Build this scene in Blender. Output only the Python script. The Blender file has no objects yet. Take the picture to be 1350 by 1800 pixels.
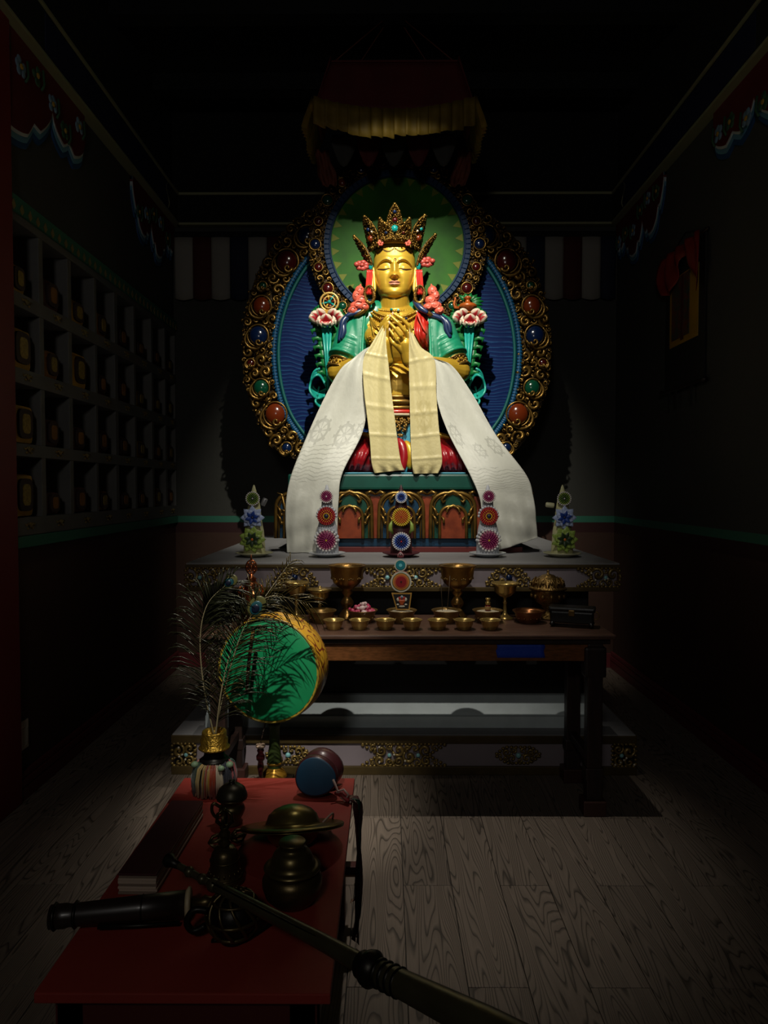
import bpy, bmesh, math, random
import numpy as np
from mathutils import Vector, Matrix, Euler

# ------------------------------------------------------------------ camera, world, lights
SC = bpy.context.scene
COL = SC.collection
PI = math.pi
FPX = 1250.0                       # focal length in pixels of the 1350 x 1800 frame
EYE = 1.5
cam_data = bpy.data.cameras.new('camera')
cam_data.sensor_fit = 'VERTICAL'
cam_data.sensor_height = 36.0
cam_data.lens = FPX / 1800.0 * 36.0
cam_data.clip_start = 0.05
cam = bpy.data.objects.new('camera', cam_data)
COL.objects.link(cam)
cam.location = (0, 0, EYE)
cam.rotation_euler = (PI / 2 - math.atan(42 / FPX), 0, math.atan(6 / FPX))
SC.camera = cam
CAM_R = cam.rotation_euler.to_matrix()

world = bpy.data.worlds.new('world')
SC.world = world
world.use_nodes = True
world.node_tree.nodes['Background'].inputs['Color'].default_value = (0.80, 0.95, 0.85, 1)
world.node_tree.nodes['Background'].inputs['Strength'].default_value = 0.0016

SC.view_settings.view_transform = 'Standard'
SC.view_settings.look = 'None'
SC.view_settings.gamma = 1.0
SC.view_settings.use_curve_mapping = False
SC.view_settings.exposure = 0.0

def lamp(name, kind, loc, target, energy, color, **kw):
    d = bpy.data.lights.new(name, kind)
    d.energy = energy
    d.color = color
    for k, v in kw.items():
        setattr(d, k, v)
    o = bpy.data.objects.new(name, d)
    COL.objects.link(o)
    o.location = loc
    v = Vector(target) - Vector(loc)
    o.rotation_euler = v.to_track_quat('-Z', 'Y').to_euler()
    return o

LAMP = (0.05, 2.60, 4.40)
lamp('altar_spotlight', 'SPOT', LAMP, (0.06, 4.62, 2.44), 600, (1.0, 0.95, 0.80),
     spot_size=math.radians(49), spot_blend=1.0, shadow_soft_size=0.022)
lamp('altar_downlight', 'SPOT', (0.05, 3.13, 4.40), (0.0, 3.14, 0.0), 190, (1.0, 0.93, 0.82),
     spot_size=math.radians(40), spot_blend=1.0, shadow_soft_size=0.022)
lamp('altar_front_light', 'SPOT', (0.08, 1.60, 3.60), (0.08, 4.08, 1.36), 165, (1.0, 0.95, 0.84),
     spot_size=math.radians(41), spot_blend=1.0, shadow_soft_size=0.022)
lamp('hall_fill', 'AREA', (-0.5, -1.6, 3.0), (0.3, 4.5, 2.4), 12.0, (1.0, 0.95, 0.88),
     shape='DISK', size=0.5)  # weak fill added behind the camera, standing in for unseen hall lights

# ------------------------------------------------------------------ helpers
def P(px, py, Y):
    """point where the sight line through a pixel of the photograph crosses the depth plane y = Y"""
    d = CAM_R @ Vector(((px - 675) / FPX, -(py - 900) / FPX, -1))
    return Vector((0, 0, EYE)) + d * (Y / d.y)

def lin(c):
    if isinstance(c, str):
        c = tuple(int(c[i:i + 2], 16) / 255 for i in (0, 2, 4))
    return tuple(x / 12.92 if x <= 0.04045 else ((x + 0.055) / 1.055) ** 2.4 for x in c)

class MB:
    """collects shapes; build() links them as ONE mesh object"""
    def __init__(self):
        self.v, self.f, self.m, self.s, self.uv = [], [], [], [], {}
    def add(self, vs, fs, mi=0, smooth=False, mat=None):
        o = len(self.v)
        if mat is not None:
            vs = [mat @ Vector(q) for q in vs]
        self.v.extend([tuple(q) for q in vs])
        for f in fs:
            self.f.append(tuple(i + o for i in f))
            self.m.append(mi)
            self.s.append(smooth)
        return o
    def box(self, x0, x1, y0, y1, z0, z1, bev=0.0, mi=0, mat=None):
        if bev <= 0:
            vs = [(x, y, z) for z in (z0, z1) for y in (y0, y1) for x in (x0, x1)]
            fs = [(0, 2, 3, 1), (4, 5, 7, 6), (0, 1, 5, 4), (2, 6, 7, 3), (0, 4, 6, 2), (1, 3, 7, 5)]
            self.add(vs, fs, mi, False, mat)
            return self
        c = min(bev, (x1 - x0) * .45, (y1 - y0) * .45, (z1 - z0) * .45)
        ctr = Vector(((x0 + x1) / 2, (y0 + y1) / 2, (z0 + z1) / 2))
        h = Vector(((x1 - x0) / 2, (y1 - y0) / 2, (z1 - z0) / 2))
        bm = bmesh.new()
        bmesh.ops.create_cube(bm, size=2)
        for q in bm.verts:
            q.co = Vector((q.co.x * h.x, q.co.y * h.y, q.co.z * h.z))
        bmesh.ops.bevel(bm, geom=bm.edges[:], offset=c, segments=2, profile=0.6, affect='EDGES')
        bm.verts.index_update()
        self.add([q.co + ctr for q in bm.verts], [[q.index for q in f.verts] for f in bm.faces], mi, False, mat)
        bm.free()
        return self
    def lathe(self, prof, seg=24, c=(0, 0, 0), mi=0, mat=None, sx=1, sy=1, wob=None, smooth=True):
        vs, fs = [], []
        n = len(prof)
        for i, (r, z) in enumerate(prof):
            for k in range(seg):
                a = 2 * PI * k / seg
                rr = r * (wob(a, i / (n - 1)) if wob else 1)
                vs.append((c[0] + rr * math.cos(a) * sx, c[1] + rr * math.sin(a) * sy, c[2] + z))
        for i in range(n - 1):
            for k in range(seg):
                k2 = (k + 1) % seg
                fs.append((i * seg + k, i * seg + k2, (i + 1) * seg + k2, (i + 1) * seg + k))
        o = self.add(vs, fs, mi, smooth, mat)
        cf = []
        if prof[0][0] > 1e-5:
            cf.append(tuple(range(seg))[::-1])
        if prof[-1][0] > 1e-5:
            cf.append(tuple((n - 1) * seg + k for k in range(seg)))
        for f in cf:
            self.f.append(tuple(i + o for i in f)); self.m.append(mi); self.s.append(False)
        return self
    def tube(self, pts, r, sides=6, mi=0, mat=None, closed=False, flat=None):
        pts = [Vector(p) for p in pts]
        n = len(pts)
        if not hasattr(r, '__len__'):
            r = [r] * n
        vs, fs = [], []
        t0 = (pts[1] - pts[0]).normalized()
        up = Vector((0, 1, 0)) if abs(t0.y) < .9 else Vector((1, 0, 0))
        nrm = (up - t0 * up.dot(t0)).normalized()
        for i in range(n):
            if closed:
                t = pts[(i + 1) % n] - pts[i - 1]
            else:
                t = pts[min(i + 1, n - 1)] - pts[max(i - 1, 0)]
            t = t.normalized() if t.length > 1e-9 else t0
            nrm = nrm - t * nrm.dot(t)
            nrm = nrm.normalized() if nrm.length > 1e-6 else t.orthogonal().normalized()
            b = t.cross(nrm)
            for k in range(sides):
                a = 2 * PI * k / sides
                fl = flat if flat else 1.0
                vs.append(pts[i] + (nrm * math.cos(a) * fl + b * math.sin(a)) * r[i])
        m = n if closed else n - 1
        for i in range(m):
            j = (i + 1) % n
            for k in range(sides):
                k2 = (k + 1) % sides
                fs.append((i * sides + k, i * sides + k2, j * sides + k2, j * sides + k))
        if not closed:
            fs.append(tuple(range(sides))[::-1])
            fs.append(tuple((n - 1) * sides + k for k in range(sides)))
        self.add(vs, fs, mi, True, mat)
        return self
    def ball(self, c, r, seg=12, rings=8, mi=0, mat=None):
        if not hasattr(r, '__len__'):
            r = (r, r, r)
        vs = [(c[0], c[1], c[2] - r[2])]
        fs = []
        for i in range(1, rings):
            a = PI * i / rings
            for k in range(seg):
                b = 2 * PI * k / seg
                vs.append((c[0] + r[0] * math.sin(a) * math.cos(b), c[1] + r[1] * math.sin(a) * math.sin(b), c[2] - r[2] * math.cos(a)))
        vs.append((c[0], c[1], c[2] + r[2]))
        top = len(vs) - 1
        for k in range(seg):
            k2 = (k + 1) % seg
            fs.append((0, 1 + k2, 1 + k))
            for i in range(rings - 2):
                fs.append((1 + i * seg + k, 1 + i * seg + k2, 1 + (i + 1) * seg + k2, 1 + (i + 1) * seg + k))
            fs.append((1 + (rings - 2) * seg + k, 1 + (rings - 2) * seg + k2, top))
        self.add(vs, fs, mi, True, mat)
        return self
    def capsule(self, p0, p1, r0, r1, seg=14, mi=0):
        self.tube([p0, p1], [r0, r1], seg, mi)
        self.ball(p0, r0, seg, 8, mi)
        self.ball(p1, r1, seg, 8, mi)
        return self
    def chain(self, pts, rs, seg=10, mi=0):
        for i in range(len(pts) - 1):
            self.capsule(pts[i], pts[i + 1], rs[i], rs[i + 1], seg, mi)
        return self
    def prism(self, poly, y0, y1, mi=0, mat=None, smooth=False):
        """polygon in x, z extruded from y0 (front) to y1"""
        n = len(poly)
        area = sum(poly[i][0] * poly[(i + 1) % n][1] - poly[(i + 1) % n][0] * poly[i][1] for i in range(n))
        if area < 0:
            poly = poly[::-1]
        vs = [(x, y0, z) for x, z in poly] + [(x, y1, z) for x, z in poly]
        fs = [tuple(range(n)), tuple(range(n, 2 * n))[::-1]]
        for i in range(n):
            j = (i + 1) % n
            fs.append((i, i + n, j + n, j))
        self.add(vs, fs, mi, smooth, mat)
        return self
    def ring(self, outer, inner, y0, y1, mi=0, mat=None):
        """band between two outlines with equally many points, extruded"""
        n = len(outer)
        vs = [(x, y0, z) for x, z in outer] + [(x, y0, z) for x, z in inner] + [(x, y1, z) for x, z in outer] + [(x, y1, z) for x, z in inner]
        fs = []
        for i in range(n):
            j = (i + 1) % n
            fs += [(i, j, n + j, n + i), (2 * n + j, 2 * n + i, 3 * n + i, 3 * n + j), (i, 2 * n + i, 2 * n + j, j), (n + j, 3 * n + j, 3 * n + i, n + i)]
        self.add(vs, fs, mi, False, mat)
        return self
    def grid(self, rows, mi=0, smooth=True, thick=0.0, axis=(0, 1, 0)):
        """rows of points -> a sheet with uv; with a thickness along axis it has two sides"""
        R, C = len(rows), len(rows[0])
        vs = [tuple(q) for row in rows for q in row]
        fs, uvs = [], []
        for i in range(R - 1):
            for j in range(C - 1):
                fs.append((i * C + j, (i + 1) * C + j, (i + 1) * C + j + 1, i * C + j + 1))
        uv = [(j / (C - 1), i / (R - 1)) for i in range(R) for j in range(C)]
        if thick:
            ax = Vector(axis) * thick
            n = len(vs)
            vs += [tuple(Vector(q) + ax) for q in vs]
            fs += [tuple(k + n for k in f[::-1]) for f in fs]
            edge = [j for j in range(C)] + [i * C + C - 1 for i in range(1, R)] + [(R - 1) * C + j for j in range(C - 2, -1, -1)] + [i * C for i in range(R - 2, 0, -1)]
            m = len(edge)
            for k in range(m):
                a, b = edge[k], edge[(k + 1) % m]
                fs.append((a, b, b + n, a + n))
            uv = uv + uv
        o = self.add(vs, fs, mi, smooth)
        for k, t in enumerate(uv):
            self.uv[o + k] = t
        return self
    def mesh(self, name, mats, org=(0, 0, 0)):
        me = bpy.data.meshes.new(name)
        ox, oy, oz = org
        me.from_pydata([(x - ox, y - oy, z - oz) for x, y, z in self.v], [], self.f)
        if not isinstance(mats, (list, tuple)):
            mats = [mats]
        for m in mats:
            me.materials.append(m)
        me.polygons.foreach_set('material_index', self.m)
        me.polygons.foreach_set('use_smooth', self.s)
        if self.uv:
            ul = me.uv_layers.new(name='UVMap')
            for lp in me.loops:
                t = self.uv.get(lp.vertex_index)
                if t:
                    ul.data[lp.index].uv = t
        me.update()
        return me
    def build(self, name, mats, parent=None, kind=None, label=None):
        org = ORG.get(parent.name, (0, 0, 0)) if parent else (0, 0, 0)
        return put(name, self.mesh(name, mats, org), parent, kind, label)

ORG = {}
def put(name, me, parent=None, kind=None, label=None):
    o = bpy.data.objects.new(name, me)
    COL.objects.link(o)
    if parent:
        o.parent = parent
        ORG[o.name] = ORG.get(parent.name, (0, 0, 0))
    if kind:
        o['kind'] = kind
    if label:
        o['label'] = label
    return o

def thing(name, label, cat, loc=(0, 0, 0), group=None):
    o = bpy.data.objects.new(name, None)
    COL.objects.link(o)
    o.empty_display_size = 0.05
    o.location = loc
    ORG[o.name] = tuple(loc)
    o['label'] = label
    o['category'] = cat
    if group:
        o['group'] = group
    return o

def single(name, mb, mats, label, cat, group=None, kind=None):
    o = mb.build(name, mats)
    o['label'] = label
    o['category'] = cat
    if group:
        o['group'] = group
    if kind:
        o['kind'] = kind
    return o

def struct(name, mb, mats):
    return mb.build(name, mats, None, 'structure')

def copy_tree(o, parent=None):
    c = o.copy()
    COL.objects.link(c)
    if parent:
        c.parent = parent
    for ch in list(o.children):
        copy_tree(ch, c)
    return c

def remesh(mb, name, mats, parent, voxel=0.006, smooth=4, label=None):
    """grow one continuous skin over the collected shapes"""
    me0 = mb.mesh('tmp', mats if isinstance(mats, (list, tuple)) else [mats], ORG.get(parent.name, (0, 0, 0)))
    o = bpy.data.objects.new('tmp', me0)
    COL.objects.link(o)
    m = o.modifiers.new('r', 'REMESH')
    m.mode = 'VOXEL'
    m.voxel_size = voxel
    m.use_smooth_shade = True
    if smooth:
        s = o.modifiers.new('s', 'SMOOTH')
        s.factor = 0.5
        s.iterations = smooth
    dg = bpy.context.evaluated_depsgraph_get()
    me = bpy.data.meshes.new_from_object(o.evaluated_get(dg))
    me.name = name
    bpy.data.objects.remove(o)
    bpy.data.meshes.remove(me0)
    me.materials.clear()
    for mm in (mats if isinstance(mats, (list, tuple)) else [mats]):
        me.materials.append(mm)
    me.polygons.foreach_set('use_smooth', [True] * len(me.polygons))
    return put(name, me, parent, None, label)

def spline(pts, n):
    """smooth curve through points (any dimension)"""
    A = np.array([tuple(p) for p in pts], float)
    m = len(A)
    out = []
    for k in range(n):
        t = k / (n - 1) * (m - 1)
        i = min(int(t), m - 2)
        u = t - i
        p0, p1, p2, p3 = A[max(i - 1, 0)], A[i], A[i + 1], A[min(i + 2, m - 1)]
        out.append(0.5 * ((2 * p1) + (-p0 + p2) * u + (2 * p0 - 5 * p1 + 4 * p2 - p3) * u * u + (-p0 + 3 * p1 - 3 * p2 + p3) * u ** 3))
    return out

# ------------------------------------------------------------------ materials
def nt(m):
    return m.node_tree.nodes, m.node_tree.links

def M(name, col, rough=0.5, metal=0.0, bump=0.0, bscale=60, var=0.0, vscale=6, col2=None, coat=0.0, emit=0, spec=0.5, sheen=0, stretch=None):
    m = bpy.data.materials.new(name)
    m.use_nodes = True
    N, K = nt(m)
    b = N['Principled BSDF']
    c = lin(col)
    b.inputs['Base Color'].default_value = (*c, 1)
    b.inputs['Roughness'].default_value = rough
    b.inputs['Metallic'].default_value = metal
    b.inputs['Coat Weight'].default_value = coat
    b.inputs['Coat Roughness'].default_value = 0.2
    b.inputs['Specular IOR Level'].default_value = spec
    b.inputs['Sheen Weight'].default_value = sheen
    src = None
    if var or bump:
        tc = N.new('ShaderNodeTexCoord')
        src = tc.outputs['Object']
        if stretch:
            mp = N.new('ShaderNodeMapping')
            mp.inputs['Scale'].default_value = stretch
            K.new(src, mp.inputs['Vector'])
            src = mp.outputs['Vector']
    if var:
        n = N.new('ShaderNodeTexNoise')
        n.inputs['Scale'].default_value = vscale
        n.inputs['Detail'].default_value = 5
        K.new(src, n.inputs['Vector'])
        mx = N.new('ShaderNodeMix')
        mx.data_type = 'RGBA'
        d = lin(col2) if col2 else tuple(x * (1 - var) for x in c)
        mx.inputs['A'].default_value = (*d, 1)
        mx.inputs['B'].default_value = (*c, 1)
        rp = N.new('ShaderNodeMapRange')
        rp.inputs['From Min'].default_value = 0.35
        rp.inputs['From Max'].default_value = 0.62
        K.new(n.outputs['Fac'], rp.inputs['Value'])
        K.new(rp.outputs['Result'], mx.inputs['Factor'])
        K.new(mx.outputs['Result'], b.inputs['Base Color'])
    if bump:
        n2 = N.new('ShaderNodeTexNoise')
        n2.inputs['Scale'].default_value = bscale
        n2.inputs['Detail'].default_value = 4
        K.new(src, n2.inputs['Vector'])
        bp = N.new('ShaderNodeBump')
        bp.inputs['Strength'].default_value = bump
        bp.inputs['Distance'].default_value = 0.01
        K.new(n2.outputs['Fac'], bp.inputs['Height'])
        K.new(bp.outputs['Normal'], b.inputs['Normal'])
    return m

def math_node(N, K, op, a, b=None, c=None):
    n = N.new('ShaderNodeMath')
    n.operation = op
    for i, x in enumerate((a, b, c)):
        if x is None:
            continue
        if isinstance(x, (int, float)):
            n.inputs[i].default_value = x
        else:
            K.new(x, n.inputs[i])
    return n.outputs[0]

def mixcol(N, K, fac, a, b):
    mx = N.new('ShaderNodeMix')
    mx.data_type = 'RGBA'
    if isinstance(fac, (int, float)):
        mx.inputs['Factor'].default_value = fac
    else:
        K.new(fac, mx.inputs['Factor'])
    for nm, x in (('A', a), ('B', b)):
        if isinstance(x, tuple):
            mx.inputs[nm].default_value = (*x, 1)
        else:
            K.new(x, mx.inputs[nm])
    return mx.outputs['Result']

GOLD = M('statue_gold', 'd2a836', 0.33, 0.38, bump=0.05, bscale=30, var=0.18, vscale=7)
GOLDHEAD = M('face_gold', 'd6ad3a', 0.34, 0.36, var=0.10, vscale=9)
CARVED = M('carved_gold', '8f6e34', 0.32, 0.78, var=0.45, vscale=14)
CARVEDARK = M('carved_ground', '3d2c12', 0.45, 0.5, bump=0.9, bscale=45)
CROWN = M('crown_gold', '86662c', 0.30, 0.82, var=0.4, vscale=30)
PALEGOLD = M('worn_carving', '9a8148', 0.36, 0.55, var=0.5, vscale=18)
BRASS = M('brass', 'bfa05c', 0.26, 0.72, bump=0.03, bscale=40, var=0.2, vscale=10)
BRASSDARK = M('aged_brass', '8a6c3a', 0.34, 0.7, bump=0.08, bscale=60, var=0.35, vscale=14)
BRONZE = M('dark_bronze', '5e5032', 0.36, 0.8, bump=0.08, bscale=50, var=0.4, vscale=9)
IRON = M('blackened_metal', '262420', 0.4, 0.75, bump=0.1, bscale=40, var=0.3, vscale=12)
COPPER = M('copper', 'b4693f', 0.28, 0.9, bump=0.06, bscale=90, var=0.2)
TEAL = M('robe_green', '118562', 0.46, 0, var=0.22, vscale=9, coat=0.08)
TEALRIM = M('robe_border', '4fa888', 0.6, spec=.2)
TURQ = M('turquoise_paint', '1fa596', 0.38, 0, var=0.25, vscale=14, coat=0.15)
REDCLOTH = M('painted_red', 'c0281c', 0.33, 0, var=0.22, vscale=11, coat=0.25)
CRIMSON = M('crimson_skirt', '93121c', 0.32, 0, var=0.22, vscale=9, coat=0.2)
CORAL = M('coral_paint', 'd4614c', 0.42, 0, var=0.2, vscale=20)
HAIRBLUE = M('hair_blue', '132a52', 0.38, 0, coat=0.2)
DARKBLUE = M('deep_blue', '0c2350', 0.45)
SKYBLUE = M('pale_blue_paint', '3f8fa8', 0.45, var=0.15)
LEAF = M('leaf_green', '0f6a30', 0.4, 0, var=0.35, vscale=25)
ORANGE = M('orange_paint', 'b2571d', 0.4, 0, var=0.35, vscale=14)
GEMTURQ = M('turquoise_gem', '138a86', 0.12, 0, coat=0.6)
GEMPALE = M('pale_turquoise_stone', '86c3c6', 0.25, 0, coat=0.4)
GEMRED = M('garnet_gem', '420c0e', 0.14, 0, coat=0.6)
GEMORANGE = M('amber_gem', '6b290f', 0.14, 0, coat=0.6)
GEMBLUE = M('lapis_gem', '081c40', 0.14, 0, coat=0.6)
GEMGREEN = M('emerald_gem', '084530', 0.14, 0, coat=0.6)
PEARL = M('pearl', 'cfc4b0', 0.25, 0, coat=0.4)
INK = M('dark_line', '2a1606', 0.6)
LIP = M('lip_pink', 'c98a72', 0.4)

# ------------------------------------------------------------------ the room
XL, XR, YB, HC = -1.77, 1.89, 5.93, 4.62

def floor_material():
    m = bpy.data.materials.new('wood_grain_plank')
    m.use_nodes = True
    N, K = nt(m)
    b = N['Principled BSDF']
    tc = N.new('ShaderNodeTexCoord')
    oi = N.new('ShaderNodeObjectInfo')
    mp = N.new('ShaderNodeMapping')
    mp.inputs['Scale'].default_value = (11, 0.95, 1)
    cb = N.new('ShaderNodeCombineXYZ')
    off = math_node(N, K, 'MULTIPLY', oi.outputs['Random'], 37.0)
    K.new(off, cb.inputs['X'])
    K.new(math_node(N, K, 'MULTIPLY', oi.outputs['Random'], 91.0), cb.inputs['Y'])
    ad = N.new('ShaderNodeVectorMath')
    ad.operation = 'ADD'
    K.new(tc.outputs['Object'], mp.inputs['Vector'])
    K.new(mp.outputs['Vector'], ad.inputs[0])
    K.new(cb.outputs['Vector'], ad.inputs[1])
    n = N.new('ShaderNodeTexNoise')
    n.inputs['Scale'].default_value = 1.0
    n.inputs['Detail'].default_value = 1.2
    n.inputs['Roughness'].default_value = 0.35
    K.new(ad.outputs['Vector'], n.inputs['Vector'])
    v = math_node(N, K, 'MULTIPLY', n.outputs['Fac'], 26.0)
    fr = math_node(N, K, 'FRACT', v)
    rp = N.new('ShaderNodeValToRGB')
    e = rp.color_ramp.elements
    e[0].position, e[0].color = 0.0, (0.12, 0.12, 0.12, 1)
    e[1].position, e[1].color = 0.30, (1, 1, 1, 1)
    x = e.new(0.93); x.color = (0.80, 0.80, 0.80, 1)
    x = e.new(1.0); x.color = (0.12, 0.12, 0.12, 1)
    K.new(fr, rp.inputs['Fac'])
    n2 = N.new('ShaderNodeTexNoise')
    n2.inputs['Scale'].default_value = 1
    n2.inputs['Detail'].default_value = 3
    mp2 = N.new('ShaderNodeMapping')
    mp2.inputs['Scale'].default_value = (240, 5, 1)
    K.new(tc.outputs['Object'], mp2.inputs['Vector'])
    K.new(mp2.outputs['Vector'], n2.inputs['Vector'])
    g = math_node(N, K, 'MULTIPLY_ADD', n2.outputs['Fac'], 0.5, 0.72)
    f = math_node(N, K, 'MULTIPLY', rp.outputs['Color'], g)
    c = mixcol(N, K, f, lin('2a241d'), lin('786b5f'))
    tone = math_node(N, K, 'MULTIPLY_ADD', oi.outputs['Random'], 0.25, 0.85)
    hs = N.new('ShaderNodeHueSaturation')
    K.new(c, hs.inputs['Color'])
    K.new(tone, hs.inputs['Value'])
    K.new(hs.outputs['Color'], b.inputs['Base Color'])
    b.inputs['Roughness'].default_value = 0.55
    bp = N.new('ShaderNodeBump')
    bp.inputs['Strength'].default_value = 0.25
    bp.inputs['Distance'].default_value = 0.004
    K.new(f, bp.inputs['Height'])
    K.new(bp.outputs['Normal'], b.inputs['Normal'])
    return m

PLANK = floor_material()
SUBFLOOR = M('floor_joint', '14110d', 0.8)
fl = struct('floor', MB().box(XL - .45, XR + .2, -1.0, YB + .1, -.08, -.008), SUBFLOOR)
pw, pl = 0.183, 1.10
pm = None
for i in range(20):
    x = XL + i * pw
    w = min(pw, XR - x)
    st = -0.66 + (0.55 if i % 2 else 0)
    for k in range(7):
        y0 = max(st + k * pl, -0.6)
        y1 = min(st + (k + 1) * pl, YB)
        if y1 - y0 < .05 or y1 < 0.9:
            continue
        full = abs((y1 - y0) - pl) < 1e-4 and abs(w - pw) < 1e-4
        if full and pm:
            me = pm
        else:
            me = MB().box(-w / 2 + .0012, w / 2 - .0012, -(y1 - y0) / 2 + .0012, (y1 - y0) / 2 - .0012, -.009, 0, .0015).mesh('plank', PLANK)
            if full:
                pm = me
        o = put('plank', me, fl)
        o.location = (x + w / 2, (y0 + y1) / 2, 0)

GREYWALL = M('grey_plaster', '3a3a36', 0.85, bump=0.15, bscale=35, var=0.12, vscale=3)
DADO = M('dado_brown', '3e251a', 0.7, bump=0.08, bscale=30, var=0.2, vscale=3)
DADODARK = M('dado_border_maroon', '2f0d0e', 0.6)
STRIPE = M('green_stripe', '2a6a56', 0.7)
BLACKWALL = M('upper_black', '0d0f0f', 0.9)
MAROON = M('maroon_baseboard', '5c2226', 0.45)
COLRED = M('red_pillar_paint', '6a1113', 0.6)
NICHEWOOD = M('pigeonhole_paint', '5d5c5a', 0.6, var=0.15)
NICHEBACK = M('pigeonhole_back', '2a2a2c', 0.7)
FRIEZERED = M('frieze_red', '4a0f12', 0.7)
FRIEZEBLUE = M('frieze_blue', '10183c', 0.7)
TRIMLINE = M('frieze_line', '8a8a6a', 0.7)

ZD0, ZD1 = 1.215, 1.268        # green stripe
CY0, CY1, CZ0, CZ1 = 3.30, 5.925, 1.268, 2.80   # pigeonhole niche in the left wall
def wall_boxes(mb, x0, x1, y0, y1):
    mb.box(x0, x1, y0, y1, 0, 1.13, mi=1)
    mb.box(x0, x1, y0, y1, 1.13, ZD0, mi=2)
    mb.box(x0, x1, y0, y1, ZD0, ZD1, mi=3)
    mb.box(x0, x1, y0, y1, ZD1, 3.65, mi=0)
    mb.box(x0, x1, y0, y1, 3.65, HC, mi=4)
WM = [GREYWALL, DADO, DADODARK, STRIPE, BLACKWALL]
w = MB()
wall_boxes(w, XR, XR + .12, -1.0, YB + .1)
struct('wall_right', w, WM)
w = MB()
wall_boxes(w, XL - .42, XR + .12, YB, YB + .12)
struct('wall_back', w, WM)
w = MB()
wall_boxes(w, XL - .12, XL, -1.0, CY0)
w.box(XL - .42, XL, CY0, YB, 0, 1.13, mi=1)
w.box(XL - .42, XL, CY0, YB, 1.13, ZD0, mi=2)
w.box(XL - .42, XL, CY0, YB, ZD0, ZD1, mi=3)
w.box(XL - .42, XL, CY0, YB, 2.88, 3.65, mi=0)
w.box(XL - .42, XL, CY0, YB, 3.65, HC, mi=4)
w.box(XL - .42, XL - .38, CY0, YB, ZD1, 2.88, mi=0)
struct('wall_left', w, WM)
c = MB().box(XL - .42, XR + .12, -1.0, YB + .12, HC, HC + .08)
for k in range(6):
    c.box(XL, XR, 1.2 + k * .85, 1.32 + k * .85, HC - .12, HC)
struct('ceiling', c, BLACKWALL)
for nm, x0, x1 in (('baseboard_left', XL, XL + .03), ('baseboard_right', XR - .03, XR)):
    b = MB().box(x0, x1, 3.33 if x0 < 0 else -.9, YB, 0, .10, .004)
    s = .012 if x0 < 0 else -.012
    xa, xb = (x0, x1 - .008) if x0 < 0 else (x0 + .008, x1)
    b.box(xa, xb, 3.33 if x0 < 0 else -.9, YB, .10, .135, .01)
    b.box(min(x0, x0 + .02), x1 - .0, 3.33 if x0 < 0 else -.9, YB, .062, .07, .002)
    struct(nm, b, MAROON)
struct('baseboard_back', MB().box(XL, XR, YB - .025, YB, 0, .12, .004), MAROON)
# red pillar at the left edge of the picture
b = MB().box(XL - .02, XL + .035, 2.3, 3.33, 0, 4.0, .006)
struct('trim_1', b, COLRED)
# cornice friezes with their pale lines
def frieze(n, x0, x1, y0, y1, along_y=True):
    b = MB().box(x0, x1, y0, y1, 3.66, 3.89, .004, 0)
    e = .012
    b.box(x0 - (e if x0 > 0 or not along_y else 0), x1 + (e if x0 < 0 and along_y else 0), y0 - (0 if along_y else e), y1, 3.885, 3.905, .003, 1)
    b.box(x0 - (e if x0 > 0 or not along_y else 0), x1 + (e if x0 < 0 and along_y else 0), y0 - (0 if along_y else e), y1, 3.645, 3.663, .003, 1)
    if along_y:
        xx0, xx1 = (x0 - .004, x0 + .004) if x0 > 0 else (x1 - .004, x1 + .004)
        for k, (ya, yb) in enumerate(((-.5, 3.1), (3.62, 5.6))):
            b.box(xx0, xx1, ya, yb, 3.68, 3.87, 0, 2 + k)
            pts = [((xx0 + xx1) / 2, yb + .04 * math.sin(q * PI / 5), 3.68 + .19 * q / 10) for q in range(11)]
            b.tube(pts, .006, 5, 1)
    return struct('trim_%d' % n, b, [BLACKWALL, TRIMLINE, FRIEZERED, FRIEZEBLUE])
frieze(2, XL, XL + .06, -.9, YB)
frieze(3, XR - .06, XR, -.9, YB)
frieze(4, XL + .06, XR - .06, YB - .06, YB, False)

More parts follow.
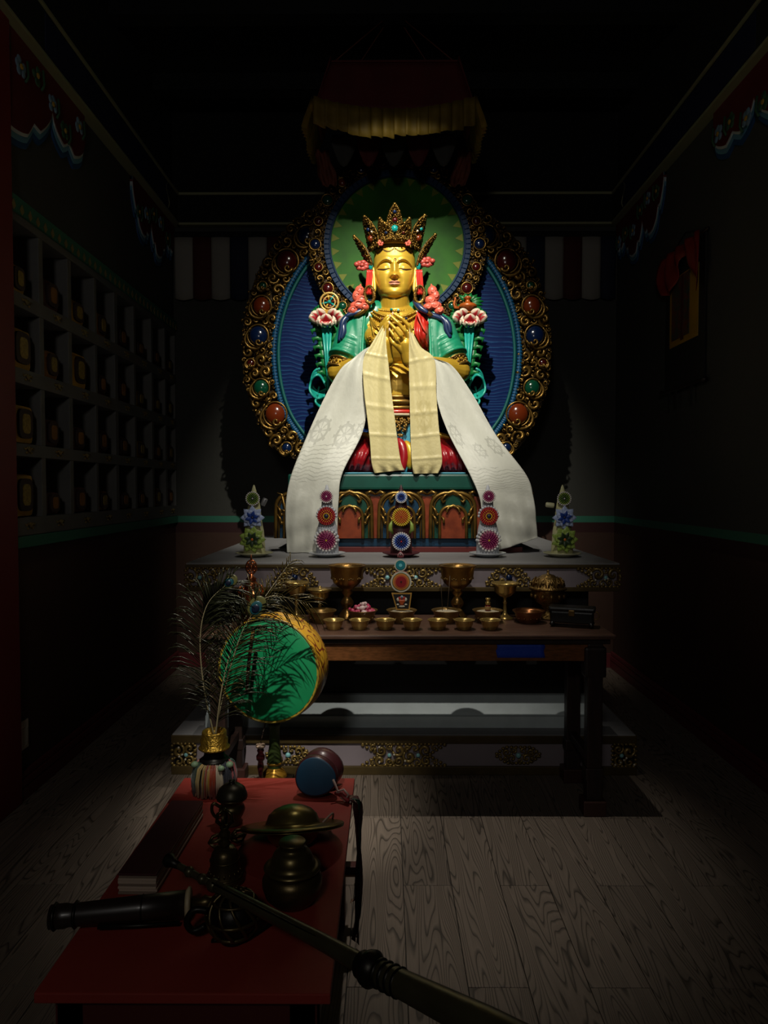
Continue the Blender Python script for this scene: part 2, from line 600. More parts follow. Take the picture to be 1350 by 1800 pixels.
# painted scalloped boards hanging under the cornice of the side walls
VAL = [M('valance_red', '5d1417', 0.6, var=.2), M('valance_white', 'b9c3c6', 0.6), M('valance_light_blue', '5d8fa8', 0.6),
       M('valance_blue', '1f4a78', 0.6), M('valance_gold', 'b08a2c', 0.6), M('valance_leaf', '33573a', 0.6), M('valance_flower', '6f8ba0', 0.6)]
def scallop(y, y0, y1, z1, depth):
    """lower edge of the painted cloth shape: ogee lobes with points"""
    t = (y - y0) / (y1 - y0)
    big = abs(math.sin(t * PI * 2.5)) ** .6
    cusp = .35 * max(0, 1 - abs(((t * 5) % 1) - .5) * 6)
    env = .45 + .55 * math.sin(min(1, max(0, t)) * PI) ** .5
    return z1 - depth * (.5 * env + .42 * big * env - .25 * cusp)
def valance(n, x, s, y0, y1, depth):
    b = MB()
    NN = 90
    z1 = 3.66
    for mi, th, cut in ((3, .010, 0.0), (2, .014, .03), (1, .018, .058), (0, .022, .074)):
        vs, fs = [], []
        for i in range(NN + 1):
            y = y0 + (y1 - y0) * i / NN
            z = scallop(y, y0, y1, z1, depth) + cut
            for xx in (x, x + s * th):
                vs += [(xx, y, min(z, z1 - .02)), (xx, y, z1)]
        for i in range(NN):
            a, c_ = i * 4, i * 4 + 4
            fs += [(a, c_, c_ + 1, a + 1), (a + 2, a + 3, c_ + 3, c_ + 2), (a, a + 2, c_ + 2, c_), (a + 1, c_ + 1, c_ + 3, a + 3)]
        b.add(vs, fs, mi)
    rnd = random.Random(n)
    for k in range(int((y1 - y0) / .16)):
        y = y0 + .12 + k * .16 + rnd.uniform(-.02, .02)
        z = z1 - depth * rnd.uniform(.16, .45)
        for q in range(5):
            a = q * 2 * PI / 5 + rnd.random()
            b.ball((x + s * .024, y + .03 * math.cos(a), z + .03 * math.sin(a)), (.006, .022, .022), 8, 5, 6 if k % 2 else 5)
        b.ball((x + s * .028, y, z), (.007, .014, .014), 8, 5, 4)
        b.tube([(x + s * .025, y + .04, z - .05), (x + s * .025, y + .07, z - .01), (x + s * .025, y + .06, z + .06)], .007, 5, 5)
    return struct('trim_%d' % n, b, VAL)
valance(5, XL + .0, 1, 2.2, 4.17, .60)
valance(6, XR, -1, 1.9, 4.16, .54)
valance(7, XR, -1, 4.9, 5.9, .50)
valance(8, XL, 1, 4.95, 5.9, .50)

# ------------------------------------------------------------------ pigeonhole shelf in the left wall
sh = thing('scripture_shelf', 'grey pigeonhole shelf with green edge set into the left wall', 'shelf', (XL, CY0, 1.268))
cells_y = [(3.335, 3.615), (3.66, 3.94), (3.985, 4.295), (4.33, 4.61), (4.66, 4.955), (4.995, 5.32), (5.365, 5.64), (5.69, 5.91)]
cells_z = [(1.358, 1.653), (1.715, 2.00), (2.074, 2.363), (2.433, 2.76)]
XB = XL - .32
MB().box(XB - .02, XB, CY0, CY1, 1.27, 2.87).build('back_panel', NICHEBACK, sh)
for i in range(len(cells_y) + 1):
    a = CY0 if i == 0 else cells_y[i - 1][1]
    b_ = CY1 if i == len(cells_y) else cells_y[i][0]
    MB().box(XB, XL + .012, a, b_, 1.27, 2.80, .003).build('divider', NICHEWOOD, sh)
zs = [(1.27, 1.358), (1.653, 1.715), (2.0, 2.074), (2.363, 2.433), (2.76, 2.80)]
FLOWERGOLD = M('stencil_gold', '8d7a4a', 0.5, 0.3)
for a, b_ in zs:
    s_ = MB().box(XB, XL + .016, CY0, CY1, a, b_, .003).build('shelf_board', NICHEWOOD, sh)
    if b_ < 2.7:
        for (ya, yb) in cells_y:
            f = MB()
            yc, zc = (ya + yb) / 2, (a + b_) / 2
            for sg in (-1, 1):
                f.tube([(XL + .019, yc, zc - .008), (XL + .019, yc + sg * .02, zc + .012), (XL + .019, yc + sg * .038, zc + .004), (XL + .019, yc + sg * .048, zc + .013)], [.005, .006, .005, .002], 5)
                f.ball((XL + .019, yc + sg * .022, zc - .012), (.004, .011, .006), 6, 4)
            f.ball((XL + .02, yc, zc + .008), (.005, .010, .012), 6, 4)
            f.build('stencil_flower', FLOWERGOLD, s_)
t = MB().box(XL - .01, XL + .03, CY0, CY1, 2.80, 2.875, .004, 0)
for k in range(34):
    y = CY0 + .04 + k * .077
    t.prism([(0, .0), (.018, .022), (.0, .05), (-.018, .022)], 0, .004, 1, Matrix.Translation((XL + .036, y, 2.795)) @ Matrix.Rotation(PI / 2, 4, 'Z'))
t.build('top_rail', [STRIPE, FLOWERGOLD], sh)
MB().box(XL - .01, XL + .022, CY0, CY1, 1.212, 1.268, .003).build('bottom_rail', STRIPE, sh)

# scripture bundles wrapped in cloth, one per pigeonhole
WRAPY = M('yellow_wrapping_cloth', 'b58a1e', 0.7, bump=.3, bscale=40, var=.25)
WRAPO = M('ochre_wrapping_cloth', '8a5c1a', 0.7, bump=.3, bscale=40, var=.25)
WRAPM = M('maroon_wrapping_cloth', '4b1c16', 0.7, bump=.3, bscale=40, var=.25)
FLAPRED = M('label_flap_maroon', '2a0d0c', 0.6)
FLAPGOLD = M('label_gold_brocade', '9c8434', 0.5, .2, var=.4, vscale=80)
rnd = random.Random(4)
sizes = {(0, 3): (.15, .14), (0, 2): (.21, .20), (0, 1): (.20, .19), (0, 0): (.20, .21), (2, 2): (.20, .20)}
rown = ['bottom row', 'second row from below', 'third row from below', 'top row']
coln = ['first', 'second', 'third', 'fourth', 'fifth', 'sixth', 'seventh', 'eighth']
for r, (za, zb) in enumerate(cells_z):
    for c_, (ya, yb) in enumerate(cells_y):
        w_, h_ = sizes.get((c_, r), (rnd.uniform(.15, .18), rnd.uniform(.12, .16)))
        w_ = min(w_, (yb - ya) - .05)
        yc = ya + .02 + w_ / 2 + rnd.uniform(0, .03)
        kind = 0 if (c_, r) in sizes else rnd.choice([0, 1, 2, 2])
        col = ('bright yellow', 'ochre', 'maroon')[kind]
        o = thing('scripture_bundle', '%s scripture bundle, %s pigeonhole from the red pillar, %s' % (col, coln[c_], rown[r]), 'book', (XL - .005, yc, za + .0008), 'scripture bundles in the pigeonholes')
        b = MB().box(XL - .29, XL - .005, yc - w_ / 2, yc + w_ / 2, za + .0008, za + h_, .028, 0)
        b.build('wrapping', (WRAPY, WRAPO, WRAPM)[kind], o)
        f = MB()
        fw, fh = w_ * .33, h_ * .38
        zc = za + h_ * .52
        out = [(math.copysign(fw * abs(math.cos(a)) ** .5, math.cos(a)), zc + math.copysign(fh * abs(math.sin(a)) ** .5, math.sin(a))) for a in [k * PI / 12 for k in range(24)]]
        R_ = Matrix.Translation((XL - .005, yc, 0)) @ Matrix.Rotation(PI / 2, 4, 'Z')
        f.prism(out, -.012, 0, 0, R_)
        f.build('label_flap', FLAPRED, o)
        g = MB().prism([(x * .55, zc + (z - zc) * .66) for x, z in out], -.016, -.010, 0, R_)
        g.build('label', FLAPGOLD if kind < 2 else WRAPO, o)

# wall switch low on the left wall
o = thing('wall_socket', 'white plastic wall socket plate above the left baseboard', 'socket', (XL, 3.39, .26))
WHITEPL = M('white_plastic', 'b8b2a6', 0.4)
MB().box(XL, XL + .012, 3.345, 3.44, .235, .375, .004).build('plate', WHITEPL, o)
MB().box(XL + .010, XL + .016, 3.36, 3.425, .25, .34, .003).build('rocker', WHITEPL, o)

# pleated cloth frieze along the back wall
fr = thing('pleated_frieze', 'long frieze of pleated red, white and blue cloth panels along the back wall', 'drapery', (0, YB, 3.05))
PLE = [M('pleat_white', '8f8a82', .8), M('pleat_red', '4a1512', .8), M('pleat_white_plain', '8f8a82', .8), M('pleat_blue', '141c34', .8)]
x = XL + .02
k = 0
while x < XR - .03:
    w_ = min(.152, XR - .02 - x)
    rows = []
    for i in range(7):
        z = 3.56 - .50 * i / 6
        rows.append([(x + w_ * j / 8, YB - .032 - .022 * math.sin(PI * j / 8) * (.4 + .6 * i / 6) - .002 * math.sin(i), z - (.02 * math.sin(PI * j / 8) if i == 6 else 0)) for j in range(9)])
    MB().grid(rows, 0, True, .004).build('pleat', PLE[k % 4], fr)
    x += w_
    k += 1
MB().box(XL + .01, XR - .01, YB - .05, YB - .002, 3.555, 3.60, .006).build('hanging_rail', BLACKWALL, fr)

# thangka on the right wall
tk = thing('thangka', 'dark brocade scroll painting with red silk cover hung on the right wall', 'scroll', (XR, 4.55, 2.05))
BROC = M('black_brocade', '171310', .7, bump=.3, bscale=80)
YSILK = M('yellow_silk_border', 'b0851d', .55, var=.2)
PAINT = M('scroll_painting', '38483a', .6, 0, var=.9, vscale=26, col2='6b2a1c')
REDSILK = M('red_silk_cover', '861d14', .55, var=.25, vscale=10)
RODM = M('scroll_rod', '241512', .4)
def wallrect(y0, y1, z0, z1, d0, d1):
    return MB().box(XR - d1, XR - d0, y0, y1, z0, z1, .002)
wallrect(4.25, 4.84, 2.14, 3.02, .006, .016).build('brocade_mount', BROC, tk)
wallrect(4.33, 4.76, 2.42, 2.86, .016, .020).build('silk_border', YSILK, tk)
wallrect(4.45, 4.72, 2.46, 2.85, .020, .024).build('painting', PAINT, tk)
wallrect(4.53, 4.57, 2.44, 2.85, .024, .027).build('centre_strip', FRIEZERED, tk)
rows = []
for i in range(12):
    t_ = i / 11
    row = []
    for j in range(25):
        u = j / 24
        y = 4.27 + .56 * u + (u - .5) * .10 * math.sin(t_ * PI)
        z = 3.03 - t_ * (.30 - .16 * math.sin(PI * (1 - u) ** 1.2) + .06 * math.cos(u * 9))
        row.append((XR - .03 - .016 * (1 + math.sin(u * 26 + t_ * 2)) - .012 * math.sin(t_ * PI), y, z))
    rows.append(row)
MB().grid(rows, 0, True, .003, (1, 0, 0)).build('silk_cover', REDSILK, tk)
MB().lathe([(0, -.34), (.016, -.34), (.02, -.32), (.012, -.31), (.012, .31), (.02, .32), (.016, .34), (0, .34)], 12, (0, 0, 0), 0, Matrix.Translation((XR - .024, 4.545, 2.14)) @ Matrix.Rotation(PI / 2, 4, 'X')).build('bottom_rod', RODM, tk)
MB().tube([(XR - .015, 4.22, 3.02), (XR - .015, 4.87, 3.02)], .010, 8).build('top_rod', RODM, tk)
MB().tube([(XR - .012, 4.26, 3.02), (XR - .008, 4.5, 3.10), (XR - .008, 4.55, 3.115), (XR - .012, 4.84, 3.02)], .003, 5).build('hanging_cord', RODM, tk)
for y in (4.38, 4.62, 4.72):
    MB().box(XR - .03, XR - .024, y, y + .025, 2.02, 2.13, .002).build('ribbon', BROC, tk)

# ------------------------------------------------------------------ carved scrollwork
def curl_pts(c, r, a0, turns, sgn, n, plane, lift):
    out = []
    for i in range(n):
        t = i / (n - 1)
        rr = r * (1 - .86 * t)
        a = a0 + sgn * turns * 2 * PI * t
        out.append(plane(c[0] + rr * math.cos(a), c[1] + rr * math.sin(a), lift * (.6 + .6 * t)))
    return out
def scrollwork(mb, inside, box, plane, n, rmin, rmax, rnd, lift=.012, tries=40, w=.16, bead=True, sides=5, taken=None):
    """fills the region where inside(x, z) > margin with spiral scrolls and beads that stay clear of each other"""
    done = list(taken or [])
    for k in range(n):
        f = 1 - k / n
        r0 = rmin + (rmax - rmin) * f * f
        for q in range(tries):
            x, z = rnd.uniform(box[0], box[1]), rnd.uniform(box[2], box[3])
            if inside(x, z) < r0 * .92:
                continue
            if any((x - a) ** 2 + (z - b) ** 2 < (r0 * .85 + c) ** 2 for a, b, c in done):
                continue
            done.append((x, z, r0 * .95))
            a0, sg = rnd.uniform(0, 2 * PI), rnd.choice((-1, 1))
            nn = 15 if r0 > .5 * rmax else 10
            pts = curl_pts((x, z), r0, a0, rnd.uniform(1.0, 1.35), sg, nn, plane, lift)
            rs = [r0 * w * (.45 + .9 * math.sin(PI * (.12 + .8 * i / (nn - 1)))) for i in range(nn)]
            mb.tube(pts, rs, sides)
            mb.ball(pts[-1], r0 * .2, 6, 4)
            # a leaf lick leaving the scroll
            p0 = plane(x + r0 * math.cos(a0), z + r0 * math.sin(a0), lift * .6)
            b = a0 - sg * .9
            p1 = plane(x + r0 * 1.25 * math.cos(b + .5 * sg), z + r0 * 1.25 * math.sin(b + .5 * sg), lift * .9)
            p2 = plane(x + r0 * 1.35 * math.cos(b - .1 * sg), z + r0 * 1.35 * math.sin(b - .1 * sg), lift * .4)
            mb.tube([p0, p1, p2], [r0 * w * .8, r0 * w * 1.1, r0 * w * .2], 4)
            break
    return done

# ------------------------------------------------------------------ altar
AX = 0.075
al = thing('altar', 'wide grey altar with carved gilt openwork and stepped plinth', 'altar', (AX, 4.7, 0))
GREYPAINT = M('altar_grey_paint', '8b8a8c', .6, bump=.06, bscale=40, var=.10, vscale=5)
MAUVE = M('altar_panel_paint', '8b8086', .6, var=.10, vscale=5)
GILTRAIL = M('altar_gilt_rail', '544422', .5, .25, var=.3, vscale=12)
DARKBODY = M('altar_dark_body', '1b1a1a', .6)
WHITEMOULD = M('altar_moulding_white', 'd3e0e2', .55, var=.12, vscale=8)
DBS = 3.676
bx0, bx1 = -1.128, 1.297
MB().box(bx0 + .01, bx1 - .01, DBS + .02, 5.75, .005, .205).build('plinth_core', DARKBODY, al)
MB().box(bx0, bx1, DBS, 5.8, .165, .212, .004).build('plinth_top', [GREYPAINT], al)
MB().box(bx0 - .004, bx1 + .004, DBS - .006, DBS + .03, .166, .208, .004).build('plinth_rail', GILTRAIL, al)
MB().box(bx0 - .004, bx1 + .004, DBS - .006, DBS + .03, 0, .045, .004).build('plinth_rail', GILTRAIL, al)
MB().box(bx0 + .12, bx1 - .12, DBS + .008, DBS + .03, .045, .165).build('plinth_panel', MAUVE, al)
# quarter-round moulding and dark body
prof = [(3.785, .212), (3.785, .272), (3.80, .276)] + [(3.80 + .125 * t, .276 + .072 * t ** .9) for t in [k / 8 for k in range(1, 9)]] + [(3.97, .349), (3.97, .212)]
n = len(prof)
vs = [(x, y, z) for x in (-.98, 1.15) for y, z in prof]
fs = [tuple(range(n)), tuple(range(n, 2 * n))[::-1]] + [(i, i + n, (i + 1) % n + n, (i + 1) % n) for i in range(n)]
m_ = MB(); m_.add(vs, fs); m_.build('cavetto_moulding', WHITEMOULD, al)
MB().box(-.93, 1.10, 3.96, 5.7, .21, .955).build('body', DARKBODY, al)
MB().box(-.95, 1.12, 3.94, 5.7, .80, .955, .01).build('body_cornice', DARKBODY, al)
MB().box(1.105, 1.135, 3.80, 3.86, .212, .29, .004).build('corner_block', GREYPAINT, al)
# slab
DS = 3.76
sx0, sx1 = -1.07, 1.23
SZ0, SZ1 = .952, 1.103
MB().box(sx0 + .012, sx1 - .012, DS + .012, YB - .02, SZ0 + .004, SZ1 - .02).build('slab_core', MAUVE, al)
MB().box(sx0, sx1, DS, YB - .015, SZ1 - .022, SZ1, .003).build('slab_top', GREYPAINT, al)
MB().box(sx0 - .003, sx1 + .003, DS - .004, DS + .03, SZ1 - .026, SZ1 - .008, .003).build('slab_rail', GILTRAIL, al)
MB().box(sx0 - .003, sx1 + .003, DS - .004, DS + .03, SZ0, SZ0 + .022, .003).build('slab_rail', GILTRAIL, al)

def poly_inside(poly):
    def f(x, z):
        ins = False
        dm = 9
        n = len(poly)
        for i in range(n):
            x1, z1 = poly[i]; x2, z2 = poly[(i + 1) % n]
            if (z1 > z) != (z2 > z) and x < (x2 - x1) * (z - z1) / (z2 - z1) + x1:
                ins = not ins
            dx, dz = x2 - x1, z2 - z1
            t = max(0, min(1, ((x - x1) * dx + (z - z1) * dz) / (dx * dx + dz * dz + 1e-12)))
            dm = min(dm, math.hypot(x - x1 - t * dx, z - z1 - t * dz))
        return dm if ins else -dm
    return f
def ornament(poly, yf, gems, seed, parent, mat, rmax=.034, nn=60, pearls=5, pgem=GEMPALE):
    """one pierced gilt carving on the altar front; gems are its sub-parts"""
    rnd = random.Random(seed)
    ins = poly_inside(poly)
    xs = [p[0] for p in poly]; zs_ = [p[1] for p in poly]
    b = MB()
    plane = lambda x, z, l: (x, yf - l, z)
    scrollwork(b, ins, (min(xs), max(xs), min(zs_), max(zs_)), plane, nn, .011, rmax, rnd, .012, 60, .25, taken=[(x, z, r * 1.1) for x, z, r in gems])
    # rim scrolling along the outline
    n = len(poly)
    for i in range(n):
        p, q = Vector(poly[i]), Vector(poly[(i + 1) % n])
        L = (q - p).length
        m = max(2, int(L / .02))
        for k in range(m):
            c_ = p.lerp(q, (k + .5) / m)
            b.ball((c_.x, yf - .006, c_.y), (.011, .008, .008), 6, 4)
    o = b.build('scroll_carving', mat, parent)
    for x, z, r in gems:
        g = MB().ball((x, yf - .012, z), (r, r * .7, r), 12, 8)
        g.build('gem', pgem, o)
    pb = MB()
    for k in range(pearls):
        for q in range(30):
            x, z = rnd.uniform(min(xs), max(xs)), rnd.uniform(min(zs_), max(zs_))
            if ins(x, z) > .004:
                pb.ball((x, yf - .018, z), .006, 7, 5)
                break
    if pearls:
        pb.build('pearls', PEARL, o, 'stuff')
    return o
def px_x(px, Y):
    return P(px, 1000, Y).x
# slab carvings: outlines taken at their real places on the slab front
zz0, zz1 = SZ0 + .024, SZ1 - .028
zm = (zz0 + zz1) / 2
yo = DS + .010
xa, xb = px_x(326, DS), px_x(402, DS)
end = [(xa, zz0), (xb, zz0), (xb - .06, zm - .02), (xb - .085, zm), (xb - .06, zm + .02), (xb, zz1), (xa, zz1)]
ornament(end, yo, [(px_x(351, DS), zm, .011)], 1, al, PALEGOLD)
mir = [(sx0 + sx1 - x, z) for x, z in end]
ornament(mir, yo, [(sx0 + sx1 - px_x(351, DS), zm, .011)], 2, al, PALEGOLD)
xc = AX
ctr = [(xc - .215, zz0), (xc + .215, zz0), (xc + .15, zm - .02), (xc + .12, zm), (xc + .15, zm + .02), (xc + .215, zz1), (xc - .215, zz1), (xc - .15, zm + .02), (xc - .12, zm), (xc - .15, zm - .02)]
ornament(ctr, yo, [(xc - .075, zm, .012), (xc + .075, zm, .012)], 3, al, PALEGOLD, nn=110)
for px in (518, 895):
    x = px_x(px, DS)
    lens = [(x - .125, zm - .035), (x - .06, zm - .05), (x + .06, zm - .05), (x + .125, zm - .035), (x + .08, zm + .03), (x + .03, zm + .055), (x - .03, zm + .055), (x - .08, zm + .03)]
    ornament(lens, yo, [(x, zm, .017)], px, al, PALEGOLD, rmax=.022, pearls=0, pgem=GEMBLUE)
# plinth carvings
zz0, zz1 = .047, .163
zm = .105
yo = DBS + .006
end = [(bx0, zz0), (bx0 + .12, zz0), (bx0 + .12, zz1), (bx0, zz1)]
ornament(end, yo, [(bx0 + .075, zm, .011)], 11, al, PALEGOLD)
end = [(bx1 - .12, zz0), (bx1, zz0), (bx1, zz1), (bx1 - .12, zz1)]
ornament(end, yo, [(bx1 - .075, zm, .011)], 12, al, PALEGOLD)
xc = px_x(710, DBS)
ctr = [(xc - .225, zz0), (xc + .225, zz0), (xc + .16, zm - .02), (xc + .13, zm), (xc + .16, zm + .02), (xc + .225, zz1), (xc - .225, zz1), (xc - .16, zm + .02), (xc - .13, zm), (xc - .16, zm - .02)]
ornament(ctr, yo, [(xc - .075, zm, .011), (xc + .075, zm, .011)], 13, al, PALEGOLD, nn=110)
for px in (505, 913):
    x = px_x(px, DBS)
    lens = [(x - .12, zm), (x - .06, zm - .042), (x + .06, zm - .042), (x + .12, zm), (x + .07, zm + .042), (x - .07, zm + .042)]
    ornament(lens, yo, [(x, zm, .014)], px, al, PALEGOLD, rmax=.022, pearls=0)

# ------------------------------------------------------------------ throne
TF, TZ = 4.40, 1.588
TX = .085
th = thing('lotus_throne', 'painted throne with green top band and gilt arched lotus panels', 'throne', (TX, TF, SZ1))
THGREEN = M('throne_green', '094a3e', .4, var=.2, vscale=10, coat=.15)
THBLUE = M('throne_blue', '0a3550', .4, var=.2)
THRED = M('throne_red_base', '5a1714', .5)
THORANGE = M('throne_orange', '84381a', .42, var=.45, vscale=16, col2='6a280f')
THDGREEN = M('throne_dark_green', '0b4334', .4, var=.2)
x0, x1 = TX - .70, TX + .75
MB().box(x0 + .04, x1 - .04, TF + .03, 5.35, SZ1, TZ - .02).build('core', DARKBODY, th)
MB().box(x0, x1, TF - .012, 5.4, SZ1, SZ1 + .034, .004).build('red_base', THRED, th)
MB().box(x0 + .01, x1 - .01, TF, 5.38, SZ1 + .034, SZ1 + .088, .006).build('blue_band', THBLUE, th)
MB().box(x0 - .0, x1 + .0, TF - .01, 5.40, TZ - .098, TZ, .014).build('top_band', THGREEN, th)
def arch(w, h, k=16):
    """ogee arch outline, open at the bottom: from lower right over the top to lower left"""
    pts = [(w * 1.0, 0), (w * .99, h * .3)]
    for i in range(k + 1):
        a = i / k
        ang = a * PI
        x = w * .98 * math.cos(ang)
        z = h * .55 + h * .40 * abs(math.sin(ang)) ** .62
        if abs(x) < w * .30:
            z += -h * .035 + h * .05 * (1 - abs(x) / (w * .30))
        pts.append((x, z))
    pts += [(-w * .99, h * .3), (-w * 1.0, 0)]
    return pts
zb = SZ1 + .088
H_ = TZ - .098 - zb
for k in range(-2, 3):
    cx = TX + k * .318
    W_ = .138
    a = [(cx + x, zb + z) for x, z in arch(W_, H_)]
    pet = MB().prism(a, TF - .018, TF + .02).build('lotus_panel', THBLUE if k % 2 == 0 else THDGREEN, th)
    ring_ = MB().tube([(x, TF - .022, z) for x, z in a], .0125, 8)
    ring_.tube([(cx + x * .86, TF - .02, zb + z * .955) for x, z in arch(W_, H_)], .006, 6)
    for s in (-1, 1):
        c0 = (cx + s * W_ * .66, zb + H_ * .80)
        ring_.tube([(cx + s * W_ * .1, TF - .026, zb + H_ * .93), (cx + s * W_ * .35, TF - .034, zb + H_ * .88), (cx + s * W_ * .52, TF - .036, zb + H_ * .80), (cx + s * W_ * .45, TF - .036, zb + H_ * .74), (cx + s * W_ * .34, TF - .034, zb + H_ * .78)], [.004, .009, .011, .010, .006], 6)
        for q in range(2):
            zq = zb + H_ * (.50 - .17 * q)
            ring_.tube([(cx + s * W_ * .92, TF - .03, zq + .05), (cx + s * W_ * .80, TF - .038, zq + .028), (cx + s * W_ * .72, TF - .042, zq)], [.004, .009, .011], 6)
            ring_.ball((cx + s * W_ * .71, TF - .042, zq - .003), .0115, 8, 6)
    ring_.build('gilt_frame', CARVED, pet)
    ai = [(cx + x, zb + z) for x, z in arch(W_ * .60, H_ * .70)]
    core = MB().prism(ai, TF - .034, TF).build('inner_petal', THORANGE if k % 2 else M('throne_maroon', '3a1512', .4), pet)
    r2 = MB().tube([(x, TF - .038, z) for x, z in ai], .010, 8)
    for s in (-1, 1):
        r2.tube([(cx + s * W_ * .52, TF - .042, zb + H_ * .46), (cx + s * W_ * .42, TF - .05, zb + H_ * .40), (cx + s * W_ * .42, TF - .05, zb + H_ * .33), (cx + s * W_ * .48, TF - .048, zb + H_ * .33)], [.003, .008, .009, .005], 6)
        r2.tube([(cx + s * W_ * .05, TF - .04, zb + H_ * .66), (cx + s * W_ * .22, TF - .05, zb + H_ * .62), (cx + s * W_ * .30, TF - .05, zb + H_ * .56), (cx + s * W_ * .24, TF - .05, zb + H_ * .54)], [.003, .007, .008, .004], 6)
    r2.build('inner_frame', CARVED, pet)
for k in range(-2, 2):
    cx = TX + (k + .5) * .318
    wd = MB().prism([(cx - .012, zb), (cx + .012, zb), (cx + .052, zb + H_ * .86), (cx - .052, zb + H_ * .86)], TF - .006, TF + .02).build('wedge_petal', THORANGE, th)
    q = MB()
    for s in (-1, 1):
        q.tube([(cx, TF - .012, zb + H_ * .90), (cx + s * .03, TF - .022, zb + H_ * .96), (cx + s * .055, TF - .024, zb + H_ * .93), (cx + s * .045, TF - .024, zb + H_ * .86), (cx + s * .03, TF - .02, zb + H_ * .87)], [.006, .011, .012, .009, .005], 6)
    q.build('gilt_scroll', CARVED, wd)
# flaring leaves at the throne's two corners
for s in (-1, 1):
    cx = x0 + .01 if s < 0 else x1 - .01
    q = MB()
    for j, (dx, h) in enumerate(((.045, .27), (.03, .17))):
        q.tube([(cx, TF - .005, zb + .02), (cx + s * dx * .3, TF - .02, zb + h * .5), (cx + s * dx, TF - .025, zb + h), (cx + s * (dx + .03), TF - .02, zb + h + .01)], [.008, .012, .009, .003], 7)
    q.build('corner_leaf', CARVED, th)
MB().box(TX - .36, TX + .40, TF + .006, TF + .16, TZ + .0005, TZ + .010, .004).build('cloth_hem', SKYBLUE, th)

# ------------------------------------------------------------------ mandorla behind the statue
HX = P(697, 600, 5.15).x
HS = 5.15 / FPX
def hz(py):
    return P(697, py, 5.15).z
mo = thing('mandorla', 'big carved gilt halo panel with jewels and blue rippled field behind the statue', 'halo', (HX, 5.2, TZ))
def hpt(px, py):
    q = P(px, py, 5.15)
    return (q.x, q.z)
# left half outlines in photo pixels, mirrored about the axis
out_px = [(697, 300), (640, 312), (596, 338), (548, 366), (505, 400), (468, 447), (443, 503), (429, 560), (425, 615), (429, 668), (442, 715), (460, 757), (485, 790), (520, 808), (560, 824), (620, 831), (697, 832)]
in_px = [(556, 440), (530, 470), (507, 510), (491, 555), (483, 600), (483, 645), (490, 690), (503, 728), (520, 756), (545, 785), (590, 815), (640, 820), (697, 822)]
def mirror_outline(px, n):
    L = [hpt(*p) for p in px]
    c = spline(L, n)
    left = [(float(a[0]), float(a[1])) for a in c]
    return left + [(2 * HX - x, z) for x, z in left[::-1][1:-1]]
outer = mirror_outline(out_px, 60)
MB().prism(outer, 5.16, 5.26).build('back_board', CARVEDARK, mo)
inleft = [(float(a[0]), float(a[1])) for a in spline([hpt(*p) for p in in_px], 50)]
apex = hpt(582, 560)
# inner blue field, one rippled panel each side of the figure
def ripple_mat():
    m = bpy.data.materials.new('rippled_blue')
    m.use_nodes = True
    N, K = nt(m)
    b = N['Principled BSDF']
    tc = N.new('ShaderNodeTexCoord')
    n = N.new('ShaderNodeTexNoise')
    n.inputs['Scale'].default_value = 3.2
    n.inputs['Detail'].default_value = 1.5
    K.new(tc.outputs['Object'], n.inputs['Vector'])
    sp = N.new('ShaderNodeSeparateXYZ')
    K.new(tc.outputs['Object'], sp.inputs[0])
    zz = math_node(N, K, 'MULTIPLY_ADD', n.outputs['Fac'], .16, sp.outputs['Z'])
    w = N.new('ShaderNodeMath')
    w.operation = 'SINE'
    K.new(math_node(N, K, 'MULTIPLY', zz, 2 * PI / .026), w.inputs[0])
    n3 = N.new('ShaderNodeTexNoise')
    n3.inputs['Scale'].default_value = 14
    K.new(tc.outputs['Object'], n3.inputs['Vector'])
    rp = N.new('ShaderNodeMapRange')
    rp.inputs['From Min'].default_value = 1.12
    rp.inputs['From Max'].default_value = 1.5
    K.new(math_node(N, K, 'ADD', w.outputs[0], n3.outputs['Fac']), rp.inputs['Value'])
    c = mixcol(N, K, rp.outputs['Result'], lin('041d50'), lin('1a4270'))
    K.new(c, b.inputs['Base Color'])
    b.inputs['Roughness'].default_value = .6
    b.inputs['Specular IOR Level'].default_value = .12
    bp = N.new('ShaderNodeBump')
    bp.inputs['Strength'].default_value = .22
    bp.inputs['Distance'].default_value = .002
    K.new(w.outputs[0], bp.inputs['Height'])
    K.new(bp.outputs['Normal'], b.inputs['Normal'])
    return m
RIPPLE = ripple_mat()
LINING = M('lining_blue', '12517c', .4, var=.2)
LININGT = M('lining_green', '0c5a58', .4)
field = inleft + [(HX, inleft[-1][1]), (HX, apex[1])]
for s in (1, -1):
    fpoly = [(HX + s * (x - HX), z) for x, z in field]
    MB().prism(fpoly, 5.140, 5.17).build('rippled_field', RIPPLE, mo)
    e1 = [(HX + s * (x - HX), 5.128, z) for x, z in inleft]
    b = MB().tube(e1, .020, 6, 0, flat=.7)
    # notches of the lining
    for k in range(0, len(e1) - 1):
        for t in (.25, .75):
            p = Vector(e1[k]).lerp(Vector(e1[k + 1]), t)
            d = (Vector(e1[k + 1]) - Vector(e1[k])).normalized()
            nrm = Vector((-d.z, 0, d.x)) * s
            b.tube([p - nrm * .018 + Vector((0, -.012, 0)), p + nrm * .018 + Vector((0, -.012, 0))], .0045, 5, 0)
    b.build('blue_lining', LINING, mo)
    e2 = [(HX + s * (x - HX) + s * 0, 5.128, z) for x, z in inleft]
    ctr_ = Vector((HX, 5.128, hz(620)))
    e3 = [Vector(p) + (ctr_ - Vector(p)).normalized() * .034 for p in e2]
    MB().tube(e3, .013, 6, 0, flat=.7).build('green_lining', LININGT, mo)
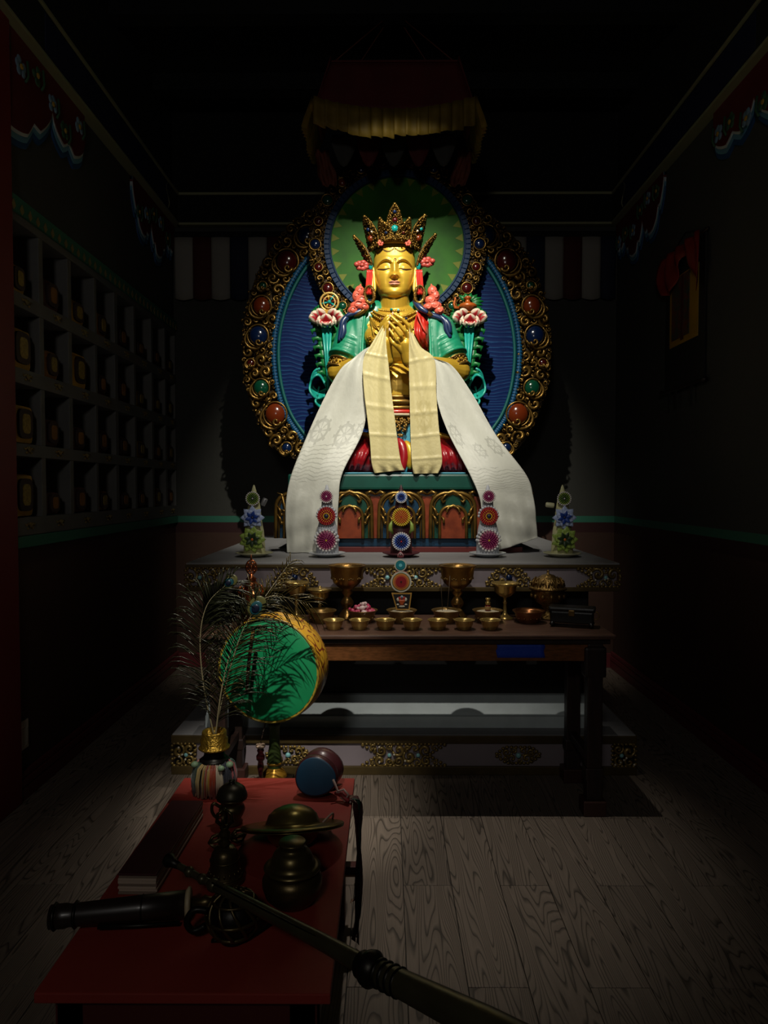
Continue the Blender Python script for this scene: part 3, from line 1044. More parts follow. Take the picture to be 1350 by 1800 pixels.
# head halo
HCX, HCZ = hpt(698, 441)
Rd = 113 * HS
YH = 5.02
HALOG = M('halo_green', '2f6a18', .55, 0, var=.25, vscale=6, col2='255816', spec=.2)
HALOY = M('halo_yellow_flame', '6d7526', .55, spec=.2)
HALOB = M('halo_blue_ring', '07294c', .5, spec=.25)
def circ(r, n=96, c=None):
    cx, cz = c or (HCX, HCZ)
    return [(cx + r * math.cos(2 * PI * k / n), cz + r * 1.0 * math.sin(2 * PI * k / n)) for k in range(n)]
disc = MB().prism(circ(Rd), YH, YH + .14).build('head_disc', HALOG, mo)
for k in range(30):
    a = 2 * PI * (k + .5) / 30
    r1, r2 = Rd * .985, Rd * .87
    m_ = MB()
    pts = [(HCX + r1 * math.cos(a - .06), HCZ + r1 * math.sin(a - .06)), (HCX + r1 * math.cos(a + .06), HCZ + r1 * math.sin(a + .06)), (HCX + r2 * math.cos(a), HCZ + r2 * math.sin(a))]
    m_.prism(pts, YH - .0015, YH + .003)
    m_.build('painted_flame', HALOY, disc)
b = MB().ring(circ(Rd + 11 * HS), circ(Rd - .002), YH - .02, YH + .14)
for k in range(90):
    a = 2 * PI * k / 90
    b.tube([(HCX + (Rd + .004) * math.cos(a), YH - .021, HCZ + (Rd + .004) * math.sin(a)), (HCX + (Rd + .042) * math.cos(a), YH - .021, HCZ + (Rd + .042) * math.sin(a))], .004, 4)
b.tube([(x, YH - .022, z) for x, z in circ(Rd + 1.5 * HS, 64)], .006, 5, closed=True)
b.build('blue_ring', HALOB, mo)
R1, R2 = Rd + 12 * HS, Rd + 38 * HS
b = MB().ring(circ(R2), circ(R1), YH + .02, YH + .16)
b.build('head_ring_board', CARVEDARK, mo)
# carved gold filling
ins_out = poly_inside(outer)
hole = poly_inside(inleft + [(2 * HX - x, z) for x, z in inleft[::-1]])
def in_band(x, z):
    d = math.hypot(x - HCX, z - HCZ)
    return min(ins_out(x, z), -hole(x, z), d - (R2 - .02)) if z > hz(800) else -1
def in_head(x, z):
    d = math.hypot(x - HCX, z - HCZ)
    return min(d - R1, R2 - d)
# jewels: photo pixel, radius px, colour
gems = [(505, 462, 19, GEMRED), (540, 417, 16, GEMBLUE), (461, 540, 16, GEMORANGE), (455, 592, 17, GEMBLUE), (460, 683, 14, GEMGREEN), (485, 729, 19, GEMORANGE), (505, 788, 9, GEMBLUE), (442, 640, 7, GEMRED), (463, 505, 7, GEMGREEN)]
gold = MB()
taken = []
gl = []
for px, py, r, m in gems:
    for s in (1, -1):
        x, z = hpt(px, py)
        x = HX + s * (x - HX)
        r_ = r * HS
        gl.append((x, z, r_, m, s))
        taken.append((x, z, r_ * 1.22))
plane = lambda x, z, l: (x, 5.150 - l, z)
for x, z, r_, m, s in gl:
    g = MB().ball((x, 5.125, z), (r_ * .92, r_ * .6, r_), 20, 12)
    g.build('jewel', m, mo)
    n = 36
    gold.tube([(x + r_ * 1.08 * math.cos(2 * PI * k / n), 5.115, z + r_ * 1.12 * math.sin(2 * PI * k / n)) for k in range(n)], .007, 6, closed=True)
    gold.tube([(x + s * r_ * (1.25 + .25 * math.sin(t * 2)) * math.cos(t), 5.108, z + r_ * (1.3 + .2 * math.sin(t * 2)) * math.sin(t)) for t in [-.4 - 3.6 * q / 13 for q in range(14)]], [.004 + .009 * math.sin(PI * q / 13) for q in range(14)], 6)
    # scroll biting the lower edge of the jewel
    gold.tube(curl_pts((x + s * r_ * .15, z - r_ * .72), r_ * .42, 0 if s > 0 else PI, 1.1, -s, 12, lambda a, b_, l: (a, 5.095 - l, b_), .015), [.012 * (1 - .6 * q / 11) for q in range(12)], 6)
rnd = random.Random(7)
xs = [p[0] for p in outer]
scrollwork(gold, in_band, (min(xs), max(xs), hz(810), hz(305)), plane, 1900, .013, .046, rnd, .035, 40, .27, taken=taken)
for k in range(2600):
    x, z = rnd.uniform(min(xs), max(xs)), rnd.uniform(hz(810), hz(305))
    if in_band(x, z) < .012 or any((x - a) ** 2 + (z - b_) ** 2 < (c_ * .95) ** 2 for a, b_, c_ in taken):
        continue
    a, L_ = rnd.uniform(0, 2 * PI), rnd.uniform(.012, .026)
    d = Vector((math.cos(a), 0, math.sin(a)))
    p = Vector((x, 5.150, z))
    gold.tube([p - d * L_, p + Vector((0, -.016, 0)), p + d * L_], [.003, .0085, .002], 5)
gold.build('gilt_scrollwork', CARVED, mo, 'stuff')
hg = [(a, Rd + 26 * HS, (8.5 if k % 2 else 6.5) * HS) for k, a in enumerate([math.radians(d) for d in (196, 180, 164, 148, 132, 212, 116, 100, 228)])]
gold2 = MB()
taken = []
for k, (a, r, gr) in enumerate(hg):
    for s in (1, -1):
        x, z = HCX + s * r * math.cos(a), HCZ - r * math.sin(a) * -1
        MB().ball((x, YH - .005, z), (gr, gr * .6, gr), 14, 9).build('jewel', (GEMRED, GEMBLUE, GEMRED, GEMGREEN, GEMORANGE)[k % 5], mo)
        gold2.tube([(x + gr * 1.15 * math.cos(2 * PI * q / 22), YH - .012, z + gr * 1.15 * math.sin(2 * PI * q / 22)) for q in range(22)], .006, 5, closed=True)
        taken.append((x, z, gr * 1.2))
plane2 = lambda x, z, l: (x, YH + .015 - l, z)
scrollwork(gold2, in_head, (HCX - R2, HCX + R2, HCZ - R2, HCZ + R2), plane2, 800, .010, .030, rnd, .03, 40, .27, taken=taken)
for r in (R1 + .004, R2 - .004):
    for k in range(110):
        a = 2 * PI * k / 110
        gold2.ball((HCX + r * math.cos(a), YH + .008, HCZ + r * math.sin(a)), .009, 6, 4)
gold2.build('gilt_ring_scrollwork', CARVED, mo, 'stuff')

# ------------------------------------------------------------------ seated gilt statue
SX, SY = P(697, 800, 4.75).x, 4.75
st = thing('seated_statue', 'gilded seated deity statue with tall jewelled crown, green robe and hands at the chest', 'statue', (SX, SY, TZ))
def Q(px, py, Y):
    return P(px, py, Y)
body = MB()
CH = (Q(697, 592, 4.76), (.225, .165, .22))
BE = (Q(697, 690, 4.75), (.185, .150, .20))
HI = (Q(697, 785, 4.78), (.26, .19, .15))
for c_, r in (CH, BE, HI):
    body.ball(c_, r, 32, 20)
for px in (668, 724):
    body.ball(Q(px, 592, 4.665), (.105, .07, .085), 20, 12)
body.capsule(Q(694, 556, 4.745), Q(694, 500, 4.71), .098, .086, 24)
body.capsule(Q(694, 540, 4.75), Q(694, 526, 4.74), .104, .095, 24)
SHL, SHR = Q(626, 588, 4.76), Q(768, 588, 4.76)
ELL, ELR = Q(596, 655, 4.66), Q(806, 653, 4.66)
WRL, WRR = Q(680, 634, 4.475), Q(719, 634, 4.445)
for s, e, w_ in ((SHL, ELL, WRL), (SHR, ELR, WRR)):
    body.capsule(Q(694, 552, 4.76), s, .085, .105, 20)
    body.capsule(s, e, .105, .076, 20)
    body.capsule(e, w_, .078, .044, 20)
def finger(pts, r0, r1):
    n = len(pts)
    body.chain(pts, [r0 + (r1 - r0) * i / (n - 1) for i in range(n)], 10)
# viewer-right hand: back of the palm faces the light, fingers rise to upper left
body.chain([WRR, Q(716, 618, 4.44), Q(713, 606, 4.432)], [.044, .047, .048], 16)
body.ball(Q(712, 605, 4.43), (.052, .030, .060), 16, 12)
body.ball(Q(716, 600, 4.43), (.040, .028, .036), 16, 12)
finger([Q(722, 590, 4.425), Q(719, 573, 4.402), Q(706, 560, 4.396), Q(692, 551.5, 4.408)], .0160, .0105)
finger([Q(716, 595, 4.415), Q(712, 582, 4.385), Q(699, 567, 4.378), Q(687, 556, 4.392)], .0160, .0105)
finger([Q(709, 599, 4.41), Q(704, 590, 4.376), Q(694, 577.5, 4.370), Q(685.5, 568, 4.386)], .0150, .0100)
finger([Q(703, 606, 4.415), Q(697.5, 598, 4.382), Q(691, 588.5, 4.376), Q(685.5, 580, 4.388)], .0135, .0092)
finger([Q(706, 618, 4.425), Q(697, 608, 4.40), Q(691, 603, 4.395), Q(686, 594, 4.408)], .0180, .0115)
# viewer-left hand behind it
body.chain([WRL, Q(677, 616, 4.46), Q(676, 604, 4.45)], [.042, .046, .046], 16)
body.ball(Q(676, 600, 4.45), (.046, .030, .058), 16, 12)
finger([Q(671, 585, 4.45), Q(671, 572, 4.44), Q(677, 562, 4.43), Q(682, 555, 4.43)], .0185, .0115)
finger([Q(675, 584, 4.44), Q(676, 572, 4.425), Q(681, 563, 4.42), Q(685, 558, 4.425)], .0185, .0115)
finger([Q(679, 588, 4.435), Q(681, 577, 4.415), Q(684, 569, 4.415), Q(687, 566, 4.42)], .0175, .011)
finger([Q(682, 594, 4.435), Q(685, 584, 4.415), Q(687, 577, 4.415)], .0165, .011)
finger([Q(683, 610, 4.445), Q(687, 600, 4.425), Q(688, 592, 4.42)], .020, .012)
remesh(body, 'body', GOLD, st, .0042, 2)
# finger nails
NAIL = M('nail_pink', 'd8b79a', .4)
for px, py, y in ((690.5, 551, 4.398), (685.5, 555.5, 4.382), (684.5, 567.5, 4.377), (684.5, 579.5, 4.380)):
    MB().ball(Q(px, py, y - .004), (.006, .004, .011), 8, 6).build('fingernail', NAIL, st)

def ell_y(x, z, el, off=0.0):
    c_, r = el
    k = 1 - ((x - c_.x) / r[0]) ** 2 - ((z - c_.z) / r[2]) ** 2
    return c_.y - r[1] * math.sqrt(max(k, .02)) - off
PECL = [(Q(px, 592, 4.665), (.105, .07, .085)) for px in (668, 724)]
def front(px, py, off=.004):
    """point on the statue's trunk in front of a place in the picture"""
    q = Q(px, py, 4.60)
    y = min([ell_y(q.x, q.z, e) for e in (CH, BE, PECL[0], PECL[1]) if abs(q.x - e[0].x) < e[1][0] * .98 and abs(q.z - e[0].z) < e[1][2] * .98] + [4.76])
    q = Q(px, py, y)
    return Vector((q.x, y - off, q.z))

# --- necklaces and chest ornaments
b = MB()
def neck_arc(x0, x1, y0, sag, n=30):
    return [front(x0 + (x1 - x0) * k / n, y0 + sag * math.sin(PI * k / n) ** .8, .010) for k in range(n + 1)]
col = [Q(694 + 33 * math.cos(a), 541 + 6 * math.sin(a), 4.745 - .115 * math.sin(a)) for a in [PI * k / 30 for k in range(31)]]
for p in col:
    b.ball(p, .0085, 7, 5)
for x0, x1, y0, sag in ((650, 738, 547, 21), (654, 734, 545, 13), (647, 741, 550, 46)):
    pts = neck_arc(x0, x1, y0, sag)
    b.tube(pts, .0065, 6)
    for k in range(0, len(pts) - 1):
        if sag < 30:
            b.ball(pts[k] + Vector((0, -.005, -.004)), .008, 6, 4)
for cx, cy, w_, h_ in ((664, 566, 9, 12), (677, 556, 8, 9), (708, 556, 8, 9), (722, 568, 9, 12), (693, 553, 9, 11)):
    for f in (1, .62):
        b.tube([front(cx - w_ * f * math.cos(PI * k / 12), cy + h_ * f * math.sin(PI * k / 12), .006) for k in range(13)], .0048, 5)
for cx, cy in ((666, 588), (722, 590), (684, 586)):
    b.tube([front(cx - 11 + 22 * k / 10, cy - 8 + 9 * math.sin(PI * k / 10), .006) for k in range(11)], .0045, 5)
# long bead strand on the left side
b.tube([front(651, 560, .008), front(656, 585, .008), front(661, 610, .008), front(664, 632, .008)], .0075, 6)
rnd = random.Random(3)
for k in range(60):
    b.ball(front(652 + rnd.uniform(-6, 8), 592 + 42 * rnd.random(), .010), rnd.uniform(.006, .010), 6, 4)
b.build('necklace', M('necklace_gold', 'c39a36', .34, .65, var=.35, vscale=30), st)
for px, py, m in ((688, 545, GEMTURQ), (700, 546, GEMPALE), (672, 562, GEMRED), (714, 561, GEMBLUE), (733, 549, PEARL)):
    MB().ball(front(px, py, .016), (.009, .008, .009), 10, 7).build('necklace_gem', m, st)

# --- green robe: sleeves and front panels
def robe(s):
    b = MB()
    sh_, el_ = (SHL, ELL) if s < 0 else (SHR, ELR)
    px = lambda d: 697 + s * d
    mid = sh_.lerp(el_, .42)
    b.capsule(sh_ + Vector((0, .0, .012)), mid, .128, .112, 28)
    b.capsule(mid, sh_.lerp(el_, .50), .112, .113, 28)
    b.capsule(Q(px(36), 553, 4.77), sh_ + Vector((0, .01, .0)), .092, .128, 24)
    for k in range(16):
        t = k / 15
        b.ball(Q(px(67 + 2 * t), 556 + 82 * t, 4.665 - .035 * t), (.042, .030, .05), 14, 10)
    for k in range(4):     # vertical folds of the front panel
        b.tube([Q(px(59 + k * 6), 556 + k * 3, 4.645 + .018 * k), Q(px(62 + k * 6), 592, 4.630 + .010 * k), Q(px(64 + k * 5.5), 636, 4.605 + .008 * k)], [.010, .012, .012], 8)
    ax = (el_ - sh_).normalized()
    u = Vector((0, -1, 0)); u = (u - ax * u.dot(ax)).normalized()
    v = ax.cross(u)
    for k, t in enumerate((.22, .34, .43, .50)):
        c_ = sh_.lerp(el_, t)
        R_ = .128 - .016 * t / .42 - .002
        pts = []
        for q in range(13):
            a = -1.5 + 3.0 * q / 12
            sag = .06 * math.cos(a * 1.0) * (1 if k < 4 else .2) * (1 if s > 0 else 1)
            pts.append(c_ + (u * math.cos(a) + v * math.sin(a)) * R_ + ax * (sag - .03) + Vector((0, 0, -s * 0)))
        b.tube(pts, [.002 + .0045 * math.sin(PI * q / 12) for q in range(13)], 8)
    # bead of the sleeve hem
    c_ = sh_.lerp(el_, .66)
    b.tube([c_ + (u * math.cos(a) + v * math.sin(a)) * .106 for a in [2 * PI * q / 28 for q in range(28)]], .012, 8, closed=True)
    o = remesh(b, 'robe_sleeve', TEAL, st, .0065, 3)
    e = MB().tube(spline([Q(px(49), 543, 4.68), Q(px(56), 556, 4.650), Q(px(59), 590, 4.632), Q(px(60), 638, 4.60)], 20), .0065, 6)
    e.build('border', TEALRIM, o)
robe(-1)
robe(1)
# --- red shoulder sash with folds
rows = []
for i in range(16):
    t = i / 15
    xl = 735 + 3 * t + 5 * math.sin(PI * t) * -1
    xr = 742 + 17 * min(1, t * 2.2) ** .8
    xl = xl - 4 * math.sin(PI * t) + 16 * max(0, t - .62)
    row = []
    for j in range(22):
        u = j / 21
        px, py = xl + (xr - xl) * u, 545 + 70 * t + 6 * u * t
        q = front(px, py, .012)
        q.y = max(q.y, 4.585)
        f = .007 * math.sin(u * 20 + t * 3) * min(1, t * 2)
        row.append((q.x, q.y - .012 - f - .02 * t, q.z))
    rows.append(row)
MB().grid(rows, 0, True, .012).build('red_sash', REDCLOTH, st)
MB().tube([Q(733, 549, 4.59), Q(739, 566, 4.575), Q(744, 577, 4.57), Q(751, 588, 4.575)], .005, 6).build('sash_border', CORAL, st)
# --- belt, apron and lap cloth seen between the scarves
b = MB()
def belly_ring(py, rx, ry, r, n=48):
    c_ = Q(697, py, 4.765)
    return [(c_.x + rx * math.cos(a), c_.y + ry * math.sin(a), c_.z) for a in [2 * PI * k / n for k in range(n)]]
for py, rx, ry, r in ((703, .20, .165, .014), (712, .212, .178, .02), (722, .222, .186, .014)):
    b.tube(belly_ring(py, rx, ry, r), r, 8, closed=True)
rnd = random.Random(9)
for k in range(150):
    px, py = rnd.uniform(686, 722), rnd.uniform(736, 768)
    if abs(px - 704) < (772 - py) * .55:
        q = Q(px, py, 4.53 - (py - 736) * .0012)
        b.ball(q, rnd.uniform(.006, .012), 6, 4)
b.build('gold_belt', CARVED, st)
b = MB()
b.tube(belly_ring(729, .228, .192, 0), .014, 8, closed=True)
b.build('red_belt_band', REDCLOTH, st)
b = MB()
b.tube(belly_ring(734, .230, .196, 0), .010, 8, closed=True)
b.build('white_belt_band', M('belt_white', 'b7a98a', .5), st)
def lap_sheet(name, edge, y0, mat, dy=.02):
    pts = [Q(px, py, y0) for px, py in edge]
    MB().prism([(p.x, p.z) for p in pts], y0, y0 + dy).build(name, mat, st)
lap_sheet('blue_apron', [(684, 742), (726, 742), (731, 790), (720, 818), (700, 826), (686, 800)], 4.535, SKYBLUE)
lap_sheet('dark_blue_apron', [(688, 772), (704, 784), (712, 828), (690, 828)], 4.52, THBLUE)
b = MB().tube(spline([Q(692, 772, 4.50), Q(704, 780, 4.48), Q(710, 800, 4.46), Q(706, 828, 4.45)], 14), [.012, .016, .02, .026, .030, .032, .034, .034, .034, .032, .030, .028, .024, .018], 10)
b.build('red_lap_fold', CRIMSON, st)
MB().tube(spline([Q(704, 772, 4.49), Q(713, 785, 4.475), Q(716, 805, 4.465), Q(713, 830, 4.46)], 12), .009, 8).build('lap_fold_border', SKYBLUE, st)
MB().tube(spline([Q(712, 776, 4.49), Q(720, 790, 4.47), Q(722, 808, 4.465), Q(719, 824, 4.465)], 12), [.012, .02, .026, .03, .032, .034, .034, .032, .03, .028, .022, .012], 10).build('gilt_foot', GOLD, st)
# --- crimson skirt over crossed legs
b = MB()
KL, KR = Q(560, 806, 4.56), Q(838, 806, 4.56)
for kx, s in ((KL, -1), (KR, 1)):
    b.capsule(Q(697 + s * 30, 795, 4.76), kx, .130, .100, 24)
    b.capsule(kx + Vector((0, -.02, -.010)), Q(697 + s * 6, 810, 4.54), .088, .078, 24)
    for k in range(8):
        t = k / 7
        p0 = Q(697 + s * (28 + 90 * t), 768 + 8 * t, 4.66 - .03 * t)
        p1 = Q(697 + s * (52 + 80 * t), 795, 4.445 + .02 * t)
        p2 = Q(697 + s * (64 + 72 * t), 828, 4.455 + .02 * t)
        b.tube(spline([p0, p1, p2], 10), [.006 + .012 * math.sin(PI * q / 9) for q in range(10)], 8)
b.ball(Q(697, 810, 4.66), (.30, .20, .075), 24, 14)
remesh(b, 'skirt', CRIMSON, st, .008, 3)
for s in (-1, 1):
    b = MB().tube(spline([Q(697 + s * 36, 768, 4.66), Q(697 + s * 70, 764, 4.64), Q(697 + s * 100, 772, 4.62)], 12), .020, 8)
    b.build('skirt_waist_fold', GOLD, st)

# --- arm bands
for s, sh_, el_ in ((-1, SHL, ELL), (1, SHR, ELR)):
    b = MB()
    ax = (el_ - sh_).normalized()
    u = (Vector((0, -1, 0)) - ax * Vector((0, -1, 0)).dot(ax)).normalized()
    v = ax.cross(u)
    for t, r, w_ in ((.78, .090, .008), (.98, .085, .008)):
        c_ = sh_.lerp(el_, t)
        b.tube([c_ + (u * math.cos(a) + v * math.sin(a)) * r for a in [2 * PI * q / 28 for q in range(28)]], w_, 6, closed=True)
    rnd = random.Random(5 + s)
    for k in range(70):
        a, t = rnd.uniform(-2.2, 2.2), rnd.uniform(.80, .96)
        b.ball(sh_.lerp(el_, t) + (u * math.cos(a) + v * math.sin(a)) * .087, rnd.uniform(.006, .010), 6, 4)
    b.build('arm_band', CARVED, st)

# --- head
HZ = Q(694, 471, 4.60).z
HXc = Q(693.5, 471, 4.60).x
HY = 4.725
ZK = [-.186, -.180, -.168, -.150, -.125, -.095, -.06, -.02, .03, .08, .13, .17, .20, .225, .24]
AK = [.004, .034, .060, .084, .104, .117, .127, .134, .137, .1365, .132, .122, .104, .070, .004]
FK = [.060, .092, .109, .117, .1195, .120, .119, .118, .122, .126, .124, .112, .092, .062, .010]
def tab(z, K):
    return float(np.interp(z, ZK, K))
def G(x, s):
    return math.exp(-.5 * (x / s) ** 2)
def sst(e0, e1, x):
    t = max(0, min(1, (x - e0) / (e1 - e0)))
    return t * t * (3 - 2 * t)
def brow_z(ax):
    t = (ax - .012) / .105
    return .022 + .040 * math.sin(PI * min(1, max(0, t * .93 + .05))) ** .75 - .012 * t
def lid_z(ax):
    t = (ax - .028) / .082
    return .0015 - .010 * math.sin(PI * max(0, min(1, t))) ** 1.3 + .004 * t
def feat(x, z):
    """relief of the face in metres towards the front"""
    ax = abs(x)
    d = 0
    # forehead to nose ridge
    if z < .07:
        t = max(0, min(1, (.050 - z) / .104))
        h = .006 + .029 * t ** 1.1
        w_ = .0085 + .0065 * t
        g = G(x, w_)
        fall = sst(-.0665, -.054, z)
        up = 1 - sst(.02, .07, z)
        d += h * g * fall * up
    d += .014 * G(ax - .0185, .0085) * G(z + .050, .0095)
    d += .012 * G(x, .014) * G(z + .050, .010)
    # brow edge and eye hollow
    if ax > .008:
        bz = brow_z(ax)
        inx = sst(.010, .03, ax) * (1 - sst(.105, .128, ax))
        below = 1 - sst(bz - .010, bz + .001, z)
        hollow = below * sst(-.035, .012, z)
        d -= .0150 * inx * hollow
        d += .0045 * G(z - bz - .003, .006) * inx
        # eyeball under the lid
        d += .0175 * G(ax - .069, .030) * G(z - .006, .0145) * inx
        lz = lid_z(ax)
        inlid = sst(.026, .036, ax) * (1 - sst(.104, .116, ax))
        d -= .0050 * inlid * sst(-.004, 0, lz - z) * sst(-.016, -.001, z - lz + .0)
        d -= .0016 * inlid * G(z - lz - .016, .0022)
    # lips
    lc = -.0965 + .003 * min(1, ax / .03) - (.0015 if ax < .004 else 0)
    if ax < .05:
        m = 1 - sst(.030, .041, ax)
        up = G(ax - .011, .011) * G(z - (lc + .0075), .0055) + .55 * G(ax - .026, .009) * G(z - (lc + .004), .005)
        lo = G(x, .020) * G(z - (lc - .0095), .0068)
        d += m * (.0150 * up + .0180 * lo)
        d -= .0060 * m * G(z - lc, .0020)
        d += .006 * G(x, .026) * G(z + .094, .020)
    d -= .0030 * G(x, .005) * G(z + .076, .007)
    d -= .0045 * G(x, .03) * G(z + .121, .008)
    d += .0100 * G(x, .032) * G(z + .150, .018)
    d += .0055 * G(ax - .080, .035) * G(z + .050, .035)
    d -= .0035 * G(ax - .047, .009) * G(z + .085, .018)
    return d
def face_y(x, z, off=0.0):
    a, f = tab(z, AK), tab(z, FK)
    k = max(0, 1 - abs(x / a) ** 2.5)
    return HY - f * k ** (1 / 2.5) - feat(x, z) * min(1, k * 3) - off
def fp(x, z, off=0.0):
    return Vector((HXc + x, face_y(x, z, off), HZ + z))
def face_px(px, py, off=.0):
    q = Q(px, py, 4.60)
    return fp(q.x - HXc, q.z - HZ, off)
NR, NC = 190, 300
vs = []
mats_i = []
zsamp = []
for i in range(NR):
    t = i / (NR - 1)
    zsamp.append(-.186 + .426 * (t + .05 * math.sin(2 * PI * t)))
for z in zsamp:
    a, f = tab(z, AK), tab(z, FK)
    for k in range(NC):
        # denser sampling over the face (front half uses two thirds of the points)
        u = k / NC
        ang = (u / .68) * PI if u < .68 else PI + (u - .68) / .32 * PI
        cx, sn = math.cos(ang), math.sin(ang)
        ex = 2 / 2.5
        x = a * math.copysign(abs(cx) ** ex, cx)
        if sn >= 0:
            kk = max(0, 1 - abs(x / a) ** 2.5) if a else 0
            y = HY - f * kk ** (1 / 2.5) - feat(x, z) * min(1, kk * 3)
        else:
            y = HY + (f * 1.15) * abs(sn) ** ex
        vs.append((HXc + x, y, HZ + z))
fs, mi = [], []
for i in range(NR - 1):
    for k in range(NC):
        k2 = (k + 1) % NC
        fs.append((i * NC + k, i * NC + k2, (i + 1) * NC + k2, (i + 1) * NC + k))
h = MB()
h.add(vs, fs, 0, True)
for n_, f in enumerate(h.f):
    c_ = h.v[f[0]]
    x, z = c_[0] - HXc, c_[2] - HZ
    ax = abs(x)
    lc = -.0965 + .003 * min(1, ax / .03)
    if c_[1] < HY - .05 and ax < .038:
        wv = 1 - (ax / .038) ** 2.2
        up = .0145 * wv - .003 * G(x, .004)
        lo = .019 * wv ** .8
        if -lo < z - lc < up:
            h.m[n_] = 1
h.add([(HXc, HY - .03, HZ - .187)], [])
h.build('head', [GOLDHEAD, LIP], st)
# drawn lines: lids, brows, hairline, mark on the forehead
b = MB()
for s in (-1, 1):
    b.tube([fp(s * x, lid_z(x) - .0008, .0012) for x in np.linspace(.030, .112, 24)], [.0006 + .0020 * math.sin(PI * k / 23) ** .7 for k in range(24)], 6)
b.tube([fp(s_, -.0965 + .003 * min(1, abs(s_) / .03), -.001) for s_ in np.linspace(-.035, .035, 20)], .0016, 5)
b.build('eye_lines', INK, st)
b = MB()
for s in (-1, 1):
    b.tube([fp(s * x, brow_z(x) - .001, -.0002) for x in np.linspace(.016, .114, 26)], [.0006 + .0020 * math.sin(PI * k / 25) ** .6 for k in range(26)], 6)
b.build('brow_shade_lines', M('brow_shade_brown', '6b4e14', .5), st)  # drawn brow whose dark line also imitates shade under the brow ridge
b = MB()
c_ = fp(.003, .053, .0)
b.tube([(c_.x + .0075 * math.cos(2 * PI * k / 16), c_.y - .002, c_.z + .0075 * math.sin(2 * PI * k / 16)) for k in range(16)], .0022, 5, closed=True)
b.ball(c_ + Vector((0, -.001, 0)), (.003, .003, .003), 8, 6)
b.build('forehead_mark', M('mark_bronze', '8a5a20', .4, .4), st)
b = MB()
for x0, x1 in ((-.125, -.075), (-.078, -.002), (.004, .078), (.075, .125)):
    for dz in (0, .006):
        b.tube([fp(x0 + (x1 - x0) * k / 14, .128 - dz - .020 * math.sin(PI * k / 14), .0012) for k in range(15)], .0018, 5)
b.tube([fp(.002, .128, .001), fp(.002, .100, .001)], .0018, 5)
b.build('hairline_curls', M('curl_line', '4a2c10', .5), st)
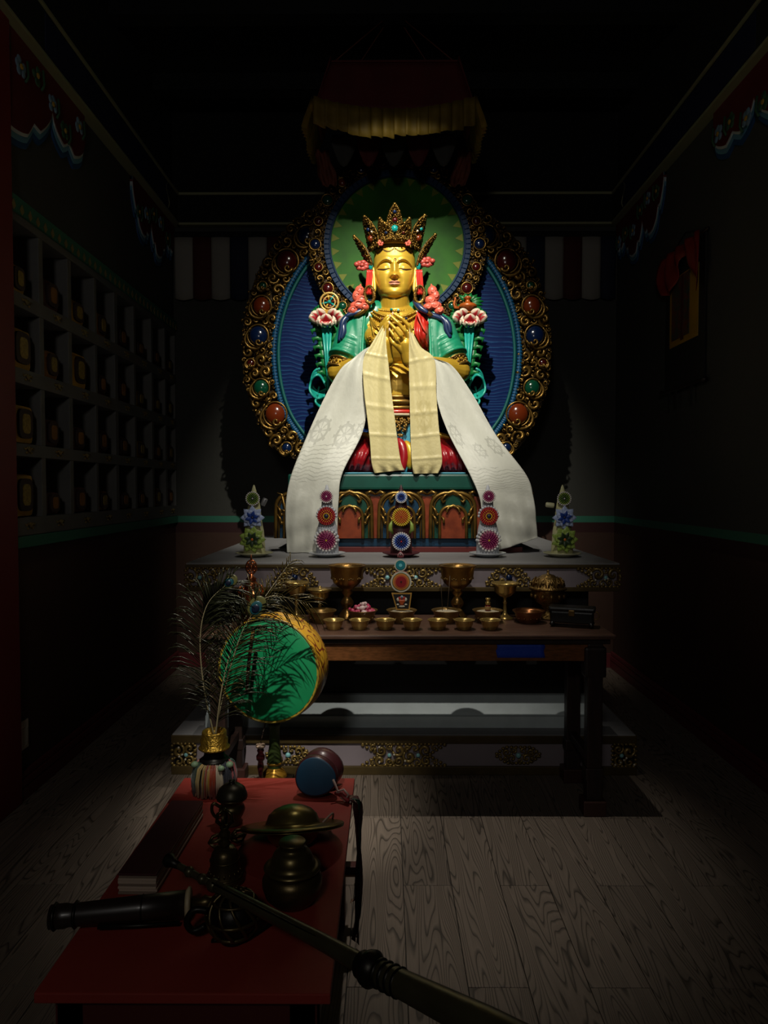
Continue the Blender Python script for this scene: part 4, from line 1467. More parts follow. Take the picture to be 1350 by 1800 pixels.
# ears with long lobes
for s in (-1, 1):
    b = MB()
    pts = [Vector((HXc + s * .139, HY - .025, HZ + .03)), Vector((HXc + s * .144, HY - .030, HZ + .0)), Vector((HXc + s * .142, HY - .035, HZ - .05)), Vector((HXc + s * .143, HY - .045, HZ - .10)), Vector((HXc + s * .137, HY - .055, HZ - .135)), Vector((HXc + s * .128, HY - .050, HZ - .11)), Vector((HXc + s * .132, HY - .035, HZ - .04)), Vector((HXc + s * .134, HY - .025, HZ + .02))]
    b.tube(spline(pts, 30), .011, 8, closed=True)
    b.ball((HXc + s * .138, HY - .02, HZ - .02), (.010, .022, .05), 10, 8)
    b.build('ear', GOLDHEAD, st)
    # earring loop
    e = MB()
    cx = Q(693.5 + s * 44, 518, 4.64)
    n = 26
    e.tube([(cx.x + (.030) * math.cos(2 * PI * k / n) + s * .004 * math.sin(2 * PI * k / n), cx.y, cx.z + .052 * math.sin(2 * PI * k / n)) for k in range(n)], [.011 + .003 * math.sin(k * 2.6) for k in range(n)], 8, closed=True)
    rnd = random.Random(s + 2)
    for k in range(34):
        a = 2 * PI * k / 34
        e.ball((cx.x + .034 * math.cos(a), cx.y - .010, cx.z + .056 * math.sin(a)), .0065, 6, 4)
    e.tube([(cx.x + s * .01, cx.y, cx.z - .05), (cx.x + s * .03, cx.y - .01, cx.z - .10), (cx.x + s * .07, cx.y - .015, cx.z - .13), (cx.x + s * .10, cx.y - .01, cx.z - .145)], [.010, .016, .014, .005], 8)
    e.build('earring', CARVED, st)
    # red ribbon beside the ear, rosette above it
    r_ = MB()
    xa, xb = 693.5 + s * 40.5, 693.5 + s * 52
    rows = []
    for i in range(12):
        py = 474 + 44 * i / 11
        rows.append([Q(xa + (xb - xa) * j / 10 - s * (3 * (1 - i / 11)), py, 4.64 + .010 * math.sin(j * 1.9)) for j in range(11)])
    r_.grid(rows, 0, True, .012)
    r_.build('red_ribbon', REDCLOTH, st)
    ro = MB()
    c_ = Q(693.5 + s * 57, 467 if s < 0 else 461, 4.66)
    for k in range(7):
        a = 2 * PI * k / 7 + .4
        ro.ball((c_.x + .028 * math.cos(a), c_.y - .004 * (k % 2), c_.z + .020 * math.sin(a)), (.022, .014, .016), 10, 7)
    ro.ball((c_.x + s * .035, c_.y - .014, c_.z + .004), (.018, .014, .016), 10, 7)
    ro.ball((c_.x, c_.y - .016, c_.z), (.014, .010, .012), 10, 7)
    ro.build('ear_rosette', M('rosette_red', 'b0443a', .45, var=.2, vscale=20), st)
    lt = MB()
    c_ = Q(693.5 + s * 42, 468, 4.66)
    lt.ball(c_, (.016, .02, .03), 10, 8)
    lt.build('ear_leaf', GEMTURQ, st)
    # coral flame-shaped ribbon end on the shoulder
    cf = MB()
    base = [(632, 512, 12, 13), (627, 521, 11, 14), (635, 528, 15, 11), (629, 537, 19, 10), (620, 546, 12, 10), (640, 540, 12, 9)]
    for q, (px, py, rx, rz) in enumerate(base):
        X = px if s < 0 else 1387 - px + 5
        c_ = Q(X, py, 4.66 - .006 * q)
        cf.ball(c_, (rx * .0027, .026, rz * .0028), 16, 10)
        cf.tube(curl_pts((c_.x, c_.z), rx * .0016, .6, .8, -s, 14, lambda a, b_, l, y=c_.y: (a, y - .019 - l, b_), .004), [.007 * (1 - .6 * t / 13) for t in range(14)], 6)
    X = 632 if s < 0 else 1392 - 632
    cf.tube([Q(X, 516, 4.66), Q(X + s * -1, 506, 4.66), Q(X - s * 2, 499, 4.66)], [.022, .014, .003], 8)
    cf.build('coral_ribbon', CORAL, st)
    # hair strands falling on the shoulders
    hb = MB()
    if s < 0:
        strands = [[(650, 525), (645, 538), (634, 548), (618, 552), (608, 556)], [(626, 550), (612, 556), (603, 566), (600, 580), (596, 600)], [(612, 556), (604, 570), (604, 584), (599, 596)]]
    else:
        strands = [[(739, 525), (744, 538), (755, 552), (770, 558), (779, 562)], [(757, 549), (772, 556), (783, 566), (785, 580), (792, 594)], [(770, 556), (781, 562), (789, 573), (791, 586)], [(728, 528), (738, 541), (752, 550)]]
    for q, S_ in enumerate(strands):
        pts = [Q(px, py, (4.69, 4.655, 4.64, 4.635, 4.63)[min(k, 4)] - .008 * q) for k, (px, py) in enumerate(S_)]
        sp = spline(pts, 18)
        hb.tube(sp, [.008 + .013 * math.sin(PI * (.12 + .8 * k / 17)) for k in range(18)], 8)
    hb.build('hair_lock', HAIRBLUE, st)
    # turquoise stole looping beside the elbow
    sc = MB()
    L1 = [(574, 672), (562, 654), (549, 662), (546, 680), (557, 694), (572, 690)]
    L2 = [(560, 686), (556, 700), (566, 710), (580, 704), (588, 690)]
    for L_ in (L1, L2):
        pts = [Q(px if s < 0 else 1397 - px, py, 4.80) for px, py in L_]
        sp = spline(pts, 24)
        rows = [[(p[0] + .0 * w_, 4.80 + .05 * w_ + .01 * math.sin(k * .7), p[2] + .030 * w_) for w_ in (-1, -.5, 0, .5, 1)] for k, p in enumerate(sp)]
        sc.grid(rows, 0, True, .008)
        sc.tube([r[0] for r in rows], .008, 6)
        sc.tube([r[-1] for r in rows], .008, 6)
    sc.build('turquoise_stole', TURQ, st)

# --- crown
hair = MB()
hair.ball((HXc, HY + .02, HZ + .17), (.139, .14, .11), 24, 14)
hair.ball((HXc, HY + .055, HZ + .03), (.150, .10, .16), 24, 14)
hair.capsule((HXc, HY + .02, HZ + .22), (HXc, HY + .02, HZ + .34), .07, .05, 16)
hair.build('hair', HAIRBLUE, st)
band = MB()
for dz, r in ((.160, .151), (.172, .156), (.190, .158)):
    band.tube([(HXc + r * math.cos(a), HY - .004 + r * math.sin(a) * .98, HZ + dz + .012 * (1 - abs(math.cos(a)) ** 2) * 0) for a in [2 * PI * k / 48 for k in range(48)]], .009, 6, closed=True)
for k in range(56):
    a = PI + PI * k / 55
    band.ball((HXc + .160 * math.cos(a), HY + .160 * math.sin(a), HZ + .166), .0085, 6, 5)
band.lathe([(.143, 0), (.152, 0), (.158, .045), (.150, .045)], 40, (HXc, HY - .002, HZ + .150))
band.build('crown_band', CROWN, st)
def wprof(t, W):
    return W * max(0, (1 - t)) ** .75 * (.72 + 1.15 * t)
def crown_leaf(phi, z0, H, W, R_, tilt, seed, gems_, lean=0.0):
    """one pierced leaf of the crown; phi = 0 faces the viewer"""
    rnd = random.Random(seed)
    out = Vector((math.sin(phi), -math.cos(phi), 0))
    tan = Vector((math.cos(phi), math.sin(phi), 0))
    base = Vector((HXc, HY, HZ + z0)) + out * R_
    up = (Vector((0, 0, 1)) * math.cos(tilt) + out * math.sin(tilt) + tan * lean).normalized()
    nrm = tan.cross(up).normalized()
    if nrm.dot(out) < 0:
        nrm = -nrm
    def pt(s, t, l):
        return base + tan * s + up * t + nrm * (l - s * s * 1.6 + .05 * (t / H) ** 2)
    NN = 22
    vs, fs = [], []
    for i in range(NN + 1):
        t = i / NN
        w_ = wprof(t, W) * .90
        for q in range(7):
            s = w_ * (q / 3 - 1)
            vs.append(pt(s, t * H * .97, 0)); vs.append(pt(s, t * H * .97, -.010))
    for i in range(NN):
        for q in range(6):
            a = (i * 7 + q) * 2; c2 = a + 14
            fs += [(a, a + 2, c2 + 2, c2), (a + 1, c2 + 1, c2 + 3, a + 3)]
        a = i * 14; c2 = a + 14
        fs += [(a, c2, c2 + 1, a + 1), (a + 12, a + 13, c2 + 13, c2 + 12)]
    pl_ = MB(); pl_.add(vs, fs)
    leaf = pl_.build('crown_leaf', CARVEDARK, st)
    b = MB()
    ins = lambda s, t: min(wprof(max(0, min(1, t / H)), W) - abs(s), t + .01, H - t)
    taken = [(s, t * H, r * 1.25) for s, t, r, m in gems_]
    scrollwork(b, ins, (-W, W, 0, H), lambda s, t, l: pt(s, t, l + .004), 64, .007, .020, rnd, .010, 40, .22, taken=taken)
    for sg in (-1, 1):
        edge = [pt(sg * wprof(k / 26, W) * .98, k / 26 * H, .004) for k in range(27)]
        b.tube(edge, .0055, 5)
        for k in range(27):
            b.ball(edge[k], .0085 * (.7 + .5 * rnd.random()), 6, 4)
    for s, t, r, m in gems_:
        n = 18
        b.tube([pt(s + r * 1.2 * math.cos(2 * PI * k / n), t * H + r * 1.2 * math.sin(2 * PI * k / n), .010) for k in range(n)], .0042, 5, closed=True)
    for k in range(46):
        for q in range(20):
            s, t = rnd.uniform(-W, W), rnd.uniform(.02, .97) * H
            if ins(s, t) > .006:
                b.ball(pt(s, t, .014), rnd.uniform(.0045, .0075), 6, 4)
                break
    b.ball(pt(0, H, .0), .012, 8, 6)
    b.build('filigree', CROWN, leaf, 'stuff')
    for s, t, r, m in gems_:
        c_ = pt(s, t * H, .012)
        MB().ball(c_, r, 12, 8).build('gem', m, leaf)
crown_leaf(0, .168, .200, .062, .160, .02, 1, [(0, .30, .024, GEMTURQ), (.002, .55, .017, GEMRED), (0, .78, .012, GEMBLUE)])
crown_leaf(-.30, .166, .090, .050, .158, .06, 8, [(0, .45, .011, GEMBLUE)])
crown_leaf(.30, .166, .090, .050, .158, .06, 9, [(0, .45, .011, GEMRED)])
crown_leaf(-.46, .172, .118, .034, .154, .04, 2, [(0, .50, .014, GEMORANGE)])
crown_leaf(.46, .172, .118, .034, .154, .04, 3, [(0, .50, .014, GEMORANGE)])
crown_leaf(-1.0, .132, .198, .078, .158, .10, 4, [(0, .32, .023, GEMORANGE), (0, .60, .014, GEMBLUE), (.03, .5, .009, PEARL)])
crown_leaf(1.0, .132, .205, .078, .158, .10, 5, [(0, .32, .023, GEMORANGE), (0, .60, .014, GEMTURQ), (-.03, .5, .009, PEARL)])
crown_leaf(-1.30, .035, .205, .058, .165, .28, 6, [(0, .35, .012, GEMRED)])
crown_leaf(1.30, .035, .215, .058, .165, .28, 7, [(0, .35, .012, GEMRED)])
for s in (-1, 1):
    ro = MB()
    c_ = Q(693 + s * 24, 427, 4.585)
    for k in range(6):
        a = 2 * PI * k / 6
        ro.ball((c_.x + .012 * math.cos(a), c_.y, c_.z + .012 * math.sin(a)), (.010, .008, .010), 8, 6)
    ro.ball((c_.x, c_.y - .006, c_.z), .008, 8, 6)
    ro.build('crown_rosette', CORAL, st)

# --- lotus flowers with emblems at both shoulders
def petal_mat():
    m = bpy.data.materials.new('lotus_petal_paint')
    m.use_nodes = True
    N, K = nt(m)
    b = N['Principled BSDF']
    uv = N.new('ShaderNodeUVMap')
    sp = N.new('ShaderNodeSeparateXYZ')
    K.new(uv.outputs['UV'], sp.inputs[0])
    u = math_node(N, K, 'ABSOLUTE', math_node(N, K, 'SUBTRACT', sp.outputs['X'], .5))
    e = math_node(N, K, 'ADD', math_node(N, K, 'MULTIPLY', u, 1.5), math_node(N, K, 'MULTIPLY', sp.outputs['Y'], .75))
    rp = N.new('ShaderNodeMapRange')
    rp.interpolation_type = 'SMOOTHSTEP'
    rp.inputs['From Min'].default_value = .58
    rp.inputs['From Max'].default_value = .92
    K.new(e, rp.inputs['Value'])
    c = mixcol(N, K, rp.outputs['Result'], lin('b01828'), lin('dcc8b4'))
    K.new(c, b.inputs['Base Color'])
    b.inputs['Roughness'].default_value = .35
    b.inputs['Coat Weight'].default_value = .2
    return m
PETAL = petal_mat()
def petal_rows(L_, W_, cup, n=9, m=7):
    rows = []
    for i in range(n):
        t = i / (n - 1)
        w_ = W_ * (math.sin(PI * min(1, .12 + t * .86)) ** .6) * (1 if t < .98 else .35)
        rows.append([(w_ * (j / (m - 1) - .5), -cup * math.sin(t * 2.0) + .9 * W_ * (j / (m - 1) - .5) ** 2, t * L_) for j in range(m)])
    return rows
def lotus(px, py, Y, s):
    c_ = Q(px, py, Y)
    fl_ = MB().ball(c_ + Vector((0, .01, .005)), (.05, .03, .03), 14, 8).build('lotus_flower', LEAF, st)
    me = None
    rings = [(-.01, .012, [-82, -58, -30, 30, 58, 82], .092, .074, .032, .05), (-.028, -.006, [-62, -32, 0, 32, 62], .068, .072, .036, -.01), (-.040, -.016, [-42, -14, 16, 44], .066, .066, .040, -.035)]
    for yo_, zo, angs, L_, W_, cup, out in rings:
        for a in angs:
            r = math.radians(a)
            if zo < 0:
                # lower petals fan downwards
                rr = math.radians(180 - a * 1.7)
            else:
                rr = r
            mtx = Matrix.Translation(c_ + Vector((.045 * math.sin(r), yo_, zo - .012))) @ Matrix.Rotation(rr if zo < 0 else r, 4, 'Y') @ Matrix.Rotation(math.radians(18 if zo > 0.02 else 30), 4, 'X')
            mb = MB()
            rows = [[mtx @ Vector(q) for q in row] for row in petal_rows(L_, W_, cup)]
            if zo < 0:
                rows = [[mtx @ Vector((q[0], q[1], q[2] * .62)) for q in row] for row in petal_rows(L_, W_, cup)]
            mb.grid(rows, 0, True, .004)
            mb.build('petal', PETAL, fl_)
    mtx = Matrix.Translation(c_ + Vector((0, -.050, -.030))) @ Matrix.Rotation(math.radians(14), 4, 'X')
    mb = MB()
    mb.grid([[mtx @ Vector(q) for q in row] for row in petal_rows(.062, .080, .03)], 0, True, .004)
    mb.build('petal', PETAL, fl_)
    # leafy ruff behind the blossom
    lf = MB()
    rnd = random.Random(int(px))
    for k in range(26):
        a = math.radians(-165 + 330 * k / 25) + PI / 2
        r = .115 + .02 * rnd.random()
        p1 = c_ + Vector((r * math.cos(a), .02 + .02 * rnd.random(), .02 + r * .85 * math.sin(a)))
        p0 = c_ + Vector((.04 * math.cos(a), .03, .02 + .04 * math.sin(a)))
        lf.tube([p0, p0.lerp(p1, .5) + Vector((0, -.012, 0)), p0.lerp(p1, .85) + Vector((0, -.012, 0)), p1], [.006, .020, .016, .003], 7, flat=.45)
    lf.build('leaf_ruff', LEAF, st)
    # stem: fluted funnel tapering to a point by the elbow
    tip = Q(px - s * 2, 692, Y - .02)
    top = c_ + Vector((0, .0, -.055))
    sm = MB()
    pts = [tip, tip.lerp(top, .3), tip.lerp(top, .6), tip.lerp(top, .85), top]
    sm.tube(spline(pts, 16), [.004 + .030 * (k / 15) ** 1.2 for k in range(16)], 12)
    for q in (-1, 0, 1):
        sm.tube([tip + Vector((0, -.004, .03)), tip.lerp(top, .5) + Vector((q * .012, -.016, 0)), top + Vector((q * .028, -.028, 0))], [.003, .006, .009], 6)
    sm.build('lotus_stem', TURQ, st)
    for sd in (-1, 1):
        lb = MB()
        for k in range(6):
            t = .28 + .13 * k
            p0 = tip.lerp(top, t) + Vector((sd * (.008 + .02 * t), .004, 0))
            L_ = .030 + .034 * t
            lb.tube([p0, p0 + Vector((sd * L_ * .7, -.008, .022)), p0 + Vector((sd * L_ * 1.25, -.010, .016)), p0 + Vector((sd * L_ * 1.15, -.008, -.010))], [.008, .016, .014, .004], 7, flat=.6)
        lb.tube([tip + Vector((sd * .01, .01, .02)), tip.lerp(top, .5) + Vector((sd * .030, .008, 0)), top + Vector((sd * .055, .01, .02))], [.005, .017, .028], 8, flat=.5)
        lb.build('stem_leaf', LEAF, st)
    return c_
c_ = lotus(575, 563, 4.80, -1)
wh = thing_c = None
wc = Q(579, 531, 4.79)
rim = MB().tube([(wc.x + .060 * math.cos(2 * PI * k / 36), wc.y, wc.z + .060 * math.sin(2 * PI * k / 36)) for k in range(36)], .0085, 8, closed=True)
rim.ring([(wc.x + .042 * math.cos(2 * PI * k / 36), wc.z + .042 * math.sin(2 * PI * k / 36)) for k in range(36)], [(wc.x + .036 * math.cos(2 * PI * k / 36), wc.z + .036 * math.sin(2 * PI * k / 36)) for k in range(36)], wc.y - .006, wc.y + .006)
wheel = rim.build('dharma_wheel', M('wheel_gold', 'c9a45a', .35, .5), st)
for k in range(8):
    a = 2 * PI * k / 8 + .2
    d = Vector((math.cos(a), 0, math.sin(a)))
    MB().tube([wc + d * .012, wc + d * .03, wc + d * .056], [.005, .008, .004], 6).build('spoke', (GEMORANGE, GEMTURQ, M('spoke_gold', 'b9882c', .35, .5))[k % 3], wheel)
MB().ball(wc + Vector((0, -.004, 0)), (.013, .012, .013), 10, 8).build('hub', GEMTURQ, wheel)
MB().ball(wc + Vector((0, .02, 0)), (.05, .008, .05), 20, 8).build('wheel_back', GEMORANGE, wheel)
MB().prism([(wc.x - .035, wc.z - .052), (wc.x + .035, wc.z - .052), (wc.x + .05, wc.z - .09), (wc.x - .05, wc.z - .09)], wc.y - .012, wc.y + .02).build('wheel_seat', M('seat_gold', 'b9882c', .35, .5), wheel)
lotus(824, 563, 4.80, 1)
vc = Q(822, 545, 4.79)
V_ORANGE = M('vase_orange', 'b0561c', .35, .15, var=.2, vscale=20, coat=.2)
v = MB().lathe([(.0, -.028), (.036, -.028), (.040, -.022), (.026, -.012), (.034, -.004), (.060, .012), (.064, .024), (.052, .038), (.030, .046), (.017, .052), (.015, .068), (.024, .074), (.028, .080), (.018, .086), (.012, .092), (0, .095)], 26, vc)
vase_o = v.build('ritual_vase', V_ORANGE, st)
MB().tube([(vc.x - .052, vc.y, vc.z + .012), (vc.x - .085, vc.y, vc.z + .016), (vc.x - .092, vc.y, vc.z + .044), (vc.x - .082, vc.y, vc.z + .072), (vc.x - .086, vc.y, vc.z + .082)], [.012, .011, .009, .007, .008], 8).build('spout', V_ORANGE, vase_o)
lf = MB()
for k in range(7):
    a = math.radians(-20 + 25 * k)
    p0 = Vector((vc.x + .01, vc.y + .03, vc.z + .06))
    p1 = p0 + Vector((.10 * math.cos(a), .0, .06 * math.sin(a)))
    lf.tube([p0, p0.lerp(p1, .6), p1], [.008, .020, .003], 6, flat=.5)
lf.build('vase_leaves', LEAF, vase_o)

# ------------------------------------------------------------------ silk offering scarves
def silk(name, base, line, wheels, waves):
    m = bpy.data.materials.new(name)
    m.use_nodes = True
    N, K = nt(m)
    b = N['Principled BSDF']
    uv = N.new('ShaderNodeUVMap')
    sp = N.new('ShaderNodeSeparateXYZ')
    K.new(uv.outputs['UV'], sp.inputs[0])
    X, Y = sp.outputs['X'], sp.outputs['Y']
    mask = None
    def addm(a):
        nonlocal mask
        mask = a if mask is None else math_node(N, K, 'MAXIMUM', mask, a)
    for cx, cy, r, asp in wheels:
        dx = math_node(N, K, 'DIVIDE', math_node(N, K, 'SUBTRACT', X, cx), r)
        dy = math_node(N, K, 'DIVIDE', math_node(N, K, 'SUBTRACT', Y, cy), r * asp)
        d = math_node(N, K, 'SQRT', math_node(N, K, 'ADD', math_node(N, K, 'MULTIPLY', dx, dx), math_node(N, K, 'MULTIPLY', dy, dy)))
        ringm = math_node(N, K, 'LESS_THAN', math_node(N, K, 'ABSOLUTE', math_node(N, K, 'SUBTRACT', d, .82)), .13)
        hub = math_node(N, K, 'LESS_THAN', d, .2)
        ang = math_node(N, K, 'ARCTAN2', dy, dx)
        spk = math_node(N, K, 'GREATER_THAN', math_node(N, K, 'COSINE', math_node(N, K, 'MULTIPLY', ang, 8)), .55)
        spk = math_node(N, K, 'MULTIPLY', spk, math_node(N, K, 'LESS_THAN', d, 1.15))
        addm(math_node(N, K, 'MAXIMUM', math_node(N, K, 'MAXIMUM', ringm, hub), spk))
    if waves:
        y0, y1, n = waves
        nz = N.new('ShaderNodeTexNoise')
        nz.inputs['Scale'].default_value = 5
        K.new(uv.outputs['UV'], nz.inputs['Vector'])
        yy = math_node(N, K, 'ADD', Y, math_node(N, K, 'MULTIPLY', nz.outputs['Fac'], .035))
        sn = math_node(N, K, 'SINE', math_node(N, K, 'MULTIPLY', yy, 2 * PI * n / (y1 - y0)))
        ln = math_node(N, K, 'GREATER_THAN', sn, .72)
        ln = math_node(N, K, 'MULTIPLY', ln, math_node(N, K, 'MULTIPLY', math_node(N, K, 'GREATER_THAN', Y, y0), math_node(N, K, 'LESS_THAN', Y, y1)))
        addm(ln)
    n = N.new('ShaderNodeTexNoise')
    n.inputs['Scale'].default_value = 7
    n.inputs['Detail'].default_value = 3
    K.new(uv.outputs['UV'], n.inputs['Vector'])
    c0 = mixcol(N, K, math_node(N, K, 'MULTIPLY', n.outputs['Fac'], .35), lin(base), tuple(x * .82 for x in lin(base)))
    if mask is not None:
        c0 = mixcol(N, K, math_node(N, K, 'MULTIPLY', mask, .55), c0, lin(line))
    K.new(c0, b.inputs['Base Color'])
    b.inputs['Roughness'].default_value = .42
    b.inputs['Sheen Weight'].default_value = .25
    b.inputs['Specular IOR Level'].default_value = .5
    n2 = N.new('ShaderNodeTexNoise')
    n2.inputs['Scale'].default_value = 9
    n2.inputs['Detail'].default_value = 5
    mp2 = N.new('ShaderNodeMapping')
    mp2.inputs['Scale'].default_value = (1, 3.4, 1)
    K.new(uv.outputs['UV'], mp2.inputs['Vector'])
    K.new(mp2.outputs['Vector'], n2.inputs['Vector'])
    bp = N.new('ShaderNodeBump')
    bp.inputs['Strength'].default_value = .14
    bp.inputs['Distance'].default_value = .02
    K.new(n2.outputs['Fac'], bp.inputs['Height'])
    K.new(bp.outputs['Normal'], b.inputs['Normal'])
    return m
def scarf(name, rows_px, mat, label, disp, NR=110, NC=44, group='silk scarves hung on the statue'):
    A = [(a, b, c, d, y0, y1) for a, b, c, d, y0, y1 in rows_px]
    sp = spline(A, NR)
    rows = []
    for i, (a, b_, c, d, y0, y1) in enumerate(sp):
        v = i / (NR - 1)
        row = []
        for j in range(NC):
            u = j / (NC - 1)
            Yd = y0 + (y1 - y0) * u
            p = P(a + (c - a) * u, b_ + (d - b_) * u, Yd)
            dd = disp(u, v)
            row.append((p.x, p.y - dd, p.z))
        rows.append(row)
    mb = MB().grid(rows, 0, True, .0025)
    return single(name, mb, mat, label, 'scarf', group)
CREAM = silk('cream_silk', 'c9bc88', 'b5a670', [], None)
CREAM2 = silk('cream_silk_print', 'c6b988', 'b0a26e', [(.5, .55, .30, .30), (.5, .92, .26, .2)], None)
WHITE1 = silk('white_silk_wheels', 'c2c2b8', '8f8f86', [(.20, .475, .17, .24), (.68, .50, .17, .24), (.98, .49, .12, .24)], (.525, .66, 9))
WHITE2 = silk('white_silk_emblems', 'c2c2b8', '8f8f86', [(.14, .505, .10, .36), (.80, .535, .12, .22), (.45, .55, .10, .2)], (.60, .70, 8))
def crease(v, marks, w=.006):
    return sum(math.exp(-.5 * ((v - m) / w) ** 2) for m in marks)
# rows: left edge px, right edge px, depth left, depth right
scarf('silk_scarf', [(640, 614, 668, 600, 4.51, 4.44), (618, 632, 645, 616, 4.49, 4.435), (597, 652, 639, 640, 4.48, 4.43), (569, 702, 645, 702, 4.46, 4.43), (537, 773, 637, 760, 4.42, 4.40), (512, 834, 602, 832, 4.325, 4.335), (503, 880, 595, 880, 4.305, 4.305), (502, 930, 593, 930, 4.305, 4.305), (504, 972, 594, 972, 4.31, 4.31)],
      WHITE1, 'white silk scarf printed with wheels, draped from the left arm to the altar', lambda u, v: .010 * math.sin(u * 9 + v * 5) * math.sin(PI * min(1, v * 1.5)) + .006 * math.sin(u * 3 - v * 22) * (v > .1) + .010 * max(0, v - .62) * 3 * math.sin(u * 19 + 5 * v) + .012 * max(0, v - .62) * math.sin(v * 60 + 5 * u) + .010 * max(0, v - .62) * math.sin(v * 31 - 9 * u))
scarf('silk_scarf', [(722, 602, 737, 612, 4.42, 4.44), (744, 622, 764, 630, 4.425, 4.46), (762, 640, 796, 645, 4.43, 4.48), (768, 702, 832, 695, 4.43, 4.46), (788, 760, 872, 765, 4.40, 4.42), (826, 834, 925, 834, 4.335, 4.325), (844, 880, 937, 872, 4.305, 4.305), (848, 925, 942, 912, 4.305, 4.30), (858, 973, 946, 946, 4.31, 4.30)],
      WHITE2, 'white silk scarf with frayed end, draped from the right arm to the altar', lambda u, v: .010 * math.sin(u * 8 - v * 6 + 1) * math.sin(PI * min(1, v * 1.5)) + .006 * math.sin(u * 4 + v * 20) * (v > .1) + .010 * max(0, v - .62) * 3 * math.sin(u * 18 - 6 * v) + .012 * max(0, v - .62) * math.sin(v * 55 - 6 * u) + .010 * max(0, v - .62) * math.sin(v * 29 + 9 * u))
scarf('silk_scarf', [(674, 570, 678, 573, 4.425, 4.415), (654, 603, 679, 607, 4.41, 4.385), (639, 632, 683, 640, 4.40, 4.375), (639, 677, 688, 688, 4.39, 4.37), (645, 731, 694, 735, 4.38, 4.365), (650, 773, 699, 775, 4.37, 4.365), (653, 812, 705, 812, 4.365, 4.36), (658, 832, 711, 826, 4.375, 4.37)],
      CREAM, 'narrow plain cream silk scarf hanging from the left hand over the lap', lambda u, v: .006 * math.sin(u * 7 + v * 4) + .008 * crease(v, (.24, .37, .52, .68, .83)) * .6 + .005 * math.sin(u * 14 + v * 8) * (1 - v) + (.012 * math.sin(u * 16) * max(0, v - .88) * 8))
scarf('silk_scarf', [(719, 576, 723, 578, 4.405, 4.415), (719, 606, 739, 608, 4.375, 4.41), (719, 640, 764, 632, 4.37, 4.41), (720, 690, 767, 690, 4.37, 4.39), (721, 740, 770, 735, 4.365, 4.38), (722, 780, 774, 775, 4.365, 4.37), (724, 815, 777, 812, 4.36, 4.365), (727, 833, 770, 832, 4.375, 4.375)],
      CREAM2, 'cream silk scarf with faint printed emblems hanging from the right hand over the lap', lambda u, v: .006 * math.sin(u * 6 - v * 5) + .008 * crease(v, (.27, .40, .53, .67, .82)) * .6 + .007 * math.sin(u * 12 - v * 9) * (1 - v) + (.012 * math.sin(u * 15) * max(0, v - .88) * 8))

# ------------------------------------------------------------------ hanging canopy
CF = 4.40
cxm = P(693, 200, CF).x
cz1, cz0 = P(693, 187, CF).z, P(693, 236, CF).z
cp = thing('hanging_canopy', 'red cloth canopy with yellow pleated valance hanging above the statue', 'canopy', (cxm, 4.9, cz0))
CRED = M('canopy_red', '571012', .75, var=.2)
CYEL = M('canopy_yellow', '7a6216', .7, var=.25, vscale=10)
CBR = M('canopy_tail_brocade', '6b2f16', .7, var=.4, vscale=30)
hw, yb_ = .49, 4.92
b = MB()
rows = []
for i in range(9):
    t = i / 8
    rows.append([(cxm + (hw - .10 * t) * (2 * j / 20 - 1), CF + .02 + .05 * t, cz1 + .01 + .30 * t - .03 * math.sin(PI * j / 20) * (1 - t)) for j in range(21)])
b.grid(rows, 0, True, .006)
for s in (-1, 1):
    rows = []
    for i in range(9):
        t = i / 8
        rows.append([(cxm + s * (hw - .10 * t), CF + .02 + (yb_ - CF - .04) * j / 12, cz1 + .01 + .30 * t) for j in range(13)])
    b.grid(rows, 0, True, .006, (1, 0, 0))
b.box(cxm - hw + .10, cxm + hw - .10, CF + .06, yb_ - .02, cz1 + .30, cz1 + .312)
b.build('red_top', CRED, cp)
# pleated valances, each pleat a part
def pleat(x0, x1, y0, y1, zt0, zt1, zb0, zb1, k):
    d = Vector((x1 - x0, y1 - y0, 0)).normalized()
    nr = Vector((d.y, -d.x, 0))
    if nr.y > 0.1 or (abs(nr.y) < .1 and nr.x * (x0 - cxm) < 0):
        nr = -nr
    rows = []
    for i in range(5):
        t = i / 4
        row = []
        for j in range(6):
            u = j / 5
            off = .022 * (1 - u) * (.5 + .7 * t) + .006 * math.sin(u * 6 + k)
            zt, zb2 = zt0 + (zt1 - zt0) * u, zb0 + (zb1 - zb0) * u
            row.append((x0 + (x1 - x0) * u * 1.04 + nr.x * (off + .05 * t * (abs(nr.x))), y0 + (y1 - y0) * u * 1.04 + nr.y * off, zt + (zb2 - zt) * t - .012 * (i == 4) * (1 - u)))
        rows.append(row)
    MB().grid(rows, 0, True, .003, tuple(-nr)).build('valance_pleat', CYEL, cp)
rnd = random.Random(12)
sag = lambda u: -.075 * (1 - (2 * u - 1) ** 2) * 1
NPL = 14
for k in range(NPL):
    u0, u1 = k / NPL, (k + 1) / NPL
    x0, x1 = cxm - hw + 2 * hw * u0, cxm - hw + 2 * hw * u1
    j_ = rnd.uniform(-.012, .012)
    pleat(x0, x1, CF, CF, cz1 + .06 + sag(u0), cz1 + .06 + sag(u1), cz0 + .065 + sag(u0) + j_, cz0 + .065 + sag(u1) + j_ - .01, k)
for s in (-1, 1):
    for k in range(12):
        y0, y1 = CF + (yb_ - CF) * k / 12, CF + (yb_ - CF) * (k + 1) / 12
        pleat(cxm + s * hw, cxm + s * hw, y0, y1, cz1 + .06, cz1 + .06, cz0 + .06, cz0 + .055, k)
